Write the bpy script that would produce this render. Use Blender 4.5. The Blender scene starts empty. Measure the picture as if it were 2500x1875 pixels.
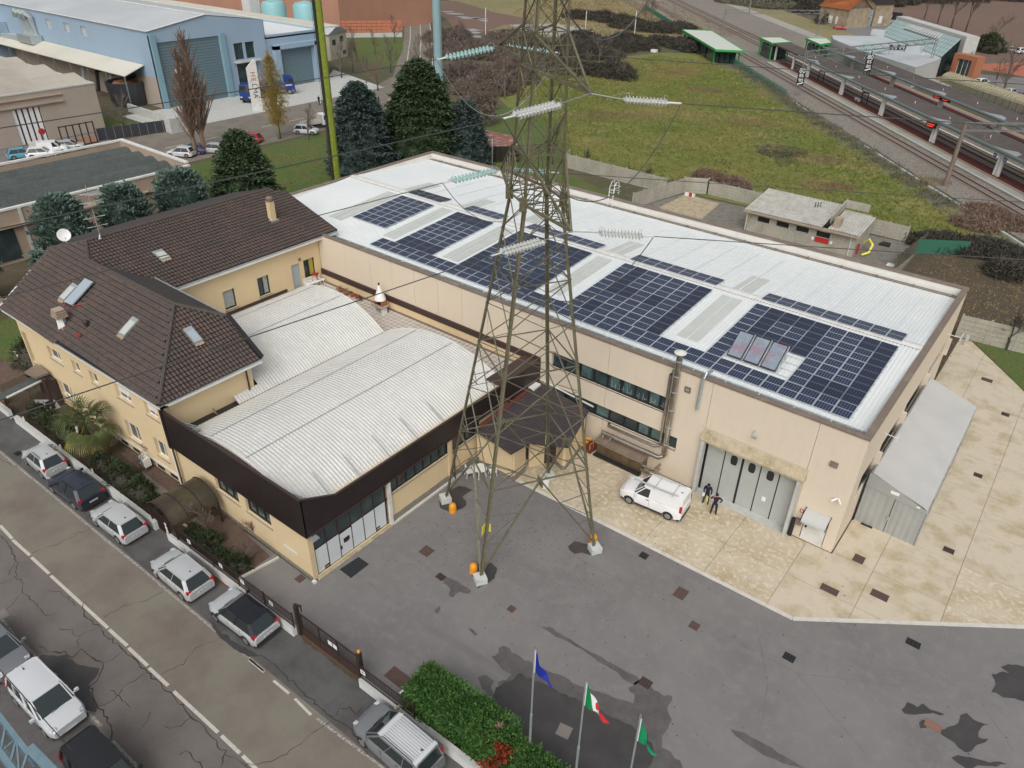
import bpy,math,random
from math import sin,cos,pi,radians,atan2,hypot
from mathutils import Vector,Matrix,noise as mnoise
from mathutils.geometry import tessellate_polygon
S=bpy.context.scene
C=S.collection
random.seed(7)
#camera
CAMH=33.3
FPX=1819.12
RX=Vector((0.78332107,0.62136464,0.01772266))
DN=Vector((0.34710349,-0.41356727,-0.8417133))
FW=Vector((-0.51568137,0.66548336,-0.53963379))
cam_data=bpy.data.cameras.new('camera')
cam=bpy.data.objects.new('camera',cam_data)
C.objects.link(cam)
cam_data.sensor_width=36.0
cam_data.lens=36.0*FPX/2500.0
cam_data.clip_start=0.2
cam_data.clip_end=4000
rot=Matrix((RX,-DN,-FW)).transposed()
cam.matrix_world=Matrix.Translation((0,0,CAMH))@rot.to_4x4()
S.camera=cam
#light
w=bpy.data.worlds.new('World')
S.world=w
w.use_nodes=True
nt=w.node_tree
sky=nt.nodes.new('ShaderNodeTexSky')
sky.sky_type='NISHITA'
sky.sun_disc=False
sky.sun_elevation=radians(48)
sky.sun_rotation=radians(150)
sky.air_density=1.0
sky.dust_density=6.0
sky.ozone_density=0.6
bg=nt.nodes['Background']
bg.inputs['Strength'].default_value=0.15
hs=nt.nodes.new('ShaderNodeHueSaturation')
hs.inputs['Saturation'].default_value=0.30
nt.links.new(sky.outputs['Color'],hs.inputs['Color'])
nt.links.new(hs.outputs['Color'],bg.inputs['Color'])
sun_d=bpy.data.lights.new('sun','SUN')
sun_d.energy=0.9
sun_d.angle=radians(60)
sun_d.color=(1.0,0.97,0.93)
sun=bpy.data.objects.new('sun',sun_d)
C.objects.link(sun)
sun.rotation_euler=(radians(42),0,radians(30))
S.view_settings.view_transform='Standard'
S.view_settings.look='None'
S.view_settings.exposure=-0.22
S.view_settings.gamma=1.0
S.view_settings.use_curve_mapping=False
S.render.engine='CYCLES'
#helpers
def at(px,py,z=0.0):
 """point of the horizontal plane at height z seen at a pixel of the photograph"""
 d=RX*((px-1250.0)/FPX)+DN*((py-937.5)/FPX)+FW
 s=(z-CAMH)/d.z
 return Vector((d.x*s,d.y*s,z))
TL={'A':(0,0),'B':(600,0),'C':(1200,0),'D':(1800,0),'E':(0,450),'F':(600,450),'G':(1200,450),'H':(1800,450),'I':(0,900),'J':(600,900),'K':(1200,900),'L':(1800,900),'M':(0,1350),'N':(600,1350),'O':(1200,1350),'Q':(1800,1350)}
def px(t,x,y,z=0.0):
 o=TL[t]
 return at(o[0]+x*0.31646,o[1]+y*0.31646,z)
def tag(o,label=None,cat=None,group=None,kind=None):
 if label:o['label']=label
 if cat:o['category']=cat
 if group:o['group']=group
 if kind:o['kind']=kind
 return o
def thing(name,loc,label,cat,group=None,rz=0.0):
 o=bpy.data.objects.new(name,None)
 o.empty_display_size=0.3
 C.objects.link(o)
 o.location=loc
 o.rotation_euler=(0,0,rz)
 return tag(o,label,cat,group)
def wmat(o):
 m=Matrix.Translation(o.location)@Matrix.Rotation(o.rotation_euler[2],4,'Z')
 return m if o.parent is None else wmat(o.parent)@o.matrix_parent_inverse@m
def world_parent(o,root):
 o.parent=root
 o.matrix_parent_inverse=wmat(root).inverted()
def root_loc(r):return wmat(r).to_translation()
class MB:
 """collects shapes for one mesh object"""
 def __init__(self,M=None):
  self.v=[];self.f=[];self.mi=[];self.M=M;self.m=0;self.smooth=False
 def add(self,vs,fs,m=None):
  n=len(self.v)
  if self.M is not None:
   vs=[self.M@Vector(p)for p in vs]
  self.v.extend([tuple(p)for p in vs])
  for f in fs:
   self.f.append(tuple(i+n for i in f));self.mi.append(self.m if m is None else m)
  return self
 def box(self,x0,x1,y0,y1,z0,z1,m=None):
  vs=[(x0,y0,z0),(x1,y0,z0),(x1,y1,z0),(x0,y1,z0),(x0,y0,z1),(x1,y0,z1),(x1,y1,z1),(x0,y1,z1)]
  return self.add(vs,[(0,3,2,1),(4,5,6,7),(0,1,5,4),(1,2,6,5),(2,3,7,6),(3,0,4,7)],m)
 def beam(self,a,b,w,h=None,up=(0,0,1),m=None):
  a=Vector(a);b=Vector(b);h=w if h is None else h
  d=(b-a)
  if d.length<1e-6:return self
  d.normalize();up=Vector(up)
  if abs(d.dot(up))>0.97:up=Vector((1,0,0))if abs(d.x)<0.9 else Vector((0,1,0))
  s=d.cross(up).normalized()*(w/2);u=s.cross(d).normalized()*(h/2)
  vs=[a-s-u,a+s-u,a+s+u,a-s+u,b-s-u,b+s-u,b+s+u,b-s+u]
  return self.add(vs,[(0,1,2,3),(7,6,5,4),(0,4,5,1),(1,5,6,2),(2,6,7,3),(3,7,4,0)],m)
 def tube(self,pts,r,n=6,m=None,cap=True):
  pts=[Vector(p)for p in pts]
  rs=r if isinstance(r,(list,tuple))else[r]*len(pts)
  vs=[];fs=[]
  for i,p in enumerate(pts):
   d=(pts[min(i+1,len(pts)-1)]-pts[max(i-1,0)])
   if d.length<1e-9:d=Vector((0,0,1))
   d.normalize()
   up=Vector((0,0,1))if abs(d.z)<0.95 else Vector((1,0,0))
   s=d.cross(up).normalized();u=s.cross(d)
   for k in range(n):
    a=2*pi*k/n
    vs.append(p+(s*cos(a)+u*sin(a))*rs[i])
  for i in range(len(pts)-1):
   for k in range(n):
    k2=(k+1)%n
    fs.append((i*n+k,i*n+k2,(i+1)*n+k2,(i+1)*n+k))
  if cap:
   fs.append(tuple(reversed(range(n))));fs.append(tuple(range((len(pts)-1)*n,len(pts)*n)))
  return self.add(vs,fs,m)
 def lathe(self,c,prof,n=12,m=None):
  c=Vector(c);vs=[];fs=[]
  for(r,z)in prof:
   for k in range(n):
    a=2*pi*k/n
    vs.append(c+Vector((r*cos(a),r*sin(a),z)))
  for i in range(len(prof)-1):
   for k in range(n):
    k2=(k+1)%n
    fs.append((i*n+k,i*n+k2,(i+1)*n+k2,(i+1)*n+k))
  fs.append(tuple(reversed(range(n))));fs.append(tuple(range((len(prof)-1)*n,len(prof)*n)))
  return self.add(vs,fs,m)
 def sheet(self,poly,z=None,m=None):
  """flat polygon, concave allowed"""
  vs=[Vector((p[0],p[1],p[2]if z is None else z))for p in poly]
  tris=tessellate_polygon([vs])
  fs=[]
  for t in tris:
   a,b,c=(vs[i]for i in t)
   fs.append(tuple(t)if(b-a).cross(c-a).z>=0 else tuple(reversed(t)))
  return self.add(vs,fs,m)
 def prism(self,poly,z0,z1,m=None):
  ar=sum(poly[i][0]*poly[(i+1)%len(poly)][1]-poly[(i+1)%len(poly)][0]*poly[i][1]for i in range(len(poly)))
  if ar<0:poly=list(reversed(poly))
  n=len(poly)
  vs=[(p[0],p[1],z0)for p in poly]+[(p[0],p[1],z1)for p in poly]
  fs=[(i,(i+1)%n,n+(i+1)%n,n+i)for i in range(n)]
  if n>4:
   tr=tessellate_polygon([[Vector((p[0],p[1],0))for p in poly]])
   for t in tr:
    a,b,c=(Vector((poly[i][0],poly[i][1],0))for i in t)
    if(b-a).cross(c-a).z<0:t=tuple(reversed(t))
    fs.append(tuple(n+i for i in t));fs.append(tuple(reversed(t)))
  else:
   fs.append(tuple(range(n,2*n)));fs.append(tuple(reversed(range(n))))
  return self.add(vs,fs,m)
 def quad(self,a,b,c,d,m=None):
  return self.add([a,b,c,d],[(0,1,2,3)],m)
 def mesh(self,name,mats):
  me=bpy.data.meshes.new(name)
  me.from_pydata(self.v,[],self.f)
  if not isinstance(mats,(list,tuple)):mats=[mats]
  for mt in mats:me.materials.append(mt)
  if len(mats)>1:
   me.polygons.foreach_set('material_index',[min(i,len(mats)-1)for i in self.mi])
  if self.smooth:
   me.polygons.foreach_set('use_smooth',[True]*len(me.polygons))
   try:me.set_sharp_from_angle(angle=radians(40))
   except Exception:pass
  me.update()
  return me
 def build(self,name,mats,parent=None,local=False,smooth=None):
  if smooth is not None:self.smooth=smooth
  o=bpy.data.objects.new(name,self.mesh(name,mats))
  C.objects.link(o)
  if parent is not None:
   if local:o.parent=parent
   else:world_parent(o,parent)
  return o
def put(name,me,parent,loc=(0,0,0),rz=0.0,scale=None):
 """another piece that shares mesh data"""
 o=bpy.data.objects.new(name,me)
 C.objects.link(o)
 o.parent=parent
 o.location=loc
 o.rotation_euler=(0,0,rz)
 if scale:o.scale=scale
 return o
def kids(o):return KIDS.get(o.name,[])
def copy_tree(o,loc=None,rz=None,scale=None):
 c=o.copy();C.objects.link(c)
 if loc is not None:c.location=loc
 if rz is not None:c.rotation_euler=(0,0,rz)
 if scale is not None:c.scale=(scale,)*3 if not isinstance(scale,tuple)else scale
 for ch in[x for x in o.children]:
  k=ch.copy();C.objects.link(k);k.parent=c
  for g in ch.children:
   q=g.copy();C.objects.link(q);q.parent=k
 return c
#materials
def mat(name,col,rough=0.8,metal=0.0,n1=None,n2=None,bump=None,spec=None,coat=0.0,trans=None):
 """col: base colour; n1/n2: (scale, colour, low, high) mottling; bump: (scale, strength)"""
 m=bpy.data.materials.new(name);m.use_nodes=True
 t=m.node_tree;b=t.nodes['Principled BSDF'];L=t.links
 b.inputs['Base Color'].default_value=(*col,1);b.inputs['Roughness'].default_value=rough
 b.inputs['Metallic'].default_value=metal
 if spec is not None:b.inputs['Specular IOR Level'].default_value=spec
 if coat:b.inputs['Coat Weight'].default_value=coat;b.inputs['Coat Roughness'].default_value=0.08
 tc=t.nodes.new('ShaderNodeTexCoord')
 src=None
 for spc in(n1,n2):
  if not spc:continue
  nz=t.nodes.new('ShaderNodeTexNoise');nz.inputs['Scale'].default_value=spc[0]
  nz.inputs['Detail'].default_value=6;nz.inputs['Roughness'].default_value=0.62
  L.new(tc.outputs['Object'],nz.inputs['Vector'])
  mr=t.nodes.new('ShaderNodeMapRange')
  mr.inputs['From Min'].default_value=spc[2];mr.inputs['From Max'].default_value=spc[3]
  L.new(nz.outputs['Fac'],mr.inputs['Value'])
  mx=t.nodes.new('ShaderNodeMix');mx.data_type='RGBA'
  mx.inputs[6].default_value=(*col,1);mx.inputs[7].default_value=(*spc[1],1)
  if src is not None:L.new(src,mx.inputs[6])
  L.new(mr.outputs['Result'],mx.inputs[0]);src=mx.outputs[2]
 if src is not None:L.new(src,b.inputs['Base Color'])
 if bump:
  nz=t.nodes.new('ShaderNodeTexNoise');nz.inputs['Scale'].default_value=bump[0];nz.inputs['Detail'].default_value=5
  L.new(tc.outputs['Object'],nz.inputs['Vector'])
  bp=t.nodes.new('ShaderNodeBump');bp.inputs['Strength'].default_value=bump[1];bp.inputs['Distance'].default_value=0.05
  L.new(nz.outputs['Fac'],bp.inputs['Height']);L.new(bp.outputs['Normal'],b.inputs['Normal'])
 return m
def streaks(m,col,scale=(3.0,3.0,0.25),lo=0.55,hi=0.8,amount=0.6):
 """vertical weathering runs over a material"""
 t=m.node_tree;b=t.nodes['Principled BSDF'];L=t.links
 tc=t.nodes.new('ShaderNodeTexCoord');mp=t.nodes.new('ShaderNodeMapping');mp.inputs['Scale'].default_value=scale
 nz=t.nodes.new('ShaderNodeTexNoise');nz.inputs['Scale'].default_value=1.0;nz.inputs['Detail'].default_value=5
 L.new(tc.outputs['Object'],mp.inputs['Vector']);L.new(mp.outputs['Vector'],nz.inputs['Vector'])
 mr=t.nodes.new('ShaderNodeMapRange');mr.inputs['From Min'].default_value=lo;mr.inputs['From Max'].default_value=hi
 mr.inputs['To Max'].default_value=amount
 L.new(nz.outputs['Fac'],mr.inputs['Value'])
 mx=t.nodes.new('ShaderNodeMix');mx.data_type='RGBA'
 lk=[l for l in t.links if l.to_socket==b.inputs['Base Color']]
 if lk:L.new(lk[0].from_socket,mx.inputs[6])
 else:mx.inputs[6].default_value=b.inputs['Base Color'].default_value
 mx.inputs[7].default_value=(*col,1)
 L.new(mr.outputs['Result'],mx.inputs[0]);L.new(mx.outputs[2],b.inputs['Base Color'])
 return m
M={}
M['asphalt']=mat('asphalt',(.205,.196,.192),.9,n1=(.20,(.158,.150,.149),.38,.66),n2=(1.6,(.235,.225,.218),.45,.8),bump=(60,.35))
M['road']=mat('road_asphalt',(.205,.188,.150),.9,n1=(.35,(.165,.135,.118),.42,.66),n2=(9,(.20,.19,.16),.5,.9),bump=(50,.4))
M['road_old']=mat('old_asphalt',(.185,.165,.150),.92,n1=(.5,(.145,.128,.118),.4,.7),n2=(30,(.20,.18,.165),.5,.75),bump=(40,.8))
M['park']=mat('parking_asphalt',(.125,.122,.120),.92,n1=(.6,(.075,.072,.07),.4,.7),n2=(35,(.15,.145,.14),.55,.8),bump=(40,.9))
M['wet']=mat('wet_asphalt',(.052,.049,.048),.4,n1=(.8,(.072,.067,.066),.4,.7),bump=(40,.15))
M['damp']=mat('damp_asphalt',(.090,.085,.083),.6,n1=(1.5,(.125,.118,.115),.4,.7),bump=(40,.2))
M['crack']=mat('crack',(.058,.050,.045),.95)
M['marking']=mat('road_marking',(.56,.53,.47),.8,n1=(6,(.40,.37,.32),.45,.75))
M['marking_worn']=mat('worn_road_marking',(.40,.38,.34),.85,n1=(9,(.16,.15,.13),.42,.6))
M['concrete']=mat('apron_concrete',(.53,.46,.345),.85,n1=(.42,(.40,.33,.205),.42,.66),n2=(3.2,(.64,.56,.44),.50,.66),bump=(25,.12))
M['concrete2']=mat('cleaner_concrete',(.56,.49,.38),.85,n1=(.55,(.42,.35,.22),.48,.64),n2=(1.5,(.47,.42,.34),.5,.75),bump=(25,.12))
M['kerb']=mat('kerb_concrete',(.60,.58,.53),.85,n1=(2,(.48,.45,.39),.45,.75))
M['joint']=mat('joint_filler',(.26,.23,.18),.9)
M['grass']=mat('grass_ground',(.165,.185,.040),.95,n1=(.045,(.270,.205,.085),.46,.66),n2=(.35,(.105,.135,.030),.42,.72),bump=(8,1.0))
M['lawn']=mat('lawn_ground',(.085,.140,.028),.95,n1=(.3,(.14,.135,.045),.4,.7),n2=(5,(.035,.065,.016),.45,.7),bump=(14,.8))
M['soil']=mat('soil',(.095,.068,.045),.95,n1=(.8,(.06,.055,.03),.4,.65),n2=(7,(.15,.12,.08),.55,.75),bump=(20,.8))
M['earth']=mat('ploughed_earth',(.170,.105,.080),.97,n1=(.02,(.135,.098,.07),.4,.7),n2=(1.2,(.20,.13,.10),.5,.8),bump=(3,1.0))
M['straw']=mat('pale_meadow',(.235,.20,.095),.95,n1=(.03,(.16,.165,.06),.42,.66),n2=(.5,(.28,.235,.13),.45,.75),bump=(3,.8))
M['ground']=mat('rough_ground',(.105,.088,.055),.97,n1=(.03,(.075,.08,.035),.42,.62),n2=(.5,(.15,.12,.085),.5,.75),bump=(4,.9))
M['gravel']=mat('ballast',(.205,.185,.155),.95,n1=(5,(.36,.33,.30),.5,.62),n2=(3,(.12,.10,.085),.52,.66),bump=(14,1.0))
M['gravel2']=mat('fine_gravel',(.20,.19,.165),.95,n1=(1.2,(.14,.12,.09),.45,.65),n2=(12,(.30,.28,.25),.5,.7),bump=(20,.8))
M['weeds']=mat('weedy_bank',(.150,.155,.105),.97,n1=(1.2,(.22,.18,.145),.45,.65),n2=(8,(.06,.08,.04),.5,.7),bump=(10,1.0))
M['cream']=streaks(mat('cream_concrete',(.68,.585,.46),.88,n1=(.5,(.64,.56,.45),.4,.7),n2=(24,(.73,.635,.51),.45,.7),bump=(30,.25)),(.52,.45,.36),amount=.25)
M['cream_b']=mat('cream_concrete_light',(.70,.60,.475),.88,n1=(.5,(.66,.58,.465),.4,.7),n2=(24,(.74,.63,.48),.45,.7),bump=(30,.25))
M['yellow']=streaks(mat('yellow_render',(.71,.565,.345),.88,n1=(.7,(.67,.53,.33),.4,.75),bump=(40,.15)),(.52,.41,.24),amount=.28,lo=.58,hi=.82)
M['cap']=mat('brown_capping',(.20,.155,.125),.6,n1=(1.2,(.27,.215,.17),.5,.7))
M['black']=mat('dark_brown_fascia',(.020,.013,.013),.42,n1=(1.5,(.026,.018,.018),.4,.7))
M['brown']=mat('brown_metal',(.055,.032,.028),.5)
M['brownrail']=mat('brown_railing',(.040,.024,.020),.55)
M['whiteroof']=mat('white_roof_sheet',(.72,.755,.75),.55,n1=(.12,(.68,.715,.72),.4,.7),n2=(1.2,(.76,.79,.785),.5,.75))
M['whitewall']=streaks(mat('white_parapet_inside',(.78,.77,.72),.8,n1=(.6,(.72,.70,.64),.45,.7)),(.60,.55,.48),amount=.3)
M['skylight']=mat('translucent_sheet',(.52,.545,.51),.45,n1=(1.0,(.46,.48,.45),.4,.7))
M['skyrib']=mat('translucent_sheet_rib',(.66,.68,.66),.45)
M['galv']=mat('galvanised_metal',(.50,.56,.56),.42,.55,n1=(3,(.40,.45,.46),.4,.7))
M['steel']=mat('polished_flue',(.55,.52,.46),.22,.95,n1=(2.5,(.40,.35,.29),.4,.7))
M['bronze']=mat('bronze_cladding',(.22,.165,.10),.38,.6,n1=(2,(.15,.11,.07),.4,.7))
M['alu']=mat('aluminium_frame',(.62,.66,.70),.35,.5)
M['frame_dark']=mat('dark_panel_frame',(.07,.075,.09),.35,.4)
M['glass']=mat('dark_window_glass',(.030,.048,.052),.10,spec=.7,n1=(.8,(.055,.085,.088),.45,.65))
M['glass_blue']=mat('sky_glass',(.36,.42,.48),.12,spec=.7)
M['frame_black']=mat('black_window_frame',(.022,.021,.024),.45)
M['white']=mat('white_paint',(.80,.80,.79),.5)
M['white_dirty']=mat('weathered_white',(.70,.70,.67),.75,n1=(1.5,(.58,.57,.53),.45,.7))
M['stone']=mat('stone_base',(.26,.235,.195),.9,n1=(5,(.16,.15,.13),.45,.65),bump=(10,.6))
M['sill']=mat('stone_sill',(.34,.31,.26),.8,n1=(8,(.27,.25,.21),.4,.7))
M['grey_door']=mat('grey_door_panel',(.44,.46,.435),.55,n1=(.7,(.40,.42,.40),.4,.7))
M['lintel']=streaks(mat('mossy_concrete',(.44,.37,.25),.9,n1=(1.5,(.30,.25,.15),.45,.62),n2=(6,(.52,.46,.35),.5,.7)),(.22,.19,.13),amount=.5)
M['pale_conc']=mat('pale_concrete',(.50,.51,.49),.85,n1=(1.5,(.42,.42,.39),.42,.7))
M['white_door']=mat('white_sheet_door',(.66,.71,.73),.5,n1=(.6,(.60,.65,.67),.4,.7))
M['rubber']=mat('black_rubber',(.018,.018,.019),.8)
M['mat_black']=mat('door_mat',(.022,.024,.028),.9)
M['tile']=mat('roof_tile',(.082,.062,.054),.75,n1=(.5,(.105,.070,.058),.45,.62),n2=(3.3,(.058,.047,.043),.48,.62))
M['tile_dark']=mat('roof_tile_dark',(.060,.048,.046),.7,n1=(2.0,(.045,.038,.038),.4,.65),n2=(5,(.085,.068,.062),.5,.7))
M['ridge']=mat('ridge_tile',(.085,.070,.060),.8,n1=(3,(.075,.062,.052),.4,.65))
M['barrel']=mat('barrel_roof_sheet',(.66,.66,.625),.45,.15,n1=(.35,(.62,.615,.58),.42,.66),n2=(1.6,(.70,.705,.685),.5,.72))
M['paver']=mat('terrace_tile',(.58,.53,.48),.8,n1=(1.6,(.50,.45,.40),.4,.7))
M['grout']=mat('terrace_grout',(.17,.155,.14),.9)
M['terracotta']=mat('terracotta',(.34,.12,.065),.8)
M['tower']=mat('weathered_green_steel',(.165,.150,.088),.62,.25,n1=(.9,(.115,.105,.062),.42,.66),n2=(5,(.215,.205,.15),.5,.72))
M['tower_b']=mat('pale_steel_member',(.185,.175,.125),.6,.3,n1=(1.2,(.125,.115,.078),.42,.66))
M['concblock']=mat('foundation_concrete',(.55,.58,.55),.85,n1=(2,(.44,.47,.43),.45,.7))
M['glass_ins']=mat('glass_insulator_teal',(.38,.60,.58),.15,spec=.8)
M['glass_ins2']=mat('glass_insulator_clear',(.56,.58,.56),.15,spec=.8)
M['cable']=mat('cable',(.055,.058,.055),.6)
M['cable_pale']=mat('pale_cable',(.30,.31,.30),.5,.4)
M['orange']=mat('orange_plastic',(.72,.30,.02),.5)
M['yellow_sign']=mat('yellow_plate',(.78,.70,.12),.5)
M['red']=mat('red_paint',(.45,.03,.025),.5)
M['led']=mat('red_led',(.8,.05,.02),.5)
M['led'].node_tree.nodes['Principled BSDF'].inputs['Emission Color'].default_value=(1,.06,.02,1)
M['led'].node_tree.nodes['Principled BSDF'].inputs['Emission Strength'].default_value=1.2
M['bark']=mat('bark',(.085,.066,.052),.95,n1=(4,(.05,.04,.034),.4,.7))
M['twig']=mat('twig',(.150,.118,.098),.95)
M['twig_red']=mat('reddish_twig',(.20,.135,.10),.95)
M['twig_yellow']=mat('yellow_poplar_leaf',(.36,.27,.07),.9,n1=(3,(.24,.17,.05),.4,.7))
M['bush_dark']=mat('bramble',(.072,.060,.050),.97,n1=(.4,(.048,.052,.036),.4,.7))
M['mesh_green']=mat('green_mesh',(.03,.14,.09),.8)
M['concwall']=streaks(mat('precast_fence_concrete',(.40,.385,.325),.9,n1=(.6,(.32,.30,.24),.4,.65),n2=(6,(.47,.45,.39),.5,.7)),(.22,.19,.13),amount=.5)
M['concwall_dark']=mat('stained_fence_concrete',(.135,.12,.085),.92,n1=(.6,(.075,.065,.045),.4,.65))
M['asbestos']=mat('fibre_cement_sheet',(.46,.45,.41),.85,n1=(1.2,(.34,.33,.29),.42,.65),n2=(7,(.55,.54,.50),.5,.7))
M['blue_clad']=mat('pale_blue_cladding',(.315,.42,.53),.65,n1=(.08,(.28,.385,.49),.4,.7))
M['blue_shutter']=mat('blue_grey_shutter',(.135,.205,.235),.55)
M['roof_grey']=mat('grey_membrane',(.42,.45,.47),.8,n1=(.07,(.50,.53,.55),.42,.66))
M['roof_pale']=mat('pale_fibre_roof',(.60,.58,.50),.8,n1=(.1,(.52,.50,.42),.4,.7))
M['beige']=streaks(mat('beige_precast',(.42,.36,.30),.9,n1=(.2,(.37,.31,.26),.4,.7)),(.27,.23,.19),amount=.3)
M['beigeroof']=mat('beige_roof',(.46,.42,.36),.9,n1=(.15,(.36,.33,.28),.42,.66))
M['corr_dark']=mat('dark_corrugated_roof',(.075,.088,.083),.85,n1=(.3,(.055,.066,.063),.4,.66),n2=(2,(.098,.110,.104),.5,.7))
M['salmon']=mat('salmon_render',(.46,.245,.165),.88,n1=(.2,(.40,.21,.145),.4,.7))
M['tan']=mat('tan_render',(.40,.315,.24),.88,n1=(.4,(.34,.265,.20),.4,.7))
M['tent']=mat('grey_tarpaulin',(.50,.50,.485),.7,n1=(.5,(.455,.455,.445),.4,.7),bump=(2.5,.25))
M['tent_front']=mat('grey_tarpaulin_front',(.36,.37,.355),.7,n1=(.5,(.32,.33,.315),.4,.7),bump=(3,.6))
M['canopy']=mat('bitumen_canopy',(.085,.070,.062),.85,n1=(.35,(.115,.092,.080),.4,.7),n2=(2.5,(.06,.05,.046),.5,.7))
M['canopy_wet']=mat('pale_canopy_patch',(.30,.33,.34),.5)
M['canopy_edge']=mat('canopy_edge_metal',(.19,.235,.235),.5,.4)
M['platform']=mat('platform_paving',(.36,.35,.31),.88,n1=(.3,(.28,.27,.23),.42,.66),n2=(5,(.42,.41,.37),.5,.7))
M['platform_red']=mat('platform_red_strip',(.155,.040,.030),.85,n1=(1.2,(.115,.034,.027),.4,.7))
M['platform_orange']=mat('platform_brick',(.42,.14,.08),.85,n1=(1,(.34,.11,.065),.4,.7))
M['rust']=mat('rusty_rail',(.115,.060,.042),.7)
M['sleeper']=mat('sleeper',(.22,.19,.165),.9)
M['station_green']=mat('station_green',(.03,.33,.07),.5)
M['station_roof']=mat('station_pale_roof',(.56,.60,.54),.7)
M['poly']=mat('greenhouse_panel',(.40,.52,.51),.35,n1=(.3,(.34,.46,.45),.4,.7))
M['orange_tile']=mat('orange_roof_tile',(.50,.17,.06),.8,n1=(.8,(.40,.13,.05),.4,.7))
M['old_render']=mat('old_house_render',(.36,.30,.21),.9,n1=(.6,(.24,.20,.14),.42,.65))
M['graffiti']=mat('graffiti_wall',(.28,.40,.42),.8,n1=(.5,(.50,.48,.52),.47,.53),n2=(1.0,(.10,.28,.30),.55,.6))
M['moss']=mat('mossy_green_mast',(.19,.225,.03),.85,n1=(.5,(.15,.21,.015),.4,.7),n2=(4,(.27,.30,.03),.5,.7))
M['mast_dark']=mat('mast_dark_side',(.022,.026,.018),.8)
M['mast_blue']=mat('pale_blue_mast',(.27,.40,.43),.55,n1=(.2,(.23,.35,.38),.4,.7))
M['cover_grey']=mat('grey_cover',(.21,.19,.175),.85)
M['skin']=mat('skin',(.55,.27,.20),.6)
M['navy']=mat('navy_workwear',(.012,.014,.032),.85)
M['hair']=mat('dark_hair',(.02,.015,.012),.8)
M['shoe']=mat('work_shoe',(.07,.06,.05),.7)
M['leafA']=mat('cedar_foliage',(.040,.075,.030),.8,n1=(.9,(.070,.105,.042),.42,.62),n2=(4,(.018,.036,.017),.45,.66))
M['leafB']=mat('blue_cedar_foliage',(.042,.072,.062),.8,n1=(.9,(.075,.112,.098),.42,.62),n2=(4,(.018,.034,.030),.45,.66))
M['leafC']=mat('blue_green_pine',(.105,.165,.135),.8,n1=(.9,(.16,.235,.195),.42,.62),n2=(4,(.045,.080,.062),.45,.66))
M['leafH']=mat('hedge_foliage',(.045,.125,.020),.75,n1=(1.2,(.080,.170,.030),.42,.62),n2=(6,(.022,.065,.014),.45,.66))
M['leafG']=mat('shrub_foliage',(.034,.052,.018),.8,n1=(1.2,(.058,.078,.028),.42,.62),n2=(6,(.018,.030,.012),.45,.66))
M['leafR']=mat('red_shrub_foliage',(.30,.055,.020),.75,n1=(2,(.20,.035,.015),.42,.62))
M['palm']=mat('palm_frond',(.060,.085,.022),.7,n1=(1.2,(.090,.10,.030),.42,.62))
M['palm_y']=mat('yellowing_frond',(.30,.24,.05),.8)
M['brick']=mat('brick_paver',(.155,.098,.075),.9,n1=(3,(.105,.075,.058),.4,.66))
M['litter']=mat('leaf_litter',(.17,.065,.03),.9)
M['speck']=mat('debris',(.06,.035,.028),.9)
M['lampglass']=mat('headlamp',(.55,.58,.60),.12,spec=.8)
M['tail']=mat('tail_lamp',(.42,.010,.016),.2,spec=.8)
M['plate']=mat('number_plate',(.72,.74,.76),.5)
M['rim']=mat('wheel_rim',(.38,.38,.38),.35,.7)
M['tyre']=mat('tyre',(.020,.020,.021),.85)
M['carglass']=mat('car_glass',(.018,.028,.030),.06,spec=.8)
M['plastic']=mat('dark_car_plastic',(.028,.028,.030),.6)
def paint(name,col,rough=.28,metal=.12):return mat(name,col,rough,metal,coat=.6)
#ground, roads, yard
def sheet(name,mt,poly,z,kind='structure'):
 mb=MB();mb.sheet(poly,z)
 return tag(mb.build(name,mt),kind=kind)
def clip_rect(poly,x0,x1,y0,y1):
 def clip(pts,inside,inter):
  out=[]
  for i,p in enumerate(pts):
   q=pts[(i+1)%len(pts)]
   a,b=inside(p),inside(q)
   if a:out.append(p)
   if a!=b:out.append(inter(p,q))
  return out
 def ix(v):return lambda p,q:(v,p[1]+(q[1]-p[1])*(v-p[0])/(q[0]-p[0]))
 def iy(v):return lambda p,q:(p[0]+(q[0]-p[0])*(v-p[1])/(q[1]-p[1]),v)
 for ins,it in((lambda p:p[0]>=x0,ix(x0)),(lambda p:p[0]<=x1,ix(x1)),(lambda p:p[1]>=y0,iy(y0)),(lambda p:p[1]<=y1,iy(y1))):
  if len(poly)<3:return[]
  poly=clip(poly,ins,it)
 return poly if len(poly)>=3 else[]
sheet('ground',M['ground'],[(-1500,-600),(900,-600),(900,1800),(-1500,1800)],-0.03)
def RD(x,b):return(x,b+0.028*(x+35))
def band(name,mt,b0,b1,z,x0=-220,x1=140):
 return sheet(name,mt,[RD(x0,b0),RD(x1,b0),RD(x1,b1),RD(x0,b1)],z)
band('parking_strip',M['park'],-1.6,4.35,0.0)
band('road',M['road_old'],4.35,7.62,0.004)
band('road',M['road'],7.62,11.3,0.004)
band('parking_strip',M['park'],11.3,14.0,0.0)
def strip(mb,pts,wd,z):
 for i in range(len(pts)-1):
  a=Vector(pts[i]).to_2d();b=Vector(pts[i+1]).to_2d()
  d=(b-a)
  if d.length<1e-4:continue
  n=Vector((-d.y,d.x)).normalized()*(wd[i]if isinstance(wd,list)else wd)/2
  n2=Vector((-d.y,d.x)).normalized()*(wd[i+1]if isinstance(wd,list)else wd)/2
  e=d.normalized()*(0.02 if i else 0)
  mb.quad((a.x-n.x-e.x,a.y-n.y-e.y,z),(b.x-n2.x,b.y-n2.y,z),(b.x+n2.x,b.y+n2.y,z),(a.x+n.x-e.x,a.y+n.y-e.y,z))
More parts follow.
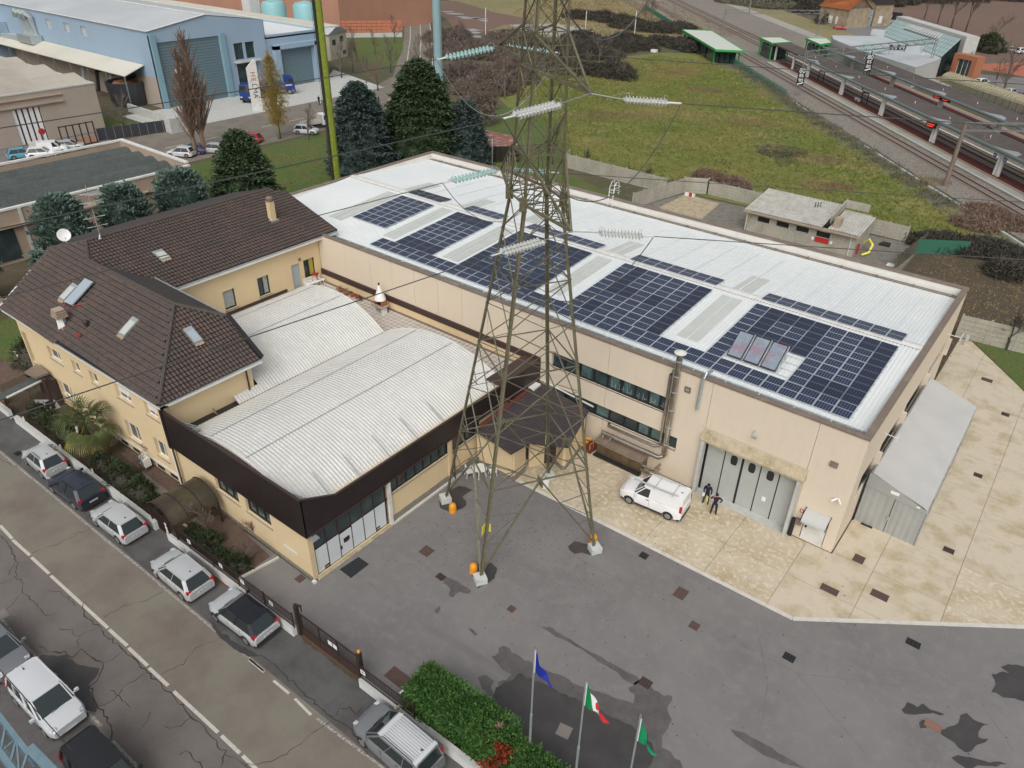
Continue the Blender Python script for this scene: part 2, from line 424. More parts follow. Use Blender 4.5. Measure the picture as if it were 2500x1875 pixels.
road_marks=thing('road_markings',(-35,8,0),'worn white dashed centre line and edge lines painted on the street','road marking')
dash=[(I0,I1)for I0,I1 in(((0,1210,'I'),(95,1312,'I')),((98,1322,'I'),(230,1440,'I')),((243,1456,'I'),(380,1583,'I')),((392,175,'M'),(832,578,'M')),((842,590,'M'),(982,716,'M')),((992,732,'M'),(1138,870,'M')),((1150,888,'M'),(1297,1024,'M')),((1340,1068,'M'),(1682,1385,'M')),((1708,1410,'M'),(1850,1545,'M')),((1872,1565,'M'),(1990,1680,'M')),((2045,1735,'M'),(2190,1880,'M')))]
for a,b in dash:
 p=px(a[2],a[0],a[1]);q=px(b[2],b[0],b[1])
 mb=MB();strip(mb,[p,q],0.17,0.0085);mb.build('dash',M['marking'],road_marks)
for(x0,x1,b_,mt)in((-120,-24.6,11.18,'marking'),):
 mb=MB();strip(mb,[RD(x,b_+.02*sin(x))for x in range(int(x0),int(x1),4)]+[RD(x1,b_)],0.13,0.0085);mb.build('edge_line',M['marking_worn'],road_marks)
for a,b in(((1920,822),(2038,920)),((2110,985),(2230,1085)),((2275,1125),(2400,1250)),((2440,1275),(3000,1690))):
 mb=MB();strip(mb,[px('M',*a),px('M',*b)],0.13,0.0085);mb.build('dash',M['marking']if a[0]<2400 else M['marking_worn'],road_marks)
for a,b in(((10,510),(115,640)),((160,680),(285,808)),((665,1215),(782,1338)),((870,1450),(1080,1670))):
 mb=MB();strip(mb,[px('M',*a),px('M',*b)],0.14,0.0085);mb.build('dash',M['marking_worn'],road_marks)
mb=MB();strip(mb,[RD(-220,7.78),RD(-48.5,7.55)],.15,.0085);mb.build('edge_line',M['marking_worn'],road_marks)
def crack(mb,pts,wd,z,jag=.09,seed=0):
 r=random.Random(seed);out=[];ws=[]
 for i in range(len(pts)-1):
  a=Vector(pts[i]);b=Vector(pts[i+1]);L=(b-a).length;n=max(2,int(L/.22))
  for k in range(n):
   t=k/n;p=a.lerp(b,t);out.append((p.x+r.uniform(-jag,jag),p.y+r.uniform(-jag,jag)));ws.append(wd*r.uniform(.35,1.5))
 out.append(tuple(Vector(pts[-1])[:2]));ws.append(wd*.3)
 strip(mb,out,ws,z)
mb=MB()
ck=[('M',.05,[(640,380),(645,500),(730,545),(880,690),(1010,800),(1150,940),(1330,1090),(1490,1270),(1640,1430),(1740,1540),(1700,1659)]),('M',.035,[(0,250),(110,190),(170,200),(180,300),(260,390),(360,490),(440,470)]),('M',.03,[(120,190),(130,60),(60,-60)]),('M',.025,[(180,300),(60,430),(0,470)]),('M',.03,[(380,290),(460,300),(560,380),(600,410)]),('M',.03,[(450,590),(550,600),(610,650),(700,590),(760,570)]),('M',.03,[(610,650),(600,740)]),('M',.055,[(310,720),(400,770),(500,770),(560,800),(640,740),(690,800),(800,850),(760,960),(690,1030),(740,1130),(770,1190),(820,1280),(880,1360),(850,1450)]),('M',.03,[(800,855),(950,760)]),('M',.03,[(770,1180),(900,1110),(960,1030),(1130,930)]),('M',.025,[(850,1060),(930,1100),(1010,1200)]),('M',.03,[(800,500),(860,460),(1000,400),(1130,370),(1290,265)]),('M',.03,[(1240,945),(1420,850),(1500,750),(1690,655)]),('M',.03,[(1160,1235),(1130,1320),(1060,1400)]),('M',.03,[(1270,1350),(1400,1330),(1490,1265)]),('M',.04,[(1390,1540),(1460,1545),(1540,1630),(1600,1700)]),('M',.03,[(1740,1560),(1850,1600),(1930,1659)]),('I',.03,[(240,1430),(330,1390),(480,1340),(600,1270),(740,1215)]),('I',.035,[(0,700),(120,760),(170,700)]),('I',.03,[(0,1290),(60,1330),(120,1500),(60,1600)]),('I',.035,[(640,1110),(760,1180),(900,1330),(1050,1460),(1170,1540)]),('I',.03,[(1000,1370),(1150,1300),(1250,1250)]),('N',.05,[(0,780),(90,790),(200,850),(290,950),(370,1000),(450,1080),(560,1180),(680,1280),(780,1340),(860,1420),(980,1600)]),('N',.035,[(-20,1640),(200,1610),(380,1500),(540,1380),(680,1290)]),('N',.045,[(680,1260),(720,1210),(800,1200),(850,1240),(900,1180)])]
for i,(t,wd,pts)in enumerate(ck):
 crack(mb,[px(t,*p)for p in pts],wd,0.0125,seed=i)
tag(mb.build('road_cracks',M['crack']),kind='stuff')
def blob(name,t,pts,mt,z,jag=.07,seed=1):
 r=random.Random(seed);P=[px(t,*p)for p in pts];out=[]
 for i in range(len(P)):
  a=P[i];b=P[(i+1)%len(P)];n=max(1,int((b-a).length/.22))
  for k in range(n):
   p=a.lerp(b,k/n);out.append((p.x+r.uniform(-jag,jag)*(k>0),p.y+r.uniform(-jag,jag)*(k>0)))
 return sheet(name,mt,out,z)
blob('wet_patch','M',[(250,840),(320,790),(420,790),(520,790),(600,860),(690,880),(770,890),(740,960),(690,1010),(700,1080),(740,1150),(740,1230),(660,1210),(560,1080),(480,980),(400,900)],M['wet'],0.0105)
blob('wet_patch','M',[(0,1000),(110,1010),(330,1400),(500,1470),(640,1400),(760,1380),(900,1600),(500,1680),(200,1500),(0,1250)],M['damp'],0.0062)
blob('wet_patch','M',[(1620,500),(1700,600),(1800,680),(1950,760),(1990,790),(1910,800),(1800,740),(1700,660),(1640,580)],M['wet'],0.0105)
blob('damp_verge','N',[(420,640),(520,650),(700,810),(880,980),(870,1000),(760,930),(600,790),(440,680)],M['soil'],0.0105)
sheet('leaf_litter',M['litter'],[tuple(px('M',*p)[:2])for p in((1500,50),(1560,60),(1760,200),(1850,290),(1760,270),(1600,190),(1540,120))],0.012)
YARD=[RD(-31,14.0),RD(90,14.0),(90,64.5),(-4.62,64.5),(-4.62,38.55),(-27.4,38.55),(-27.4,16.9),(-31,16.9)]
sheet('yard',M['asphalt'],YARD,0.004)
APR=[(-26.3,31.95),(-24.2,31.75),(-4.67,32.2),(5.62,39.9),(34,61),(34,66),(1.65,67.5),(-.9,70.8),(-3.6,74.2),(-4.6,74.2),(-4.6,39.0),(-4.6,38.5),(-26.3,38.5)]
apron=tag(MB().sheet(APR,0.008).build('concrete_apron',M['joint']),kind='structure')
xs=[-26.4,-22.4,-18.3,-14.2,-10.1,-6.2,-2.2,1.9,6.0,10.1,14.2,18.3,22.4,27,34.5]
ys=[31,35.15,38.7,42.6,46.7,50.8,54.9,59,63.1,67.2,71,75]
rr=random.Random(3)
for i in range(len(xs)-1):
 for j in range(len(ys)-1):
  c=clip_rect(APR,xs[i]+.015,xs[i+1]-.015,ys[j]+.015,ys[j+1]-.015)
  if len(c)>=3:
   MB().prism(c,0.009,0.03+rr.uniform(0,.006)).build('slab',M['concrete']if xs[i]<-6.3 else(M['concrete2']if xs[i]<1.8 or rr.random()<.5 else M['concrete']),apron)
mb=MB()
for a,b in(((-26.3,31.83),(-24.2,31.63)),((-24.2,31.63),(-4.64,32.08)),((-4.64,32.08),(5.7,39.8)),((5.7,39.8),(34,60.9))):
 mb.beam((*a,.02),(*b,.02),.24,.07)
mb.build('kerb',M['kerb'],apron)
blob('wet_patch','J',[(1490,1010),(1500,1075),(1560,1100),(1640,1090),(1700,1060),(1700,1020),(1670,990),(1750,935),(1700,915),(1640,905),(1570,940)],M['wet'],0.0085,.04)
blob('wet_patch','J',[(1740,1600),(1800,1500),(1900,1500),(1940,1540),(1920,1620),(1860,1659),(1790,1700),(1770,1640)],M['wet'],0.0085,.04)
blob('wet_patch','N',[(1500,180),(1560,190),(1640,220),(1740,295),(1720,315),(1650,300),(1600,345),(1565,330),(1580,280),(1530,230)],M['damp'],0.0085,.05)
blob('wet_patch','K',[(590,1370),(640,1330),(720,1350),(790,1370),(850,1400),(830,1440),(760,1440),(700,1420),(640,1430),(600,1400)],M['wet'],0.0085,.03)
blob('wet_patch','N',[(1455,440),(1500,405),(1500,440),(1480,470),(1460,465)],M['damp'],0.0085,.03)
blob('wet_patch','N',[(1715,575),(1750,590),(1790,630),(1770,640),(1730,600)],M['damp'],0.0085,.03)
blob('wet_patch','N',[(1895,800),(1950,770),(1950,730),(1990,715),(2040,740),(2050,770),(2120,800),(2180,830),(2250,870),(2300,900),(2450,950),(2560,1020),(2750,1080),(2880,1130),(2990,1160),(3000,1090),(2950,1040),(3030,980),(3150,1060),(3290,1110),(3250,1200),(3290,1290),(3240,1380),(3210,1500),(3350,1600),(3400,1720),(2500,1900),(2150,1500),(1960,1260),(1900,1140),(1960,1070),(1940,1000),(2010,980),(2050,935),(1970,890),(1930,840)],M['damp'],0.0085,.10)
blob('wet_patch','N',[(1900,1110),(1930,1040),(2030,990),(2100,930),(2300,1010),(2600,1150),(2900,1300),(3100,1400),(3150,1560),(3100,1700),(2500,1880),(2150,1500),(1980,1260)],M['wet'],0.0105,.12)
blob('wet_patch','N',[(1790,960),(1850,940),(1920,990),(1900,1060),(1920,1110),(1860,1100),(1810,1010)],M['damp'],0.0085,.10)
blob('wet_patch','O',[(375,565),(450,570),(560,640),(640,690),(740,750),(840,800),(960,870),(1010,900),(1130,960),(1160,1000),(1100,1020),(1010,970),(980,930),(860,860),(730,770),(600,690),(470,630)],M['damp'],0.0085,.05)
blob('wet_patch','O',[(1840,1355),(1960,1390),(2080,1460),(2250,1560),(2420,1659),(2300,1640),(2100,1560),(1960,1470),(1880,1410)],M['damp'],0.0085,.05)
blob('wet_patch','Q',[(1960,935),(2050,915),(2100,930),(2030,880),(2130,865),(2230,870),(2400,900),(2400,1150),(2212,1145),(2100,1120),(1960,1075),(1990,1020)],M['wet'],0.0085,.10)
blob('wet_patch','Q',[(1560,1360),(1680,1330),(1720,1250),(1770,1235),(1850,1300),(1950,1320),(1880,1350),(1860,1420),(1940,1435),(1850,1480),(1760,1540),(1700,1500),(1620,1430),(1570,1400)],M['wet'],0.0085,.10)
blob('wet_patch','Q',[(1265,1210),(1310,1150),(1390,1190),(1430,1160),(1490,1210),(1600,1245),(1480,1240),(1370,1250),(1290,1240)],M['wet'],0.0085,.07)
blob('wet_patch','Q',[(1650,1580),(1700,1560),(1850,1590),(2080,1630),(2000,1650),(1850,1640),(1800,1690),(1730,1640)],M['wet'],0.0085,.07)
blob('wet_patch','Q',[(1400,1310),(1430,1285),(1465,1300),(1460,1350),(1410,1355)],M['wet'],0.0085,.03)
sheet('repair_patch',mat('repair_asphalt',(.182,.176,.173),.9,n1=(.5,(.160,.154,.152),.4,.7),bump=(60,.35)),[tuple(px('N',*p)[:2])for p in((1230,480),(1300,480),(1600,640),(2050,930),(2030,980),(1900,900),(1500,660))],0.0062)
mb=MB()
for i,(a,b)in enumerate((((1250,0),(1480,170)),((1200,450),(2050,940)),((700,60),(1300,480)))):
 crack(mb,[px('N',*a),px('N',*b)],.02,.0105,.02,50+i)
for i,(a,b)in enumerate((((100,0),(650,330)),((700,60),(1500,480)),((1500,480),(2050,760)),((2050,580),(2130,1000)),((2130,1000),(2090,1280)))):
 crack(mb,[px('O',*a),px('O',*b)],.025,.0105,.02,60+i)
for i,(a,b)in enumerate((((0,690),(460,930)),((460,930),(1300,1030)),((460,930),(1040,1610)),((1880,1160),(2140,1540)))):
 crack(mb,[px('Q',*a),px('Q',*b)],.025,.0105,.02,70+i)
tag(mb.build('yard_seams',mat('asphalt_seam',(.145,.138,.135),.9)),kind='stuff')
mb=MB();rr=random.Random(11)
for i in range(900):
 u=rr.random()
 if u<.6:x,y=rr.gauss(-21,4.5),rr.gauss(28,3.5)
 else:x,y=rr.uniform(-26,14),rr.uniform(16.5,38)
 if x<-26.9 or y<15.5:continue
 s=rr.uniform(.02,.055);a=rr.uniform(0,pi);z=.034 if(y>32 and x<2)else.0125
 mb.add([(x+s*cos(a),y+s*sin(a),z),(x-s*sin(a),y+s*cos(a),z),(x-s*cos(a),y-s*sin(a),z),(x+s*.5*sin(a),y-s*.5*cos(a),z+.01)],[(0,1,2,3)])
tag(mb.build('debris',M['speck']),kind='stuff')
def cover(nm,t,x,y,w_,h_,mt,label,rz=0.0,grate=False,z=.0095):
 p=px(t,x,y)
 z=.036 if(mt=='c')else.0095
 root=thing('drain_grate' if grate else 'manhole_cover',(p.x,p.y,z),label,'drain' if grate else 'cover','covers and drains set in the yard',rz)
 mm={'rust':mat_rust,'c':mat_rust,'grey':M['cover_grey'],'dark':M['frame_black'],'wood':M['terracotta_d']}[mt]
 mb=MB();mb.box(-w_/2,w_/2,-h_/2,h_/2,-.004,.010)
 mb.build('frame',mm,root,local=True)
 if grate:
  for k in range(7):
   xx=-w_/2+(k+.5)*w_/7
   MB().box(xx-.018,xx+.018,-h_/2+.03,h_/2-.03,.0105,.024).build('bar',M['frame_black']if k%2 else M['tyre'],root,local=True)
 else:
  MB().box(-w_/2+.03,w_/2-.03,-h_/2+.03,h_/2-.03,.0105,.018).build('lid',mm,root,local=True)
M['terracotta_d']=mat('worn_red_cover',(.24,.13,.10),.85)
mat_rust=mat('rusty_cover',(.105,.060,.052),.8,n1=(4,(.075,.05,.045),.4,.7))
for(t,x,y,w_,h_,mt,lb,rz,g)in(('J',1395,1408,.72,.72,'rust','square rusty cover in the asphalt before the long yellow wall',.0,0),('N',1505,185,.55,.45,'rust','rusty slotted drain at the end of the damp trail by the front tower foot',.0,1),('N',2050,432,.42,.42,'rust','small reddish cover touching a larger grey one',0,0),('N',2092,487,.62,.62,'grey','grey square cover touching a small reddish one',0,0),('K',1175,1443,.5,.5,'dark','dark square drain beside the apron kerb near the right tower foot',0,1),('O',1460,312,.66,.85,'rust','oblong reddish cover in the middle of the asphalt yard',.0,0),('O',1565,562,.52,.52,'rust','small reddish cover south of the oblong one',0,0),('O',1187,1003,.62,.55,'rust','slotted drain at the edge of the big wet stain behind the flags',0,1),('O',560,1375,.66,.66,'grey','pale cover lying in the wet stain between two flagpoles',.2,0),('Q',400,806,.60,.5,'dark','slotted drain in the asphalt south of the apron corner',0,1),('Q',1357,698,.72,.5,'dark','slotted drain in the asphalt east of the apron corner',0,1),('Q',1510,1332,.75,.5,'wood','reddish cover with a raised lid inside the leaf shaped wet stain',0,0),('L',937,1472,.62,.72,'c','dark brown cover on the concrete just off the hall corner',0,0),('Q',710,287,1.0,.55,'c','left of two brown covers on the concrete near the kerb corner',0,0),('Q',1097,330,.95,.6,'c','right of two brown covers on the concrete near the kerb corner',0,0),('L',1630,1405,.62,.5,'c','black grate on the concrete south east of the grey tent',0,1),('L',1855,826,.55,.5,'c','black grate on the concrete alongside the grey tent',0,1),('L',2067,356,.55,.55,'c','black grate on the concrete off the far end of the tent',0,1),('H',1925,1512,.85,.62,'c','brown cover on the concrete farthest back by the lawn',0,0),('L',800,1412,.5,.42,'grey','small pale cover at the foot of the hall corner',0,0),('N',1185,970,1.5,.75,'rust','wide rusty plate behind the railing near the hedge',.0,0),('J',420,1620,.5,.5,'rust','rusty cover by the yellow wall beside the street gate',0,0),('I',140,655,.55,.4,'dark','kerbside drain in the parking strip ahead of the first hatchback',0,1),('M',20,475,.8,.5,'grey','street drain in a pale concrete patch by the far kerb',0,0)):
 cover('x',t,x,y,w_,h_,mt,lb,rz,bool(g))
mp=[px('J',*p)for p in((725,1550),(870,1455),(950,1510),(812,1617))]
tag(MB().prism([p[:2]for p in mp],.0095,.03).build('door_mat',M['mat_black']),'large black mat lying on the asphalt before the white folding door','mat')
sheet('garden_soil',M['soil'],[RD(-66,13.8),RD(-31,13.9),(-31,17.1),(-61,16.6),(-66,16.5)],.004)
sheet('lawn',M['lawn'],[(-75,16),(-62,16.3),(-62,30),(-75,30)],.004)
sheet('side_path',M['brick'],[tuple(px('E',*p)[:2])for p in((0,1380),(300,1290),(330,1400),(0,1550))],.0085)
sheet('side_path',M['pale_conc'],[tuple(px('E',*p)[:2])for p in((90,1290),(130,1280),(270,1400),(210,1410))],.012)
sheet('lawn',M['lawn'],[(-92,40),(-62.8,40),(-62.8,64.8),(-46,64.8),(-46,86),(-62,92),(-66,100),(-80,118),(-98,120),(-106.2,112),(-106.2,50)],.0)
sheet('gravel_yard',M['gravel2'],[(-46,64.8),(-13.4,64.8),(-13.2,96.4),(-44,95),(-46,86)],.004)
sheet('concrete_pad',M['lintel'],[tuple(px('C',*p)[:2])for p in((1290,1600),(1500,1500),(1760,1570),(1600,1710),(1450,1690))],.0085)
sheet('rough_verge',M['soil'],[(-13.2,64.8),(-4,64.8),(-3.6,74),(-3.6,75.5),(30,79),(30,97),(-13,97)],.002)
sheet('lawn',M['lawn'],[(-3.4,74.3),(-.8,70.9),(1.7,67.6),(34,66.2),(34,79),(0,75.4)],.006)
sheet('meadow',M['grass'],[(-64,95),(-13,97),(60,97),(60,60),(75,60),(75,5),(200,5),(200,-120),(60,5),(-6,110),(-22,127),(-37,144.5),(-55,166.6),(-72,190),(-80,196),(-92,212),(-106,200),(-110,186),(-112,165),(-116,148),(-106,128),(-80,108),(-68,100)],-.012)
sheet('meadow',M['straw'],[(-150,196),(-100,250),(-180,340),(-260,450),(-420,520),(-330,360),(-235,255),(-175,200)],-.016)
sheet('sand_pitch',M['platform'],[(-171,214.6),(-158,207),(-141,204),(-139,212),(-142,222.6),(-150,228),(-160,231.2)],.0)
sheet('dirt_track',M['earth'],[tuple(px('B',*p)[:2])for p in((1370,0),(1640,10),(1900,90),(2212,150),(2212,200),(2000,190),(1850,240),(1700,330),(1550,150),(1400,60))],-.010)
rr=random.Random(5)
for(x,y,s)in((1560,90,1.6),(1620,105,2.2),(1680,130,2),(1740,140,2.6),(1800,145,2),(1740,230,2.2),(1760,250,1.6),(1755,282,2),(1840,160,1.2)):
 p=px('B',x,y)
 pl=[(p.x+(s*(1.6 if abs(cos(a))>.7 else 1)*cos(a)-s*sin(a))*rr.uniform(.5,1),p.y+s*(cos(a)+sin(a))*rr.uniform(.5,1))for a in[k*pi/5 for k in range(10)]]
 sheet('puddle',M['canopy_wet'],pl,-.002)
sheet('ploughed_field',M['earth'],[(-62,262),(-44,255),(-22,232),(10,250),(400,400),(300,1400),(-400,1400),(-150,420),(-90,330)],-.014)
sheet('station_square',M['asphalt'],[tuple(px('D',*p)[:2])for p in((720,270),(840,205),(980,180),(1160,190),(1130,280),(960,330),(760,330))],-.004)
sheet('station_square',M['platform_orange'],[tuple(px('D',*p)[:2])for p in((1700,500),(2212,480),(2400,540),(2212,590),(1900,540))],-.004)
sheet('car_park',M['asphalt'],[tuple(px('D',*p)[:2])for p in((1750,560),(2212,600),(2500,620),(2500,860),(2212,800),(1950,660))],-.006)
sheet('side_street',M['road'],[(-126,-60),(-107.5,-60),(-107.5,95),(-114,116),(-119.4,122),(-166.5,173),(-330,336),(-336,330),(-172,167),(-134,126),(-127,112)],-.006)
sheet('forecourt',M['pale_conc'],[(-142,66),(-126.4,66),(-126.4,116),(-150,122),(-142,113)],.0)
sheet('forecourt',M['asphalt'],[(-134.5,30),(-126.4,30),(-126.4,56),(-134.5,60)],.0)
sm=thing('road_markings',(-117,60,0),'white lines painted on the side street and its diagonal far stretch','road marking')
for k in range(-6,20):
 if k*6>112:break
 MB().box(-117.2,-117.0,k*6.0,k*6+3.2,0,.004).build('dash',M['marking'],sm)
MB().box(-132.9,-132.6,78.8,88.3,.004,.008).build('edge_line',M['marking'],sm)
for off in(0.0,3.2,-3.2):
 mb=MB();strip(mb,[(-120+off*.7-2,122+off*.7),(-169+off*.7,171+off*.7),(-330+off*.7,333+off*.7)],.22,.002);mb.build('edge_line',M['marking'],sm)
sheet('far_lawn',M['lawn'],[tuple(px('B',*p)[:2])for p in((810,290),(1210,285),(1215,380),(1150,520),(830,460))],-.004)
sheet('far_yard',M['salmon'],[tuple(px('B',*p)[:2])for p in((735,130),(1190,120),(1210,230),(740,240))],-.004)
#large hall with the white roof
HX0,HX1,HY0,HY1,HZ=-62.5,-4.68,38.6,64.3,8.75
hall=thing('industrial_hall',(-33,51,0),'long cream concrete factory hall with a white sheet roof carrying solar panels','factory hall')
YR=51.6
def zr(y):return 7.95+(y-39.2)*.064 if y<YR else 8.743-(y-YR)*.07
def wall_cells(mb,L,H,holes,th,z0=0.0):
 """wall along local x, outer face at y=0 and thickness into +y, with rectangular openings"""
 xs_=sorted(set([0,L]+[h[0]for h in holes]+[h[1]for h in holes]))
 zs_=sorted(set([z0,H]+[h[2]for h in holes]+[h[3]for h in holes]))
 for i in range(len(xs_)-1):
  for j in range(len(zs_)-1):
   cx,cz=(xs_[i]+xs_[i+1])/2,(zs_[j]+zs_[j+1])/2
   if any(h[0]<cx<h[1]and h[2]<cz<h[3]for h in holes):continue
   mb.box(xs_[i],xs_[i+1],0,th,zs_[j],zs_[j+1])
def WX(x,y,z=0):return Matrix.Translation((x,y,z))
def WE(x,y,z=0):return Matrix.Translation((x,y,z))@Matrix.Rotation(pi/2,4,'Z')
def WW(x,y,z=0):return Matrix.Translation((x,y,z))@Matrix.Rotation(-pi/2,4,'Z')
def WN(x,y,z=0):return Matrix.Translation((x,y,z))@Matrix.Rotation(pi,4,'Z')
front_holes=[(-26.3,-16.8,5.07,6.25),(-26.3,-15.8,2.45,3.48),(-13.95,-7.5,0,4.45),(-6.75,-5.3,0.03,2.15)]
px_j=[-62.5,-59.1,-55.6,-51.98,-48.5,-45.4,-42.75,-40.15,-37.55,-35.0,-32.4,-29.8,-27.3,-21.6,-14.05,-7.4,HX1]
for i in range(len(px_j)-1):
 a,b=px_j[i]+.012,px_j[i+1]-.012
 hs=[(max(h[0],a)-a,min(h[1],b)-a,h[2],h[3])for h in front_holes if h[1]>a and h[0]<b]
 mb=MB(WX(a,HY0));wall_cells(mb,b-a,8.62,hs,.26);mb.build('panel',M['cream']if a>-32 else M['cream_b'],hall)
MB().box(HX0+.05,-26.6,HY0+.1,HY0+.25,0,8.6).build('joint_backing',M['joint'],hall)
MB().box(-26.3,-16.8,38.60,38.72,5.0,5.069).build('sill',M['brown'],hall)
MB().box(-26.3,-15.8,38.60,38.72,2.38,2.449).build('sill',M['brown'],hall)
mb=MB();mb.box(-14.3,-7.2,38.597,38.70,5.18,5.20);mb.build('joint',M['joint'],hall)
east_holes=[(1.6,4.9,3.0,4.9),(5.7,10.6,3.3,4.9),(11.6,17,3.3,4.9),(18,24.2,3.4,4.8)]
mb=MB(WE(HX1,HY0+.27));wall_cells(mb,HY1-HY0-.27,8.62,east_holes,.25);mb.build('wall',M['cream_b'],hall)
for h in east_holes:
 MB(WE(HX1-.06,HY0+.27)).box(h[0],h[1],.0,.05,h[2],h[3]).build('pane',M['glass'],hall)
 MB(WE(HX1+.02,HY0+.27)).box(h[1]-.1,h[1],-.28,.1,h[2]-.1,h[3]).build('fin',M['cream_b'],hall)
MB(WN(HX1-.27,HY1)).box(0,HX1-HX0-.54,0,.25,0,8.62).build('wall',M['cream'],hall)
MB(WW(HX0,HY1)).box(0,HY1-HY0-.27,0,.25,0,8.62).build('wall',M['cream'],hall)
mb=MB()
mb.box(HX0+.27,HX1-.30,HY1-.34,HY1-.27,7.7,8.62);mb.box(HX0+.27,HX0+.34,HY0+.3,HY1-.35,7.7,8.62);mb.box(HX1-.34,HX1-.27,HY0+.3,HY1-.35,7.7,8.62)
mb.build('parapet_lining',M['whitewall'],hall)
def caps(x0,x1,y0,y1,n,along):
 for k in range(n):
  if along=='x':
   a=x0+(x1-x0)*k/n;b=x0+(x1-x0)*(k+1)/n
   MB().box(a+.01,b-.01,y0,y1,8.62,8.75+.004*(k%2)).build('coping',M['cap'],hall)
  else:
   a=y0+(y1-y0)*k/n;b=y0+(y1-y0)*(k+1)/n
   MB().box(x0,x1,a+.01,b-.01,8.62,8.75+.004*(k%2)).build('coping',M['cap'],hall)
caps(HX0-.05,HX1+.05,HY0-.05,HY0+.30,14,'x')
caps(HX0-.05,HX1+.05,HY1-.40,HY1+.05,14,'x')
caps(HX0-.05,HX0+.36,HY0+.31,HY1-.41,7,'y')
caps(HX1-.38,HX1+.05,HY0+.31,HY1-.41,7,'y')
x0,x1=HX0+.35,HX1-.38
mb=MB()
for(a,b)in((40.35,YR),(YR,61.9),(61.9,63.35)):
 za,zb=zr(a),zr(b)
 if a>61:zb=za-.05
 mb.add([(x0,a,za),(x1,a,za),(x1,b,zb),(x0,b,zb),(x0,a,za-.15),(x1,a,za-.15),(x1,b,zb-.15),(x0,b,zb-.15)],[(0,1,2,3),(4,7,6,5),(0,4,5,1),(2,6,7,3),(1,5,6,2),(3,7,4,0)])
roof=mb.build('roof',M['whiteroof'],hall)
mb=MB();n=int((x1-x0)/.25)
for k in range(n):
 x=x0+(k+.5)*.25
 for(a,b)in((40.3,YR-.35),(YR+.35,63.33)):
  pts=[(a,zr(a)),(b,zr(b))]if a<45 else[(a,zr(a)),(61.9,zr(61.9)),(b,zr(61.9)-.05)]
  for q in range(len(pts)-1):
   (ya,za),(yb,zb)=pts[q],pts[q+1]
   mb.add([(x-.035,ya,za),(x+.035,ya,za),(x+.018,ya,za+.035),(x-.018,ya,za+.035),(x-.035,yb,zb),(x+.035,yb,zb),(x+.018,yb,zb+.035),(x-.018,yb,zb+.035)],[(0,3,2,1),(3,7,6,2),(1,2,6,5),(0,4,7,3)])
tag(mb.build('roof_rib',M['whiteroof'],roof),kind='stuff')
for k in range(22):
 x=-52+k*2.24
 if x>x1:break
 mb=MB();mb.beam((x,YR+.4,zr(YR+.4)+.04),(x,61.8,zr(61.8)+.04),.11,.05);mb.build('seam',M['whiteroof'],roof)
mb=MB();mb.beam((x0,YR-.32,zr(YR-.3)+.05),(x1,YR-.32,zr(YR-.3)+.05),.02,.06);
mb.add([(x0,YR-.42,zr(YR-.42)+.05),(x1,YR-.42,zr(YR-.42)+.05),(x1,YR,zr(YR)+.10),(x0,YR,zr(YR)+.10),(x0,YR+.42,zr(YR+.42)+.05),(x1,YR+.42,zr(YR+.42)+.05)],[(0,1,2,3),(3,2,5,4)])
mb.build('ridge_flashing',M['white_dirty'],roof)
mb=MB()
for k in range(int((x1-x0)/.25)):
 x=x0+k*.25
 mb.box(x+.04,x+.16,YR-.45,YR-.42,zr(YR-.42)+.005,zr(YR-.42)+.04)
tag(mb.build('ridge_filler',M['cap'],roof),kind='stuff')
mb=MB();mb.box(x0,x1,39.35,40.4,7.80,7.83);mb.box(x0,x1,38.92,39.34,8.3,8.42);mb.build('gutter',M['galv'],hall)
mb=MB()
for k in range(int((x1-x0)/.125)):
 x=x0+k*.125
 mb.box(x,x+.06,40.18,40.36,7.90+.03,8.03)
tag(mb.build('sheet_ends',M['galv'],roof),kind='stuff')
for k in range(26):
 x=x0+1.2+k*2.24
 MB().box(x,x+.06,39.0,40.3,8.02,8.05).build('gutter_strap',M['white_dirty'],hall)
mb=MB();mb.box(x0,x1,63.36,63.9,7.66,7.69);mb.build('gutter',M['frame_black'],hall)
mb=MB()
for k in range(int((x1-x0)/.25)):
 x=x0+k*.25
 mb.box(x,x+.12,63.34,63.40,7.86,7.95)
tag(mb.build('sheet_ends',M['frame_black'],roof),kind='stuff')
for yy in(63.50,63.80):
 MB().tube([(x0,yy,8.0),(x1,yy,8.0)],.035,6).build('gutter_pipe',M['cap'],hall)
for k in range(20):
 x=x0+1.5+k*2.9
 MB().box(x,x+.08,63.42,63.93,7.98,8.06).build('pipe_bracket',M['cap'],hall)
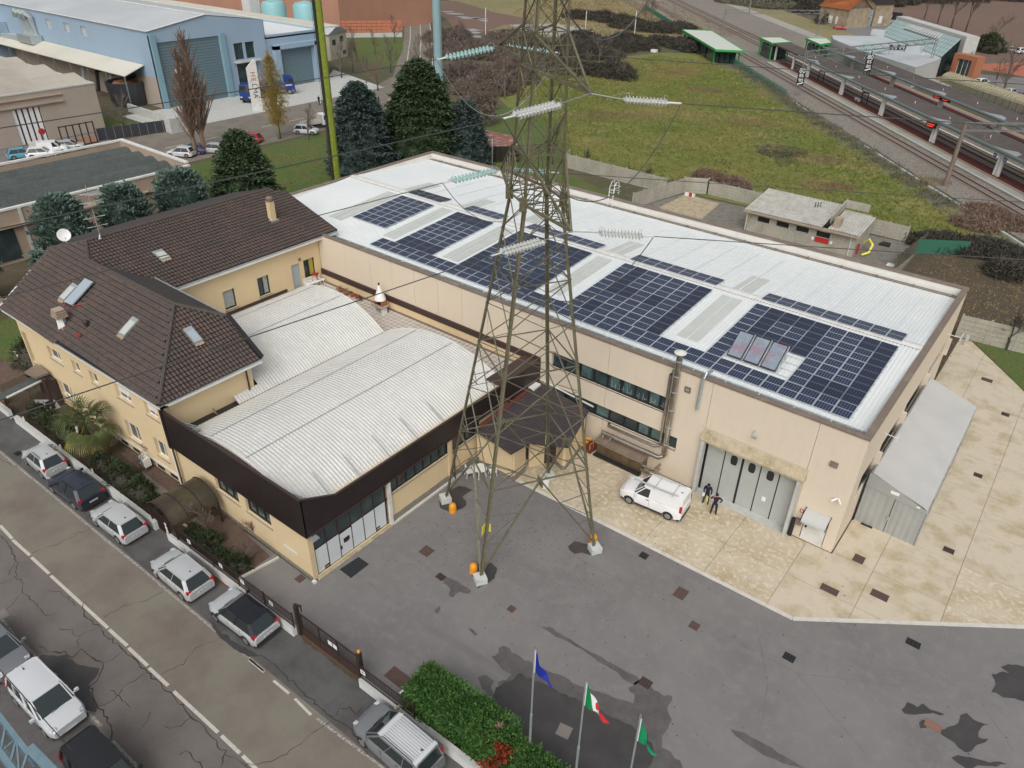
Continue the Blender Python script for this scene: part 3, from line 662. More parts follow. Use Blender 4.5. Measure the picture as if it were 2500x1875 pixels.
for(xa,xb,ya,yb,rb)in((-55.7,-53.95,42.9,50.6,0),(-55.0,-53.3,51.9,56.0,0),(-48.3,-46.8,42.9,50.7,0),(-47.2,-45.8,51.9,55.8,0),(-40.95,-39.2,42.8,50.6,0),(-40.6,-38.9,53.2,55.8,0),(-30.35,-28.95,43.1,50.55,1),(-30.3,-28.9,51.9,55.75,1),(-19.05,-17.45,43.25,50.5,1),(-18.9,-17.45,51.9,55.9,1)):
 mid=(xa+xb)/2
 for(p,q)in((xa,mid-.05),(mid+.05,xb)):
  mb=MB();za,zb=zr(ya)+.05,zr(yb)+.05
  mb.add([(p,ya,za),(q,ya,za),(q,yb,zb),(p,yb,zb),(p,ya,za-.05),(q,ya,za-.05),(q,yb,zb-.05),(p,yb,zb-.05)],[(0,1,2,3),(0,4,5,1),(1,5,6,2),(3,7,4,0),(2,6,7,3)])
  sk=mb.build('skylight_sheet',M['skylight'],hall)
  mb=MB();k=p+.06
  while k<q-.02:
   mb.add([(k,ya,za+.001),(k+.035,ya,za+.001),(k+.035,yb,zb+.001),(k,yb,zb+.001),(k,ya,za+.03),(k+.035,ya,za+.03),(k+.035,yb,zb+.03),(k,yb,zb+.03)],[(4,5,6,7),(0,1,5,4),(1,2,6,5),(3,0,4,7)])
   k+=.125 if rb else.25
  tag(mb.build('skylight_rib',M['skyrib'],sk),kind='stuff')
def module_mesh(nm,fr,cell,line):
 mb=MB();W_,H_=1.085,1.60
 mb.m=0;mb.box(-W_/2,W_/2,-H_/2,H_/2,0,.035)
 mb.m=1
 for s in(-1,1):
  c0,c1=(.035,H_/2-.035)if s>0 else(-H_/2+.035,-.035)
  for k in range(6):
   a=-W_/2+.035+k*(W_-.07)/6
   mb.box(a+.006,a+(W_-.07)/6-.006,c0,c1,.030,.038)
 return mb.mesh(nm,[fr,cell])
CELLS=[mat('solar_cell',(.014,.026,.062),.28,.1,n1=(.7,(.026,.042,.092),.4,.7),spec=.6),mat('solar_cell_dark',(.015,.022,.046),.28,.1,n1=(3,(.018,.024,.048),.4,.7),spec=.6),mat('solar_cell_black',(.008,.010,.016),.25,.1,spec=.6)]
LINE=mat('cell_gap',(.16,.20,.27),.35,.3)
DARKF=mat('dark_cell_gap',(.16,.19,.26),.35,.3)
MOD={'a':module_mesh('panel',M['alu'],CELLS[0],0),'b':module_mesh('panel',DARKF,CELLS[1],0),'c':module_mesh('panel',LINE,CELLS[2],0),'d':module_mesh('panel',LINE,CELLS[0],0)}
PW,PH=1.118,1.652
def array(label,x0,y0,cols,rows,pattern=None,skip=(),sl=1):
 yc=y0+rows*PH/2;xc=x0+cols*PW/2
 root=thing('solar_array',(xc,yc,zr(yc)),label,'solar array','solar panel arrays on the white hall roof')
 ang_=math.atan(.064)if sl>0 else-math.atan(.07)
 for r in range(rows):
  for c_ in range(cols):
   if(c_,r)in skip:continue
   y=y0+(r+.5)*PH;x=x0+(c_+.5)*PW
   k=pattern(c_,r)if pattern else 'a'
   o=put('panel',MOD[k],root,(x-xc,y-yc,zr(y)+.10-zr(yc)))
   o.rotation_euler=(ang_,0,0)
 for r in range(rows):
  for f_ in(.25,.75):
   y=y0+(r+f_)*PH
   mb=MB();mb.beam((x0-.12,y,zr(y)+.07),(x0+cols*PW+.12,y,zr(y)+.07),.04,.04);mb.build('rail',M['alu'],root)
 return root
array('westernmost solar array, four columns by four rows with blue cells',-53.55,43.93,4,4)
array('solar array four columns wide whose upper and lower rows look darker',-46.2,42.38,4,5,lambda c,r:'b' if r in(0,4)else 'a')
array('seven column solar array seen through the lattice tower',-38.75,42.38,7,5,lambda c,r:'b' if(r in(0,4)or c in(0,6)and r%2)else('a' if(c+r)%3 else 'd'))
array('seven column solar array between the tower and the wide pale roof light',-27.75,42.38,7,5,lambda c,r:'b' if(c==6 or(r==0 and c in(1,6))or(r==2 and c in(1,2,4))or(c==1 and r>2))else 'a')
array('easternmost large solar array with a gap holding three thermal collectors',-16.4,42.38,9,5,lambda c,r:'b' if(r in(3,4)and c in(1,2,3,4)and not(r==3 and c in(2,3)))or(r==2 and c in(1,2,3,4))or c==8 or(r==0 and c in(6,7))or(r==4 and c==7)else 'a',skip=[(c,r)for c in(1,2,3,4)for r in(0,1)])
array('long single row of solar panels running along the front gutter',-47.7,40.72,37,1)
array('short back row of black panels west of the others',-53.55,51.95-.6,4,1,lambda c,r:'c',sl=-1)
array('short back row behind the four column array',-46.3,51.95-.6,4,1,sl=-1)
array('back row of seven panels behind the tower',-38.85,51.95-.6,7,1,sl=-1)
array('back row of seven panels right of the small pale roof light',-27.8,51.95-.6,7,1,sl=-1)
array('easternmost back row of nine panels near the hall corner',-16.4,51.95-.6,9,1,sl=-1)
col_c=mat('thermal_collector',(.22,.27,.33),.22,n1=(.7,(.26,.20,.26),.5,.6),n2=(2,(.30,.36,.40),.5,.8),spec=.8)
for k,lb in enumerate(('left of the three tilted solar thermal collectors','middle one of the three tilted solar thermal collectors','right of the three tilted solar thermal collectors')):
 xa=-15.1+k*1.17
 r_=thing('thermal_collector',(xa+.5,43.4,zr(43)),lb+' on the hall roof','solar collector','thermal collectors on the hall roof')
 A_,B_=Vector((xa,42.75,zr(42.75)+.25)),Vector((xa,44.45,zr(44.4)+1.25))
 e=Vector((1.02,0,0));nrm=e.cross(B_-A_).normalized()*.09
 mb=MB();mb.add([A_,A_+e,B_+e,B_,A_-nrm,A_+e-nrm,B_+e-nrm,B_-nrm],[(0,1,2,3),(7,6,5,4),(0,4,5,1),(1,5,6,2),(2,6,7,3),(3,7,4,0)]);mb.build('casing',M['frame_black'],r_)
 i1=Vector((.05,0,0));d_=(B_-A_).normalized()*.05;u_=nrm.normalized()*.006
 MB().add([A_+i1+d_+u_,A_+e-i1+d_+u_,B_+e-i1-d_+u_,B_+i1-d_+u_],[(0,1,2,3)]).build('pane',col_c,r_)
 mb=MB();mb.beam(B_+i1-nrm,(xa+.05,44.7,zr(44.7)),.05);mb.beam(B_+e-i1-nrm,(xa+.97,44.7,zr(44.7)),.05);mb.build('strut',M['alu'],r_)
 MB().tube([A_+e+Vector((.08,0,0)),A_.lerp(B_,.5)+e+Vector((.10,0,.05)),B_+e+Vector((.06,0,0))],.045,6).build('pipe',M['galv'],r_)
lad=thing('roof_ladder',(-37.4,64.0,7.7),'white caged ladder climbing over the back parapet of the hall','ladder')
for s in(-.25,.25):
 MB().tube([(-37.4+s,63.75,7.8),(-37.35+s,63.85,9.9),(-37.3+s,64.1,10.35),(-37.3+s,64.6,10.3),(-37.3+s,64.75,9.0)],.03,6).build('side_rail',M['white'],lad)
for k in range(6):MB().tube([(-37.65,63.78,8.0+k*.33),(-37.15,63.78,8.0+k*.33)],.02,5).build('rung',M['white'],lad)
for zz in(9.3,9.8):MB().tube([(-37.65+.0,63.8,zz),(-37.75,64.3,zz),(-37.6,64.9,zz),(-37.0,64.9,zz),(-36.9,64.3,zz),(-37.05,63.8,zz)],.02,5).build('cage_hoop',M['white'],lad)
def ribbon(z0,z1,xa,xb,edges,lights,label_inside):
 mb=MB();mb.box(xa,xb,38.82,38.85,z0,z1);mb.build('pane',M['glass'],hall)
 mb=MB();mb.box(xa,xb,38.70,38.80,z0,z0+.07);mb.box(xa,xb,38.70,38.80,z1-.07,z1)
 mb.build('window_frame',M['frame_black'],hall)
 for x in edges:MB().box(x-.04,x+.04,38.69,38.80,z0+.07,z1-.07).build('mullion',M['frame_black'],hall)
 for(a,b)in lights:MB().box(a,b,38.808,38.815,z0+.10,z1-.10).build('blind',M['glass_t'],hall)  # paler teal glass over the pane, its lit look put into the colour
M['glass_t']=mat('teal_lit_glass',(.10,.17,.165),.2,spec=.7,n1=(2,(.05,.09,.09),.4,.7))
ribbon(5.07,6.25,-26.3,-16.8,[-25.2,-23.9,-22.7,-21.6,-20.5,-19.4,-18.4,-17.5],[(-23.8,-23.0),(-21.4,-20.7),(-20.3,-19.8),(-18.3,-17.6)],1)
ribbon(2.45,3.48,-26.3,-16.78,[-25.0,-23.7,-22.4,-21.2,-20.0,-18.9,-17.9],[(-25.9,-25.1),(-22.3,-21.3),(-18.8,-18.1),(-17.8,-17.1)],1)
mb=MB();mb.box(-16.6,-15.8,38.82,38.85,2.45,3.48);mb.build('pane',M['glass'],hall)
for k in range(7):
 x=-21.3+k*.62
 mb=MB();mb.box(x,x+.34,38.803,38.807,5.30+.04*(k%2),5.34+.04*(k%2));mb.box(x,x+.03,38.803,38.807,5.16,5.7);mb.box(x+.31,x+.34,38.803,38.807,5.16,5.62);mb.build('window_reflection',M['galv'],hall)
gd=thing('folding_door',(-10.8,39.0,0),'tall grey folding industrial door with four rounded portholes under a mossy lintel','industrial door')
leaf_x=[-13.78,-12.54,-11.34,-10.11,-8.9,-7.72]
for k in range(5):
 a,b=leaf_x[k],leaf_x[k+1]
 lf=MB().box(a+.035,b-.035,38.98,39.04,.06,4.42).build('door_leaf',M['grey_door'],gd)
 if k in(1,2,3):
  cx=(a+b)/2+.05;pts=[]
  for q in range(16):
   t=2*pi*q/16;pts.append((cx+.23*(abs(cos(t))**.6)*(1 if cos(t)>0 else-1),38.975,3.36+.38*(abs(sin(t))**.6)*(1 if sin(t)>0 else-1)))
  mb=MB();mb.add(pts+[(p[0],38.99,p[2])for p in pts],[tuple(range(16))]+[(i,i+16,(i+1)%16+16,(i+1)%16)for i in range(16)]);mb.build('porthole',M['frame_black'],lf)
 MB().box(a-.03,a+.03,38.96,39.02,.05,4.43).build('gasket',M['rubber'],gd)
MB().box(-11.38,-11.24,38.955,39.0,.05,4.4).build('gasket',M['rubber'],gd)
MB().box(-9.62,-9.37,38.972,38.98,1.25,1.6).build('notice',M['white'],gd)
MB().box(-13.95,-7.5,39.06,39.1,0,4.45).build('back_panel',M['frame_black'],gd)
MB().box(-14.0,-7.45,38.3,39.0,0.03,.05).build('threshold',M['pale_conc'],gd)
mb=MB();mb.add([(-14.1,38.15,4.55),(-7.3,38.15,4.55),(-7.3,38.6,5.12),(-14.1,38.6,5.12),(-14.1,38.15,4.42),(-7.3,38.15,4.42),(-7.3,38.6,4.42),(-14.1,38.6,4.42)],[(0,1,2,3),(0,4,5,1),(1,5,6,2),(0,3,7,4),(4,7,6,5)]);mb.build('door_hood',M['lintel'],hall)
for q in(-14.0,-7.67):MB().box(q,q+.22,38.16,38.6,0,4.42).build('door_jamb',M['pale_conc'],hall)
sd=thing('side_door',(-6.0,38.7,0),'white single door under a small curved hood near the hall corner','door')
MB().box(-6.7,-5.35,38.68,38.74,.03,2.12).build('door_leaf',M['white_dirty'],sd)
MB().box(-6.6,-6.48,38.62,38.68,1.0,1.15).build('handle',M['rubber'],sd)
mb=MB()
for k in range(6):
 t0,t1=k/6*pi/2,(k+1)/6*pi/2
 y0_,z0_,y1_,z1_=38.59-.85*sin(t0),2.0+.55*cos(t0),38.59-.85*sin(t1),2.0+.55*cos(t1)
 mb.add([(-6.75,y0_,z0_),(-5.3,y0_,z0_),(-5.3,y1_,z1_),(-6.75,y1_,z1_),(-6.75,y0_,z0_-.03),(-5.3,y0_,z0_-.03),(-5.3,y1_,z1_-.03),(-6.75,y1_,z1_-.03)],[(0,3,2,1),(4,5,6,7),(0,4,7,3),(1,2,6,5),(3,7,6,2)])
mb.build('hood',M['tent'],sd)
mb=MB()
for xx in(-6.78,-5.27):mb.tube([(xx,38.58,2.6),(xx,37.9,2.3),(xx,37.72,1.98)],.025,5)
mb.build('bracket',M['rubber'],sd)
def fit(nm,x,z,w_,h_,d_,mt,label,cat):tag(MB().box(x-w_/2,x+w_/2,38.6-d_,38.6,z-h_/2,z+h_/2).build(nm,mt),label,cat)
fit('wall_vent',-15.66,7.45,.42,.42,.06,M['cap'],'square brown vent high on the cream wall beside the flue','vent')
tag(MB().box(-15.76,-15.56,38.52,38.538,7.38,7.52).build('vent_flap',M['galv']),'small pale flap on the square vent beside the flue','vent flap')
fit('floodlight',-6.05,6.3,.45,.35,.12,M['cap'],'small square floodlight on the wall right of the big door','floodlight')
fit('mailbox',-6.98,1.32,.36,.42,.22,M['cap'],'brown letter box between the big door and the white door','letter box')
fit('warning_sign',-7.0,2.12,.24,.26,.01,M['red'],'small red and white safety sign by the white door','sign')
tag(MB().box(-7.06,-6.95,38.585,38.589,2.04,2.2).build('sign_symbol',M['white']),'white symbol on the red safety sign by the white door','sign')
tag(MB().tube([(-7.28,38.45,.05),(-7.28,38.45,1.45)],.13,10).build('bollard',M['rubber']),'short black rubber post at the right jamb of the big door','post')
fl=thing('wall_lamp',(-10.7,38.6,6.5),'small galvanised lamp bracket above the big folding door','lamp')
MB().tube([(-10.9,38.55,6.5),(-10.9,38.0,6.45),(-10.6,37.9,6.45)],.03,5).build('arm',M['galv'],fl);MB().box(-10.85,-10.5,37.8,38.0,6.38,6.5).build('head',M['galv'],fl)
cc=thing('security_cameras',(-5.27,38.6,4.1),'pair of white security cameras on the wall above the white door','security camera')
for s in(-1,1):MB().tube([(-5.27+.03*s,38.5,4.15),(-5.27+.28*s,38.25,4.0)],.055,8).build('camera_body',M['white'],cc)
ant=thing('wall_mast',(-4.4,44.0,6.2),'thin white bracket mast sticking out of the east wall above the tent','bracket')
MB().tube([(-4.68,44.0,6.1),(-3.9,44.0,6.1)],.03,5).build('arm',M['white_dirty'],ant);MB().tube([(-3.9,43.5,6.1),(-3.9,44.5,6.1)],.03,5).build('crossbar',M['white_dirty'],ant)
ant2=thing('wall_mast',(-4.4,61.0,6.0),'thin bracket mast at the far end of the east wall','bracket')
MB().tube([(-4.68,61.0,6.0),(-3.7,61.0,6.0)],.03,5).build('arm',M['white_dirty'],ant2);MB().tube([(-3.7,60.5,6.0),(-3.7,61.7,6.1)],.03,5).build('crossbar',M['white_dirty'],ant2)
fl=thing('flue',(-16.45,38.3,0),'tall polished steel flue with a cap rising past the hall parapet','flue')
MB().tube([(-16.42,38.3,1.95),(-16.42,38.3,9.9)],.2,14).build('pipe',M['steel'],fl,smooth=True)
MB().lathe((-16.42,38.3,9.98),[(.05,.0),(.36,.0),(.40,.06),(.18,.16),(.05,.2)],16).build('cap',M['white_dirty'],fl,smooth=True)
for zz in(2.9,4.3,5.7,7.1,8.3,9.4):MB().tube([(-16.42,38.3,zz),(-16.42,38.3,zz+.06)],.225,14).build('joint_ring',M['galv'],fl)
f2=thing('flue',(-16.9,38.42,0),'thinner steel flue fixed to the wall behind the tall one','flue')
MB().tube([(-16.88,38.42,2.5),(-16.88,38.42,8.2),(-16.7,38.36,8.6)],.11,10).build('pipe',M['steel'],f2,smooth=True)
MB().tube([(-16.88,38.40,2.5),(-17.2,38.25,2.35),(-20.9,38.25,2.35),(-21.0,38.5,2.35)],.11,10).build('pipe',M['steel'],f2,smooth=True)
MB().tube([(-16.42,38.3,1.9),(-16.7,38.1,1.72),(-21.3,38.1,1.72)],.17,12).build('pipe',M['steel'],fl,smooth=True)
for xx in(-21.1,-20.5):MB().tube([(xx,38.1,1.72),(xx,37.95,1.35)],.09,8).build('branch',M['steel'],fl)
cb=thing('clad_cabinet',(-19.6,38.1,0),'bronze clad metal cabinet with a flat grey top against the cream wall','cabinet')
for k in range(4):MB().box(-21.35+k*.92,-20.45+k*.92,37.65,38.55,.12,1.2).build('cladding_panel',M['bronze'],cb)
MB().box(-21.5,-17.55,37.45,38.6,1.2,1.28).build('top',M['cap'],cb);MB().box(-21.5,-17.5,37.42,37.5,1.14,1.22).build('edge_trim',M['steel'],cb)
MB().box(-21.4,-17.6,37.3,37.66,.03,.16).build('base',M['frame_black'],cb)
for zz in(.35,.75):MB().tube([(-17.7,37.7,zz+.1),(-16.9,37.7,zz),(-16.75,37.8,zz),(-16.7,38.55,zz+.08)],.10,8).build('pipe',M['steel'],cb,smooth=True)
dp=thing('downpipe',(-14.75,38.4,7),'galvanised overflow downpipe hooked over the parapet','downpipe')
MB().tube([(-14.6,39.3,8.95),(-14.62,38.7,9.05),(-14.72,38.4,8.8),(-14.76,38.42,6.4)],.11,10).build('pipe',M['galv'],dp,smooth=True)
oc=thing('hand_truck',(-22.4,37.6,0),'orange hand truck lying against the foot of the cream wall','hand truck')
MB().tube([(-22.9,37.4,.15),(-22.4,37.9,.75),(-22.1,38.1,.7)],.1,8).build('frame',M['orange'],oc);MB().tube([(-22.6,37.3,.15),(-22.2,37.75,.65)],.09,8).build('frame',M['orange'],oc)
tag(MB().box(-22.3,-21.6,37.3,38.4,.03,.30).build('wooden_crate',M['platform_red']),'low red brown box on the ground beside the bronze cabinet','box')
tr=thing('tubular_stand',(-21.7,37.5,0),'small orange tubular stand at the end of the cabinet','stand')
MB().tube([(-21.75,37.4,.03),(-21.75,37.4,.75),(-21.75,37.9,.75),(-21.75,37.9,.03)],.03,6).build('frame',M['orange'],tr)
#low yellow annex with two barrel roofs and a terrace
annex=thing('workshop_annex',(-34,25,0),'low yellow workshop with dark fascia, two pale barrel roofs and a tiled terrace','workshop')
AX0,AX1,AY0=-40.8,-27.45,17.0
def window(parent,Mx,x0,x1,z0,z1,frame='white',depth=.16,mull=1,shutter=None,sill=True,curtain=None):
 fm=M[frame];e=.06
 mb=MB(Mx);d=depth
 mb.box(x0,x0+e,d-.05,d,z0,z1);mb.box(x1-e,x1,d-.05,d,z0,z1);mb.box(x0+e,x1-e,d-.05,d,z0,z0+e);mb.box(x0+e,x1-e,d-.05,d,z1-e,z1)
 for k in range(mull):
  xm=x0+(x1-x0)*(k+1)/(mull+1);mb.box(xm-e/2,xm+e/2,d-.052,d,z0+e,z1-e)
 w_=mb.build('window',fm,parent)
 MB(Mx).box(x0+e*.5,x1-e*.5,d+.005,d+.02,z0+e*.5,z1-e*.5).build('pane',M['glass'],w_)
 if shutter:
  mb=MB(Mx);zt=z1-(z1-z0)*shutter
  k=z1
  while k>zt:mb.box(x0+.02,x1-.02,d-.075,d-.053,k-.045,k-.005);k-=.05
  mb.build('shutter',M['white'],w_)
 if curtain:
  MB(Mx).box(x0+(x1-x0)*curtain[0],x0+(x1-x0)*curtain[1],d-.004,d+.004,z0+.12,z1-.1).build('curtain',M[curtain[2]],w_)
 if sill:
  MB(Mx).box(x0-.08,x1+.08,-.06,d,z0-.07,z0-.003).build('sill',M['sill'],parent)
 return w_
s_holes=[(36.5,34.1),(33.35,30.9)]
Mx=WX(AX0,AY0)
hs=[(-a-AX0,-b-AX0,2.0,3.45)for a,b in s_holes]
mb=MB(Mx);wall_cells(mb,AX1-AX0,5.0,hs,.3);mb.build('wall',M['yellow'],annex)
for h in hs:window(annex,Mx,h[0],h[1],h[2],h[3],'frame_black',.2,2)
MB().box(AX0+.3,AX1-.04,AY0-.03,AY0-.003,0,.28).build('plinth',M['stone'],annex)
Me=WE(AX1,AY0+.3)
ehs=[(.05,5.85,0.1,3.45),(6.0,11.35,2.35,3.45),(11.75,14.6,2.3,3.45),(17.7,20.0,2.9,3.75)]
mb=MB(Me);wall_cells(mb,21.2,5.0,ehs,.3);mb.build('wall',M['yellow'],annex)
MB().box(AX1+.003,AX1+.05,23.3,31.95,0,.55).build('plinth',M['stone'],annex)
MB().box(AX1+.06,AX1+.22,23.2,31.5,0,.12).build('kerb',M['kerb'],annex)
wd=window(annex,Me,6.0,11.35,2.35,3.45,'frame_black',.15,6)
window(annex,Me,11.75,14.6,2.3,3.45,'frame_black',.15,3)
window(annex,Me,17.7,20.0,2.9,3.75,'frame_black',.15,2)
fd=thing('folding_door',(-27.4,20.2,0),'white folding workshop door with dark glazed upper lights under the fascia','industrial door')
yy=[17.42,18.3,19.2,20.15,21.08,21.99,22.9]
for k in range(6):
 a,b=yy[k]+.03,yy[k+1]-.03
 if k in(0,5):
  mb=MB(WE(-27.55,0));cut=.35
  if k==0:mb.box(a,b-cut,0,.05,.15,2.03);mb.box(b-cut,b,0,.05,.42,2.03)
  else:mb.box(a+cut,b,0,.05,.15,2.03);mb.box(a,a+cut,0,.05,.42,2.03)
  mb.build('door_leaf',M['white_door'],fd)
 else:lf=MB(WE(-27.55,0)).box(a,b,0,.05,.15,2.03 if k!=2 else 1.88).build('door_leaf',M['white_door'],fd)
 if k==2:
  MB(WE(-27.545,0)).box(a+.25,a+.7,-.01,0,1.1,1.42).build('notice',M['rubber'],lf);MB(WE(-27.545,0)).box(a+.32,a+.62,-.011,0,1.03,1.09).build('notice',M['red'],lf)
  MB(WE(-27.545,0)).box(a-.03,a+.08,-.03,0,.75,1.0).build('handle',M['rubber'],lf)
 MB(WE(-27.58,0)).box(a,b,0,.03,2.1,3.42).build('pane',M['glass'],fd)
mb=MB(WE(-27.54,0))
for y in yy:mb.box(y-.028,y+.028,0,.06,.1,3.43)
mb.box(17.3,23.1,0,.06,.08,.14);mb.box(17.3,23.1,.001,.055,2.035,2.09)
mb.build('door_frame',M['brown'],fd)
MB().box(-27.44,-27.28,23.02,23.25,0,3.5).build('door_post',M['white_dirty'],annex)
MB().box(-27.62,-27.45,17.05,17.3,0,3.5).build('door_post',M['brown'],annex)
MB().box(-27.42,-27.2,17.2,23.1,.005,.10).build('threshold',M['lintel'],annex)
MB().box(-27.44,-27.2,16.82,17.02,.0,.14).build('corner_stone',M['white_dirty'],annex)
MB().box(AX1+.003,AX1+.14,28.55,28.8,0,3.5).build('pilaster',M['yellow'],annex)
MB().tube([(-27.25,29.0,3.6),(-27.25,29.0,.05)],.05,6).build('downpipe',M['brown'],annex)
mb=MB()
mb.prism([(-40.6,16.62),(-27.25,16.85),(-27.25,16.93),(-40.6,16.70)],3.55,6.35)
mb.add([(-27.25,16.86,3.66),(-27.25,19.2,3.66),(-27.25,19.2,5.22),(-27.25,16.86,6.35),(-27.33,16.94,3.66),(-27.33,19.2,3.66),(-27.33,19.2,5.22),(-27.33,16.94,6.35)],[(0,1,2,3),(7,6,5,4),(0,3,7,4),(3,2,6,7),(1,5,6,2),(0,4,5,1)])
mb.box(-27.33,-27.25,19.2,38.58,3.66,5.22)
mb.build('fascia',M['black'],annex)
mb=MB();mb.box(-27.5,-27.20,16.9,38.58,3.58,3.655);mb.beam((-40.6,16.7,6.37),(-27.22,16.87,6.37),.16,.05);mb.beam((-27.28,16.9,6.37),(-27.28,19.2,5.24),.14,.05);mb.beam((-27.28,19.2,5.24),(-27.28,33.9,5.24),.14,.05)
mb.build('fascia_trim',M['brown'],annex)
mb=MB();mb.beam((-40.62,16.66,3.5),(-40.62,16.66,6.5),.22,.22);mb.build('fascia_post',M['black'],annex)
MB().box(-28.65,-27.26,33.95,38.58,5.16,5.24).build('terrace_wall_top',M['brown'],annex)
MB().box(-28.65,-28.5,33.95,38.58,4.2,5.16).build('terrace_wall',M['brown'],annex)
mb=MB();mb.tube([(-27.6,17.6,4.95),(-27.6,34.0,4.95)],.06,6);mb.build('gutter',M['galv'],annex)
sl=tag(MB().box(-27.22,-26.85,17.0,17.45,3.42,3.5).build('floodlight',M['galv']),'flat pale floodlight under the fascia above the white folding door','floodlight')
tag(MB(WX(0,16.99)).box(-29.9,-28.6,-.02,-.002,1.25,1.45).build('wall_sign',M['white_dirty']),'narrow pale lettering plate low on the yellow street wall','sign')
for k,(a,b)in enumerate((((-28.1,17.6,5.6),(-29.2,16.95,6.1)),((-31.3,17.6,5.6),(-32.0,16.93,6.1)),((-38.6,17.5,5.7),(-39.5,16.8,6.1)),((-38.0,17.5,5.7),(-38.9,16.8,6.1)))):
 r_=thing('fascia_strut',a,'galvanised strut tying the dark street fascia to the roof, number %s counted from the corner'%('one','two','four','three')[k],'strut','struts behind the street fascia')
 mb=MB();mb.beam(a,b,.08,.05);mb.beam((a[0]+.25,a[1]-.0,a[2]+.12),(a[0]-.28,a[1]-.25,a[2]-.15),.1,.05);mb.build('brace',M['galv'],r_)
for k,y in enumerate((19.0,21.2,23.6,26.0,28.4)):
 r_=thing('fascia_strut',(-27.4,y,5),'thin pale stay lying on the barrel roof by the east fascia, %s from the corner'%('first','second','third','fourth','fifth')[k],'strut','stays behind the east fascia')
 mb=MB();mb.beam((-27.4,y,5.05),(-29.3,y+.25,5.75),.05,.04);mb.build('stay',M['galv'],r_)
def barrel(nm,xa,xb,ya,yb,ze,zc,label_part,yfun=None):
 W_=xb-xa;R=(W_*W_/4+(zc-ze)**2)/(2*(zc-ze));xc=(xa+xb)/2;h0=math.asin(W_/2/R);N=34
 mb=MB();pit=.235;ny=int((yb-ya)/pit);prof=[(0,0),(.10,0),(.135,.045),(.20,.045)]
 rows=[]
 for j in range(ny):
  for(dy,dz)in prof:rows.append((ya+j*pit+dy,dz))
 rows.append((yb,0));vs=[];fs=[]
 for i in range(N+1):
  a=-h0+2*h0*i/N;sa,ca=sin(a),cos(a)
  for(y,dz)in rows:
   y2=y
   vs.append((xc+(R+dz)*sa,y2,zc-R+(R+dz)*ca))
 nr=len(rows)
 for i in range(N):
  am=xc+R*sin(-h0+2*h0*(i+.5)/N)
  for j in range(nr-1):
   if yfun and rows[j][0]<yfun(am):continue
   fs.append((i*nr+j,(i+1)*nr+j,(i+1)*nr+j+1,i*nr+j+1))
 mb.add(vs,fs)
 o=mb.build(nm,M['barrel'],annex)
 for(y0_,y1_)in((ya-.04,ya+.06),(yb-.05,yb+.10)):
  mb=MB()
  for i in range(N):
   a0,a1=-h0+2*h0*i/N,-h0+2*h0*(i+1)/N
   if yfun and y0_<yfun(xc+R*sin((a0+a1)/2))-.2:continue
   q=[(xc+r*sin(a),y,zc-R+r*cos(a))for a in(a0,a1)for r in(R-.12,R+.07)for y in(y0_,y1_)]
   mb.add(q,[(2,6,7,3),(0,2,3,1),(0,4,6,2),(1,3,7,5)])
  mb.build('end_flashing',M['white_dirty'],o)
 for fa in(-.38,.18):
  a=h0*fa;x=xc+(R+.055)*sin(a);z=zc-R+(R+.055)*cos(a)
  y_s=ya if not yfun else max(ya,yfun(x)+.1)
  MB().box(x-.03,x+.03,y_s+.1,yb-.1,z-.008,z+.012).build('sheet_lap',M['galv'],o)
 for y in(ya+.02,yb-.02):
  if yfun and y<20:continue
  pts=[(xc+(R-.05)*sin(-h0+2*h0*i/N),y,zc-R+(R-.05)*cos(-h0+2*h0*i/N))for i in range(N+1)]
  mb=MB();mb.add(pts+[(xb,y,3.9),(xa,y,3.9)],[tuple(range(N+3))]);mb.build('gable',M['tan'],o)
 return o
barrel('barrel_roof',-39.95,-27.62,17.15,34.9,4.55,6.35,'')
barrel('barrel_roof',-51.6,-40.2,20.0,34.9,4.45,6.35,'',lambda x:(21.6 if x>-40.75 else 23.6)if x>-47 else 25.4)
MB().box(-40.22,-39.93,23.4,34.9,4.30,4.42).build('valley_gutter',M['frame_black'],annex);MB().box(-40.8,-39.93,17.3,23.39,4.25,4.40).build('valley_gutter',M['frame_black'],annex)
MB().box(-52.0,-51.55,25.4,36.0,4.35,4.5).build('gutter',M['galv'],annex)
MB().box(-52.0,-51.9,25.4,34.6,4.5,4.75).build('flashing',M['brown'],annex)
MB().box(-51.95,-28.5,34.6,38.58,3.9,4.17).build('terrace_slab',M['grout'],annex)
mb=MB();rr=random.Random(8);n=0
for i in range(0,52):
 for j in range(0,9):
  x=-51.9+i*.45;y=34.98+j*.43
  if x+.4>-28.7 or y+.39>38.5:continue
  mb.box(x,x+.385,y,y+.365,4.172,4.195+rr.uniform(0,.006));n+=1
tag(mb.build('terrace_tiles',M['paver'],annex),kind='stuff')
MB().box(-51.95,-27.35,38.50,38.597,4.2,4.93).build('terrace_wall_strip',M['yellow'],annex)
MB().box(-51.95,-27.3,38.44,38.597,4.93,5.42).build('terrace_band',M['brown'],annex)
MB().box(-51.95,-28.7,38.40,38.499,4.17,4.30).build('terrace_skirting',M['cap'],annex)
bq=thing('barbecue',(-43.4,37.6,4.2),'white and brick garden barbecue with a pointed chimney hood on the terrace','barbecue')
mb=MB();mb.box(-43.95,-43.75,37.35,37.95,4.2,4.75);mb.box(-43.0,-42.8,37.35,37.95,4.2,4.75);mb.box(-43.95,-42.8,37.85,37.95,4.2,4.75);mb.build('base',M['white_dirty'],bq)
MB().box(-44.05,-42.7,37.2,38.0,4.75,4.87).build('shelf',M['tan'],bq)
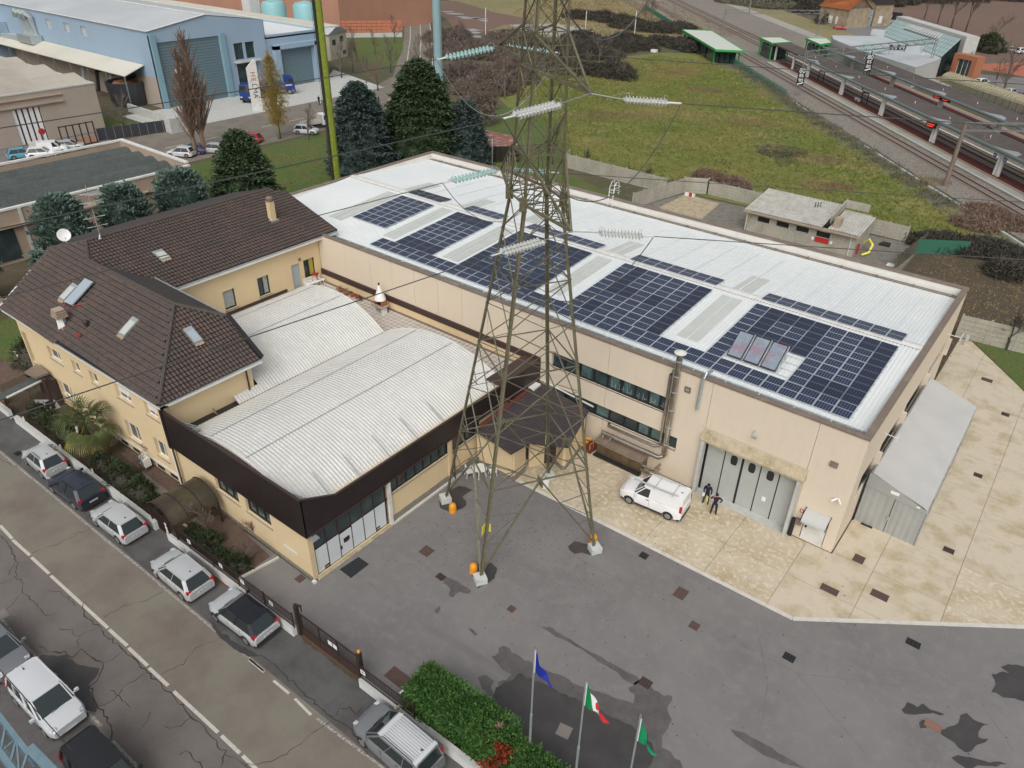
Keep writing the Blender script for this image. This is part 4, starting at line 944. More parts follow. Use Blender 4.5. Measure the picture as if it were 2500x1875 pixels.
mb=MB();mb.box(-43.85,-43.72,37.4,37.95,4.87,5.35);mb.box(-43.03,-42.9,37.4,37.95,4.87,5.35);mb.box(-43.72,-43.03,37.85,37.95,4.87,5.35);mb.build('fire_box',M['terracotta'],bq)
MB().box(-43.7,-43.05,37.5,37.85,4.875,4.95).build('grill',M['rubber'],bq)
MB().lathe((-43.38,37.66,5.35),[(.50,0),(.48,.15),(.30,.6),(.16,1.0),(.12,1.3)],12).build('hood',M['white'],bq,smooth=True)
MB().tube([(-43.38,37.66,6.6),(-43.38,37.66,6.85)],.07,8).build('cap',M['rubber'],bq)
for k,(x,y,mt,lb,r)in enumerate(((-48.9,38.0,'leafG','leftmost potted plant in the row, dark green cushion',.32),(-48.1,37.95,'leafH','bushiest potted plant in the terrace row, pale green',.34),(-47.4,37.98,'soil','square terracotta planter with bare soil in the terrace row',.24),(-46.85,38.0,'red','pot of red flowers in the terrace row',.18),(-46.5,38.02,'leafH','small potted succulent beside the red flowers',.17),(-46.15,37.95,'soil','smallest empty pot at the right end of the terrace row',.13))):
 p_=thing('potted_plant',(x,y,4.2),lb,'potted plant','pots along the terrace wall')
 MB().lathe((x,y,4.2),[(r*.6,0),(r*.8,.22),(r*.85,.24),(r*.7,.24)],10).build('pot',M['terracotta'],p_)
 mb=MB();rr=random.Random(k)
 for q in range(60):
  a,e,l=rr.uniform(0,6.28),rr.uniform(.1,1.5),r*rr.uniform(.6,1.15)
  c_=Vector((x+l*cos(a)*cos(e),y+l*sin(a)*cos(e),4.42+l*sin(e)));s=.07
  mb.add([c_+Vector((rr.uniform(-s,s),rr.uniform(-s,s),rr.uniform(-s,s)))for _ in range(3)],[(0,1,2)])
 mb.build('foliage',M[mt],p_)
def plastic_chair(x,y,z,rz,lb,fold=False):
 r_=thing('plastic_chair',(x,y,z),lb,'chair','white plastic garden chairs',rz)
 for sx in(-.2,.2):
  for sy in(-.2,.2):MB().tube([(sx,sy,.42),(sx*1.25,sy*1.25,0)],.022,5).build('leg',M['white'],r_,local=True)
 MB().box(-.23,.23,-.23,.23,.40,.44).build('seat',M['white'],r_,local=True)
 mb=MB()
 for k in range(6):mb.box(-.21+k*.075,-.16+k*.075,.20+.02,.24,.46,.88)
 mb.box(-.23,.23,.19,.25,.86,.92);mb.build('backrest',M['white'],r_,local=True)
 for s in(-.25,.25):MB().tube([(s,-.2,.42),(s,-.2,.62),(s,.22,.66)],.02,5).build('armrest',M['white'],r_,local=True)
for k,(x,y,rz,lb)in enumerate(((-51.6,36.5,1.4,'white plastic chair nearest the grey terrace door'),(-51.55,37.0,1.55,'second white plastic chair from the grey terrace door'),(-51.5,37.5,1.7,'third white plastic chair from the grey terrace door'),(-51.45,38.05,2.2,'white plastic chair tucked into the terrace corner under the flower box'))):
 plastic_chair(x,y,4.2,rz,lb)
#roof tiling on a sloping plane
def tiled(name,parent,poly,mt,cw=.235,ch=.34,flip=False):
 """poly: 3D points of one roof slope; rows run level, tiles lie down the slope"""
 P=[Vector(p)for p in poly]
 nrm=Vector((0,0,0))
 for i in range(len(P)):
  a,b=P[i],P[(i+1)%len(P)]
  nrm+=Vector(((a.y-b.y)*(a.z+b.z),(a.z-b.z)*(a.x+b.x),(a.x-b.x)*(a.y+b.y)))
 nrm.normalize()
 if nrm.z<0:nrm=-nrm
 dn=(Vector((0,0,-1))+nrm*nrm.z).normalized();rt=dn.cross(nrm).normalized();o=P[0]
 uv=[((p-o).dot(rt),(p-o).dot(dn))for p in P]
 us,vs_=[q[0]for q in uv],[q[1]for q in uv]
 def inside(u,v):
  c=False;j=len(uv)-1
  for i in range(len(uv)):
   if(uv[i][1]>v)!=(uv[j][1]>v)and u<(uv[j][0]-uv[i][0])*(v-uv[i][1])/(uv[j][1]-uv[i][1])+uv[i][0]:c=not c
   j=i
  return c
 mb=MB();rr=random.Random(len(poly)+int(o.x));vmax=max(vs_)
 nv=int((vmax-min(vs_))/ch)+1;nu=int((max(us)-min(us))/cw)+2
 prof=[(0,.0),(.2,.065),(.5,.095),(.8,.065),(1.0,0.0)]
 mb2=MB()
 for j in range(nv):
  vb=vmax-j*ch;vt=vb-ch
  for i in range(nu):
   u0=min(us)+i*cw
   if not(inside(u0+cw/2,(vt+vb)/2)):continue
   cg=cw*.86
   m_=mb if True else mb2
   h=rr.uniform(-.006,.008);pts=[]
   for(t,z)in prof:
    u=u0+t*cg
    pts.append(o+rt*u+dn*(vb+.02)+nrm*(z+.075+h));
   for(t,z)in prof:
    u=u0+t*cg
    pts.append(o+rt*u+dn*(vt+.05)+nrm*(z+.012))
   f0=o+rt*u0+dn*(vb+.02)+nrm*.004;f1=o+rt*(u0+cg)+dn*(vb+.02)+nrm*.004
   pts+=[f0,f1]
   m_.add(pts,[(0,1,6,5),(1,2,7,6),(2,3,8,7),(3,4,9,8),(10,11,4,3,2,1,0)])
 base=MB();base.sheet([(p.x,p.y,p.z)for p in P])if False else base.add([tuple(p)for p in P]+[tuple(p-nrm*.16)for p in P],[tuple(range(len(P))),tuple(reversed(range(len(P),2*len(P))))]+[(i,i+len(P),(i+1)%len(P)+len(P),(i+1)%len(P))for i in range(len(P))])
 r_=base.build(name,M['tile_dark'],parent)  # darker base shows through the tile gaps as their painted shade
 t_=tag(mb.build('roof_tiles',mt,r_,smooth=True),kind='stuff')
 return r_
def ridge_line(parent,a,b,r=.13,step=.38):
 a,b=Vector(a),Vector(b);n=max(1,int((b-a).length/step));mb=MB()
 for k in range(n):
  p,q=a.lerp(b,k/n),a.lerp(b,(k+1.08)/n)
  mb.tube([p,q],[r*1.12,r],8)
 mb.build('ridge_tiles',M['ridge'],parent)
#the hipped house and its long wing
house=thing('yellow_house',(-50,19.5,0),'two storey yellow house with a dark tiled hip roof facing the street','house')
SEv,SWv,NEv=Vector((-40.05,16.4,7.15)),Vector((-61.6,15.9,7.0)),Vector((-40.05,23.85,7.15))
RE,RW=Vector((-45.5,21.45,10.33)),Vector((-56.95,21.3,10.33))
PK=Vector((-59.15,22.37,10.96));VW=Vector((-62.5,20.9,9.9));N1=Vector((-43.5,23.95,9.1));N2=Vector((-53.0,23.95,9.15))
tile_m=M['tile']
rs=tiled('roof',house,[SWv,SEv,RE,RW,PK,VW],tile_m,.25,.40)
re_=tiled('roof',house,[SEv,NEv,N1,RE],tile_m,.26,.36)
rn=MB();rn.add([RE,N1,N2,RW],[(0,1,2,3),(3,2,1,0)])
rn.build('roof',M['tile_dark'],house)
mb=MB();mb.add([N1-Vector((0,0,.25)),N2-Vector((0,0,.25)),N2+Vector((0,0,.03)),N1+Vector((0,0,.03))],[(0,1,2,3),(3,2,1,0)]);mb.build('verge_board',M['cap'],house)
for a,b in((SEv,RE),(RE,RW),(RW,PK),(RE,N1),(PK,VW)):ridge_line(rs,a+Vector((0,0,.07)),b+Vector((0,0,.07)))
HSW,HSE=(-60.8,16.35),(-40.8,16.9)
dirx=Vector((HSE[0]-HSW[0],HSE[1]-HSW[1],0)).normalized();aS=atan2(dirx.y,dirx.x)
Ms=Matrix.Translation((HSW[0],HSW[1],0))@Matrix.Rotation(aS,4,'Z')
hw=[(4.35,6.25,4.3,5.35),(7.95,9.05,4.48,5.5),(10.45,11.5,4.5,5.55),(13.95,15.85,4.72,5.85),(17.55,19.0,4.85,5.9),(4.1,6.05,.95,2.3),(13.75,15.5,1.2,2.8),(17.4,18.8,1.4,2.95),(.25,.95,2.4,5.2),(8.2,9.1,.3,1.9)]
mb=MB(Ms);wall_cells(mb,19.98,6.95,hw,.35);mb.build('wall',M['yellow'],house)
sh=[None,None,None,.6,.65,None,None,None,None,None]
for k,h in enumerate(hw):
 if k==8:
  MB(Ms).box(h[0],h[1],.25,.3,h[2],h[3]).build('pane',M['brown'],house);MB(Ms).box(h[0]-.05,h[1]+.05,-.04,.25,h[2]-.1,h[2]-.003).build('sill',M['sill'],house);continue
 window(house,Ms,h[0],h[1],h[2],h[3],'white',.26,1,sh[k])
MB().prism([(-60.8,16.72),(-60.5,16.72),(-60.5,24),(-60.8,24)],0,6.9).build('wall',M['yellow'],house)
MB().box(-41.1,-40.8,17.25,23.35,3.5,7.05).build('wall',M['yellow'],house)
mb=MB(WX(-52.3,23.05));mb.add([(0,0,4),(11.2,0,4),(11.2,0,7.1),(8.3,0,8.75),(0,0,8.8),(0,.3,4),(11.2,.3,4),(11.2,.3,7.1),(8.3,.3,8.75),(0,.3,8.8)],[(0,1,2,3,4),(9,8,7,6,5),(1,6,7,2),(2,7,8,3),(3,8,9,4)]);mb.build('wall',M['yellow'],house)
def eave(parent,a,b,inward,w_=.62):
 a,b,inn=Vector(a),Vector(b),Vector(inward)
 mb=MB();mb.add([a+Vector((0,0,-.36)),b+Vector((0,0,-.36)),b+inn*w_+Vector((0,0,-.36)),a+inn*w_+Vector((0,0,-.36)),a+Vector((0,0,-.02)),b+Vector((0,0,-.02)),b+inn*.05+Vector((0,0,-.02)),a+inn*.05+Vector((0,0,-.02))],[(0,3,2,1),(0,1,5,4),(4,5,6,7),(0,4,7,3),(1,2,6,5)]);mb.build('eaves_board',M['white'],parent)
 mb=MB();mb.beam(a-inn*.0+Vector((0,0,.03)),b-inn*.0+Vector((0,0,.03)),.14,.07);mb.build('gutter',M['rubber'],parent)
 mb=MB();mb.beam(a-inn*.04+Vector((0,0,-.11)),b-inn*.04+Vector((0,0,-.11)),.05,.05);mb.build('eaves_trim',M['galv'],parent)
eave(house,SWv,SEv,(0,1,0));eave(house,SEv,NEv,(-1,0,0));
mb=MB();mb.beam(NEv+Vector((0,.02,.1)),N1+Vector((0,.02,.1)),.3,.22);mb.build('verge_gutter',M['frame_black'],house)
mb=MB();mb.beam(SWv+Vector((-.05,0,-.02)),VW+Vector((-.05,0,-.02)),.10,.22);mb.build('verge_board',M['white'],house)
mb=MB();mb.beam(N1+Vector((0,.05,0)),N2+Vector((0,.05,0)),.10,.2);mb.build('verge_board',M['galv'],house)
for pts in([(-40.3,22.9,7.0),(-40.7,22.9,6.6),(-40.7,22.9,4.4)],[(-40.7,17.5,6.95),(-40.72,17.25,6.7),(-40.72,17.1,6.35)],[(-40.72,16.75,3.5),(-40.72,16.75,.1)]):
 MB().tube(pts,.06,6).build('downpipe',M['brown'],house)
MB().tube([(-41.0,16.78,3.5),(-41.0,16.78,.1)],.05,6).build('downpipe',M['white'],house)
for x in(-47.9,-55.1):MB().tube([(x,16.42+(x+60)*.027,2.9),(x,16.42+(x+60)*.027,.6)],.04,6).build('vent_pipe',M['white'],house)
mb=MB(Ms);mb.box(11.8,19.95,-.12,-.004,.62,.74);mb.build('plinth_ledge',M['kerb'],house)
mb=MB(Ms)
for k in range(5):mb.box(12.2+k*1.55,13.1+k*1.55,-.004,.02,.1,.55)
mb.build('basement_window',M['rubber'],house)
MB(Ms).box(.9,4.0,-.35,-.1,.0,2.3).build('recess_shade',M['brown'],house)  # dark brown block standing for the shade in the recessed entrance
pc=thing('entrance_canopy',(-60.3,15.3,0),'small brown slab canopy on a post at the far left corner of the yellow house','canopy')
c4=[px('Z',0,0)if False else at(*p,2.75)for p in((59,910),(91,889),(119,911),(88,923))]
MB().prism([tuple(p[:2])for p in c4],2.65,2.82).build('slab',M['cap'],pc)
MB().tube([(c4[3].x+.4,c4[3].y+.3,0),(c4[3].x+.4,c4[3].y+.3,2.65)],.14,8).build('post',M['brown'],pc)
def on_s(x,y):return 7.1+.62*(y-16.15)
sc=Vector((0,1,.62)).normalized();
def skylight(nm,parent_label,x,y,w_,l_,zfun,dirv,tilt=0,glass='glass_blue'):
 """dirv: unit horizontal direction up the slope"""
 dv=Vector((dirv[0],dirv[1],0));side=Vector((dv.y,-dv.x,0));z=zfun(x,y);p2=Vector((x,y,0))+dv;k=zfun(p2.x,p2.y)-z
 up=(dv+Vector((0,0,k))).normalized();nr=side.cross(up).normalized()
 if nr.z<0:nr=-nr
 X_=Matrix(((side.x,up.x,nr.x,x),(side.y,up.y,nr.y,y),(side.z,up.z,nr.z,z+.17),(0,0,0,1)))
 r_=thing('roof_window',(x,y,z),parent_label,'roof window')
 mb=MB(X_)
 mb.box(-w_/2,w_/2,0,.08,.0,.13);mb.box(-w_/2,w_/2,l_-.08,l_,.0,.13);mb.box(-w_/2,-w_/2+.07,.08,l_-.08,0,.13);mb.box(w_/2-.07,w_/2,.08,l_-.08,0,.13);mb.box(-w_/2,w_/2,l_,l_+.2,.0,.11)
 mb.build('frame',M['galv'],r_);MB(X_).box(-w_/2+.07,w_/2-.07,.08,l_-.08,.08,.115).build('pane',M[glass],r_)
 mb=MB(X_);rq=random.Random(int(x*10))
 for q in range(9):mb.box(-w_/2+q*w_/9,-w_/2+(q+.8)*w_/9,-.22-rq.uniform(0,.08),-.02,.02,.07)
 mb.build('flashing',M['tan'],r_)
M['glass_milk']=mat('milky_glass',(.50,.53,.49),.3)
skylight('rw','small roof window with milky blind just left of the solar water panel',-55.75,18.3,.78,1.25,on_s,(0,1),glass='glass_milk')
skylight('rw','roof window with milky blind in the middle of the front roof slope',-47.35,18.35,.78,1.25,on_s,(0,1),glass='glass_milk')
def on_e(x,y):return 7.1+.59*(-40.05-x)
skylight('rw','clear roof window on the hip slope facing the barrel roofs',-42.5,21.0,.62,1.1,on_e,(-1,0))
def on_w(x,y):return 8.7+.296*(-51.5-x)
skylight('rw','white glazed roof window on the long wing',-54.35,25.85,.8,1.0,on_w,(-1,0),glass='glass_milk')
sp=thing('solar_water_panel',(-54.6,18.4,8.6),'pale reflective solar water panel propped up on the front roof slope','solar water heater')
A_,B_,C_,D_=Vector((-54.95,18.2,8.62)),Vector((-53.85,18.25,8.68)),Vector((-53.85,20.1,9.85)),Vector((-54.95,20.05,9.8))
nn=(B_-A_).cross(D_-A_).normalized();
mb=MB();lo=[p+nn*.12 for p in(A_,B_,C_,D_)];hi=[p+nn*.22 for p in(A_,B_,C_,D_)];mb.add(lo+hi,[(4,5,6,7),(3,2,1,0),(0,1,5,4),(1,2,6,5),(2,3,7,6),(3,0,4,7)]);mb.build('panel',M['glass_blue'],sp)
mb=MB();mb.tube([B_+nn*.1,(-53.3,18.9,on_s(0,18.9)+.1),(-53.0,19.9,on_s(0,19.9)+.1)],.03,5);mb.tube([A_+nn*.1,(-54.9,17.6,on_s(0,17.6)+.1),(-54.2,17.0,on_s(0,17.0)+.1)],.03,5);mb.tube([(-54.5,18.1,8.5),(-53.7,17.4,on_s(0,17.4)+.12)],.03,5);mb.build('pipe',M['red'],sp)
ch=thing('chimney',(-53.3,17.1,7.6),'stout white chimney with a layered brown cap on the front roof slope','chimney')
MB().lathe((-53.5,17.05,7.5),[(.36,0),(.30,.9),(.28,1.0)],4).build('stack',M['white'],ch)
for k in range(4):MB().box(-53.95+.03*k,-53.05-.03*k,16.65+.03*k,17.45-.03*k,8.5+k*.16,8.60+k*.16).build('cap_layer',M['tan'],ch)
MB().lathe((-51.2,17.75,8.0),[(.14,0),(.14,.5),(.2,.5),(.2,.62),(.08,.7)],10).build('x',M['brown']).name='roof_vent'
tag(bpy.data.objects['roof_vent'],'short brown vent pipe with a cap right of the white chimney','vent')
tag(MB().tube([(-51.05,17.0,7.6),(-50.95,16.95,8.0),(-50.7,16.9,8.05)],.11,8).build('vent_elbow',M['red']),'small reddish vent elbow low on the front roof slope','vent')
wing=thing('house_wing',(-55,31,0),'long two storey yellow wing with a low dark tiled roof beside the terrace','house wing')
WS,WNn=Vector((-51.4,24.0,8.68)),Vector((-51.4,40.25,8.68));RN=Vector((-59.15,40.25,10.95));
tiled('roof',wing,[Vector((-51.4,24.2,8.68)),WNn,Vector((-58.2,40.25,10.68)),Vector((-59.15,39.2,10.95)),PK,RW],M['tile'],.28,.40)
wr=MB();wr.add([PK,Vector((-59.15,39.2,10.95)),Vector((-60.2,40.2,10.6)),Vector((-67,40.2,8.7)),Vector((-67,24,8.7)),VW],[(0,1,2,3,4,5),(5,4,3,2,1,0)]);wr.build('roof',M['tile_dark'],wing)
ridge_line(wing,PK+Vector((0,0,.07)),Vector((-59.15,39.2,11.02)))
eave(wing,(-51.4,24.1,8.66),(-51.4,40.25,8.66),(-1,0,0),.6)
mb=MB();mb.beam((-51.4,40.3,8.6),(-58.3,40.3,10.6),.08,.26);mb.build('verge_board',M['rubber'],wing)
Mw=WE(-52.0,23.35)
wh=[(5.25,6.35,4.95,6.6),(8.55,9.7,4.95,6.65),(12.05,12.95,4.25,6.65),(13.35,14.55,5.0,6.7)]
mb=MB(Mw);wall_cells(mb,15.2,8.6,wh,.3);mb.build('wall',M['yellow'],wing)
MB().box(-66.5,-52.32,38.3,38.58,0,8.6).build('wall',M['yellow'],wing)
MB().box(-66.8,-66.5,23.4,38.6,0,8.6).build('wall',M['tan'],wing)
window(wing,Mw,*wh[0],'frame_black',.18,1,curtain=(.08,.92,'lace'))if 'lace' in M else None
M['lace']=mat('lace_curtain',(.30,.33,.32),.8,n1=(9,(.42,.45,.44),.5,.6));M['curtain_y']=mat('yellow_curtain',(.42,.36,.07),.8)
window(wing,Mw,*wh[0],'frame_black',.18,0,curtain=(.08,.92,'lace'))
window(wing,Mw,*wh[1],'frame_black',.18,1,curtain=(.52,.9,'lace'))
window(wing,Mw,*wh[3],'frame_black',.18,1,curtain=(.48,.93,'curtain_y'))
MB(Mw).box(12.05,12.95,.14,.2,4.2,6.65).build('door',mat('pale_grey_door',(.36,.42,.45),.5),wing)
tag(MB().box(-51.98,-51.7,37.3,38.0,5.0,5.2).build('flower_box',M['red']),'red flower box on the sill with the yellow curtains','flower box')
tag(MB(WE(-51.99,0)).lathe((0,0,0),[(.01,0),(.01,.01)],4).build('wall_bell',M['cap']),None,None)
bpy.data.objects.remove(bpy.data.objects['wall_bell'])
mb=MB(Matrix.Translation((-51.98,36.35,6.95))@Matrix.Rotation(pi/2,4,'Y'));mb.lathe((0,0,0),[(.02,.04),(.13,.06),(.15,0)],14);tag(mb.build('round_vent',M['cap']),'small round brown fitting on the yellow wing wall above the grey door','wall fitting')
cy=thing('chimney',(-55.1,36.4,9.7),'slender yellow chimney with a brown clay cap on the long wing','chimney')
MB().box(-55.4,-54.9,36.15,36.65,9.5,11.45).build('stack',mat('chimney_render',(.66,.52,.30),.85),cy)
MB().box(-55.55,-54.75,36.0,36.8,9.5,9.85).build('flashing',M['galv'],cy)
MB().lathe((-55.15,36.4,11.45),[(.3,0),(.32,.12),(.24,.16),(.32,.22),(.32,.32),(.22,.42),(.08,.48)],12).build('cap',M['cap'],cy)
an=thing('tv_antenna',(-58.9,23.4,10.9),'bare television aerial mast with three sets of rods on the roof corner','antenna')
MB().tube([(-58.9,23.4,10.8),(-58.9,23.4,15.2)],.03,6).build('mast',M['galv'],an)
MB().tube([(-58.9,23.4,11.3),(-58.75,23.2,11.0),(-58.6,23.3,11.1)],.05,6).build('bracket',M['white_dirty'],an)
for zz,n_,L_ in((12.0,1,1.6),(12.7,1,1.7),(13.9,3,1.1),(14.6,4,1.0)):
 mb=MB();mb.tube([(-59.6,23.0,zz-.25),(-58.1,23.9,zz+.25)],.016,4)
 for q in range(n_):mb.tube([(-59.3+q*.28,22.7+.2*q,zz-.1),(-58.7+q*.28,24.1,zz)],.012,4)
 mb.build('rods',M['galv'],an)
ds=thing('satellite_dish',(-62.3,22.1,9.9),'white satellite dish at the far corner of the house roof','satellite dish')
mm=Matrix.Translation((-62.6,22.2,10.65))@Matrix.Rotation(radians(-18),4,'Z')@Matrix.Rotation(radians(68),4,'Y')
MB(mm).lathe((0,0,0),[(.05,-.06),(.3,-.03),(.48,.05),(.5,.05),(.47,.07),(.28,.0),(.05,-.02)],18).build('dish',M['white'],ds,smooth=True)
MB().tube([(-62.3,22.1,9.7),(-62.5,22.2,10.5)],.03,6).build('mast',M['galv'],ds)
#entrance porch block at the inner corner
por=thing('entrance_porch',(-24.6,34.5,0),'small yellow entrance block with a dark ribbed tile roof in the inner corner','porch')
pr=[Vector((-27.25,38.35,3.55)),Vector((-22.5,38.0,3.3)),Vector((-21.4,34.0,2.95)),Vector((-22.75,33.1,2.88)),Vector((-23.6,32.6,2.85)),Vector((-23.9,30.9,2.72)),Vector((-27.25,31.1,3.0))]
def pz(x,y):return 3.5-.16*(x+27.25)*.55-.10*(38.4-y)*.55
pr=[Vector((p.x,p.y,pz(p.x,p.y)))for p in pr]
M['porch_tile']=mat('porch_tile',(.052,.040,.042),.6,n1=(1.5,(.075,.055,.055),.45,.7),n2=(4,(.035,.028,.030),.5,.7))
base=MB();n=len(pr);base.add([tuple(p)for p in pr]+[(p.x,p.y,p.z-.12)for p in pr],[tuple(reversed(range(n))),tuple(range(n,2*n))]+[(i,(i+1)%n,(i+1)%n+n,i+n)for i in range(n)])
prf=base.build('roof',M['porch_tile'],por)
poly2=[(p.x,p.y)for p in pr]
mb=MB();y=30.9
while y<38.3:
 cl=clip_rect(poly2,-30,-20,y,y+.14)
 if len(cl)>=3:
  xa_,xb_=min(p[0]for p in cl),max(p[0]for p in cl);x=xb_
  while x>xa_+.1:
   x2=max(xa_,x-.38);za,zb=pz(x,y)+.03,pz(x2,y)
   mb.add([(x,y,za-.03),(x,y+.07,za+.05),(x,y+.14,za-.03),(x2,y,zb),(x2,y+.07,zb+.055),(x2,y+.14,zb)],[(0,1,4,3),(1,2,5,4),(0,2,1)]);x=x2
 y+=.235
tag(mb.build('roof_tiles',M['porch_tile'],prf),kind='stuff')
mb=MB();mb.beam((-27.1,31.3,pz(-27.1,31.3)+.06),(-27.1,38.3,pz(-27.1,38.3)+.06),.35,.05);mb.build('flashing',M['platform_red'],por)
mb=MB();mb.beam((-27.3,38.5,pz(-27,38.5)+.12),(-22.4,38.5,pz(-22.4,38.5)+.12),.12,.06);mb.build('flashing',M['white_dirty'],por)
def pwall(a,b,h0,h1,mt='yellow',th=.2,nm='wall'):
 mb=MB();mb.beam((a[0],a[1],(h0+h1)/2),(b[0],b[1],(h0+h1)/2),th,h1-h0);return mb.build(nm,M[mt],por)
pwall((-27.2,31.35),(-24.1,31.35),.5,2.55);pwall((-27.2,31.33),(-24.05,31.33),0,.5,'stone',.26,'plinth')
pwall((-24.1,31.4),(-24.2,32.8),.5,2.5);pwall((-24.08,31.4),(-24.18,32.8),0,.5,'stone',.26,'plinth')
pwall((-24.2,33.3),(-23.6,34.3),0,2.6,'yellow',.15);pwall((-23.65,34.35),(-22.9,34.9),0,2.45,'brown',.12,'door')
pwall((-22.9,34.9),(-22.1,34.6),.4,2.5,'yellow');pwall((-22.9,34.88),(-22.1,34.58),0,.4,'stone',.26,'plinth')
pwall((-22.1,34.6),(-22.7,37.9),.4,2.6,'yellow');pwall((-22.08,34.6),(-22.68,37.9),0,.4,'stone',.26,'plinth')
MB().box(-23.3,-22.9,38.0,38.5,0,3.0).build('downpipe',M['brown'],por)
ac=thing('air_conditioner',(-27.2,37.9,3.9),'white air conditioning unit on the wall under the end of the dark fascia','air conditioner')
MB().box(-27.2,-26.75,37.1,38.0,2.95,3.6).build('casing',M['white'],ac)
mb=MB()
for k in range(5):mb.box(-26.75,-26.735,37.2+k*.1,37.25+k*.1,3.05,3.5)
mb.build('grille',M['pale_conc'],ac)
#lattice pylon
TC=Vector((-21.19,28.19));TA=radians(58.63);TR=7.405/2**.5
UF=[Vector((cos(TA+radians(a)),sin(TA+radians(a))))for a in(-225,-135,-45,45)]
def tcz(z):return TC+UF[2]*.012*z+UF[3]*.0265*z
def trs(z):
 s=1-(z-.4)*.0344 if z<21.4 else.278-(z-21.4)*.0085
 return TR*s
def leg_at(i,z):
 p=tcz(z)+UF[i]*trs(z);return Vector((p.x,p.y,z))
def nrm_face(i):
 j=(i+1)%4;d=(UF[j]-UF[i]).normalized();return Vector((d.y,-d.x))
pyl=thing('electricity_pylon',(TC.x,TC.y,0),'tall weathered green steel lattice pylon standing on four concrete feet in the yard','pylon')
TOP=38.0
def angle_bar(a,b,w_,mt,nm='brace',inw=None):
 a,b=Vector(a),Vector(b);d=(b-a).normalized()
 c=Vector((tcz((a.z+b.z)/2).x,tcz((a.z+b.z)/2).y,(a.z+b.z)/2));o=(a+b)/2-c;o.z=0
 if o.length<.01:o=Vector((1,0,0))
 u=(o-d*o.dot(d)).normalized();s=d.cross(u)
 t=w_*.16;mb=MB()
 for(p,q)in(((u+s),(u-s)),):
  e1=(-u-s).normalized()*w_;e2=(-u+s).normalized()*w_
  for e,f in((e1,e2),(e2,e1)):
   n_=f.normalized()*t
   vs=[a,a+e,a+e+n_,a+n_,b,b+e,b+e+n_,b+n_]
   mb.add(vs,[(0,1,2,3),(7,6,5,4),(0,4,5,1),(1,5,6,2),(2,6,7,3),(3,7,4,0)])
 return mb.build(nm,M[mt],pyl)
def bar(a,b,w_=.07,mt='tower_b',nm='brace'):
 mb=MB();mb.beam(a,b,w_,w_*.55);return mb.build(nm,M[mt],pyl)
for i in range(4):
 for(z0_,z1_,w_)in((.4,21.4,.17),(21.4,TOP,.125)):
  angle_bar(leg_at(i,z0_),leg_at(i,z1_),w_,'tower','leg')
 f=leg_at(i,.4)
 ft=MB(Matrix.Translation((f.x,f.y,0))@Matrix.Rotation(TA,4,'Z'));ft.box(-.34,.34,-.34,.34,0,.42);ft.build('foot',M['concblock'],pyl)
lo_nodes=[6.0,9.4,12.6,15.1,17.4,19.5,21.4]
up_nodes=[21.4,23.6,25.5,27.3,28.8,30.3,31.8,33.3,34.8,36.4,TOP]
for i in range(4):
 j=(i+1)%4;a6,b6=leg_at(i,6.0),leg_at(j,6.0);mid=(a6+b6)/2
 bar(a6,b6,.10,'tower_b');bar(leg_at(i,.55),mid,.11,'tower');bar(leg_at(j,.55),mid,.11,'tower')
 for(L_,z1,z2)in((i,3.6,3.0),(j,3.6,3.0)):
  foot_=leg_at(L_,.55);dn_=foot_.lerp(mid,.52);bar(leg_at(L_,4.4),foot_.lerp(mid,.66),.05);bar(leg_at(L_,2.6),foot_.lerp(mid,.66),.05);bar(leg_at(L_,2.6),foot_.lerp(mid,.33),.05)
 for k in range(len(lo_nodes)-1):
  za,zb=lo_nodes[k],lo_nodes[k+1];zm=(za+zb)/2;w_=.064 if k<3 else.056
  bar(leg_at(i,za),leg_at(j,zb),w_,'tower_b');bar(leg_at(j,za),leg_at(i,zb),w_,'tower_b')
  A_,B_=leg_at(i,za),leg_at(j,zb);cr=(leg_at(i,zm)+leg_at(j,zm))/2
  if k in(0,1):
   bar(leg_at(i,zm),A_.lerp(B_,.27),.045);bar(leg_at(j,zm),B_.lerp(A_,.27),.045)
   bar(leg_at(i,(zm+za)/2),A_.lerp(B_,.27),.045);bar(leg_at(j,(zm+za)/2),leg_at(j,za).lerp(leg_at(i,zb),.27),.045)
  if k in(1,3,5):bar(leg_at(i,zb),leg_at(j,zb),.075,'tower_b')
 for k in range(len(up_nodes)-1):
  za,zb=up_nodes[k],up_nodes[k+1]
  bar(leg_at(i,za),leg_at(j,zb),.052,'tower');bar(leg_at(j,za),leg_at(i,zb),.052,'tower')
  if zb in(23.6,27.3,28.8,33.3,34.8):bar(leg_at(i,zb),leg_at(j,zb),.075,'tower')
 bar(leg_at(i,21.4),leg_at(j,21.4),.10,'tower')
for z in(6.0,21.4,23.6,27.3):
 m_=[(leg_at(i,z)+leg_at((i+1)%4,z))/2 for i in range(4)]
 for k in range(4):bar(m_[k],m_[(k+1)%4],.055)
 if z!=6.0:bar(leg_at(0,z),leg_at(2,z),.05);bar(leg_at(1,z),leg_at(3,z),.05)
for i in range(4):
 p=leg_at(i,21.4);mb=MB(Matrix.Translation(p)@Matrix.Rotation(TA+radians((-225,-135,-45,45)[i]),4,'Z'))
 mb.prism([(-.22,-.03),(.10,-.20),(.14,0),(.10,.20),(-.22,.03)],-.34,.34);mb.build('gusset',M['tower'],pyl)
 mm_=(leg_at(i,6.0)+leg_at((i+1)%4,6.0))/2
 g=MB(Matrix.Translation(mm_)@Matrix.Rotation(TA+radians((90,0,90,0)[i])-pi/2*0,4,'Z'));g.box(-.04,.04,-.32,.32,-.34,.12);g.build('gusset',M['tower'],pyl)
AN=radians(-31.37);DR=Vector((cos(AN),sin(AN)))
tips={}
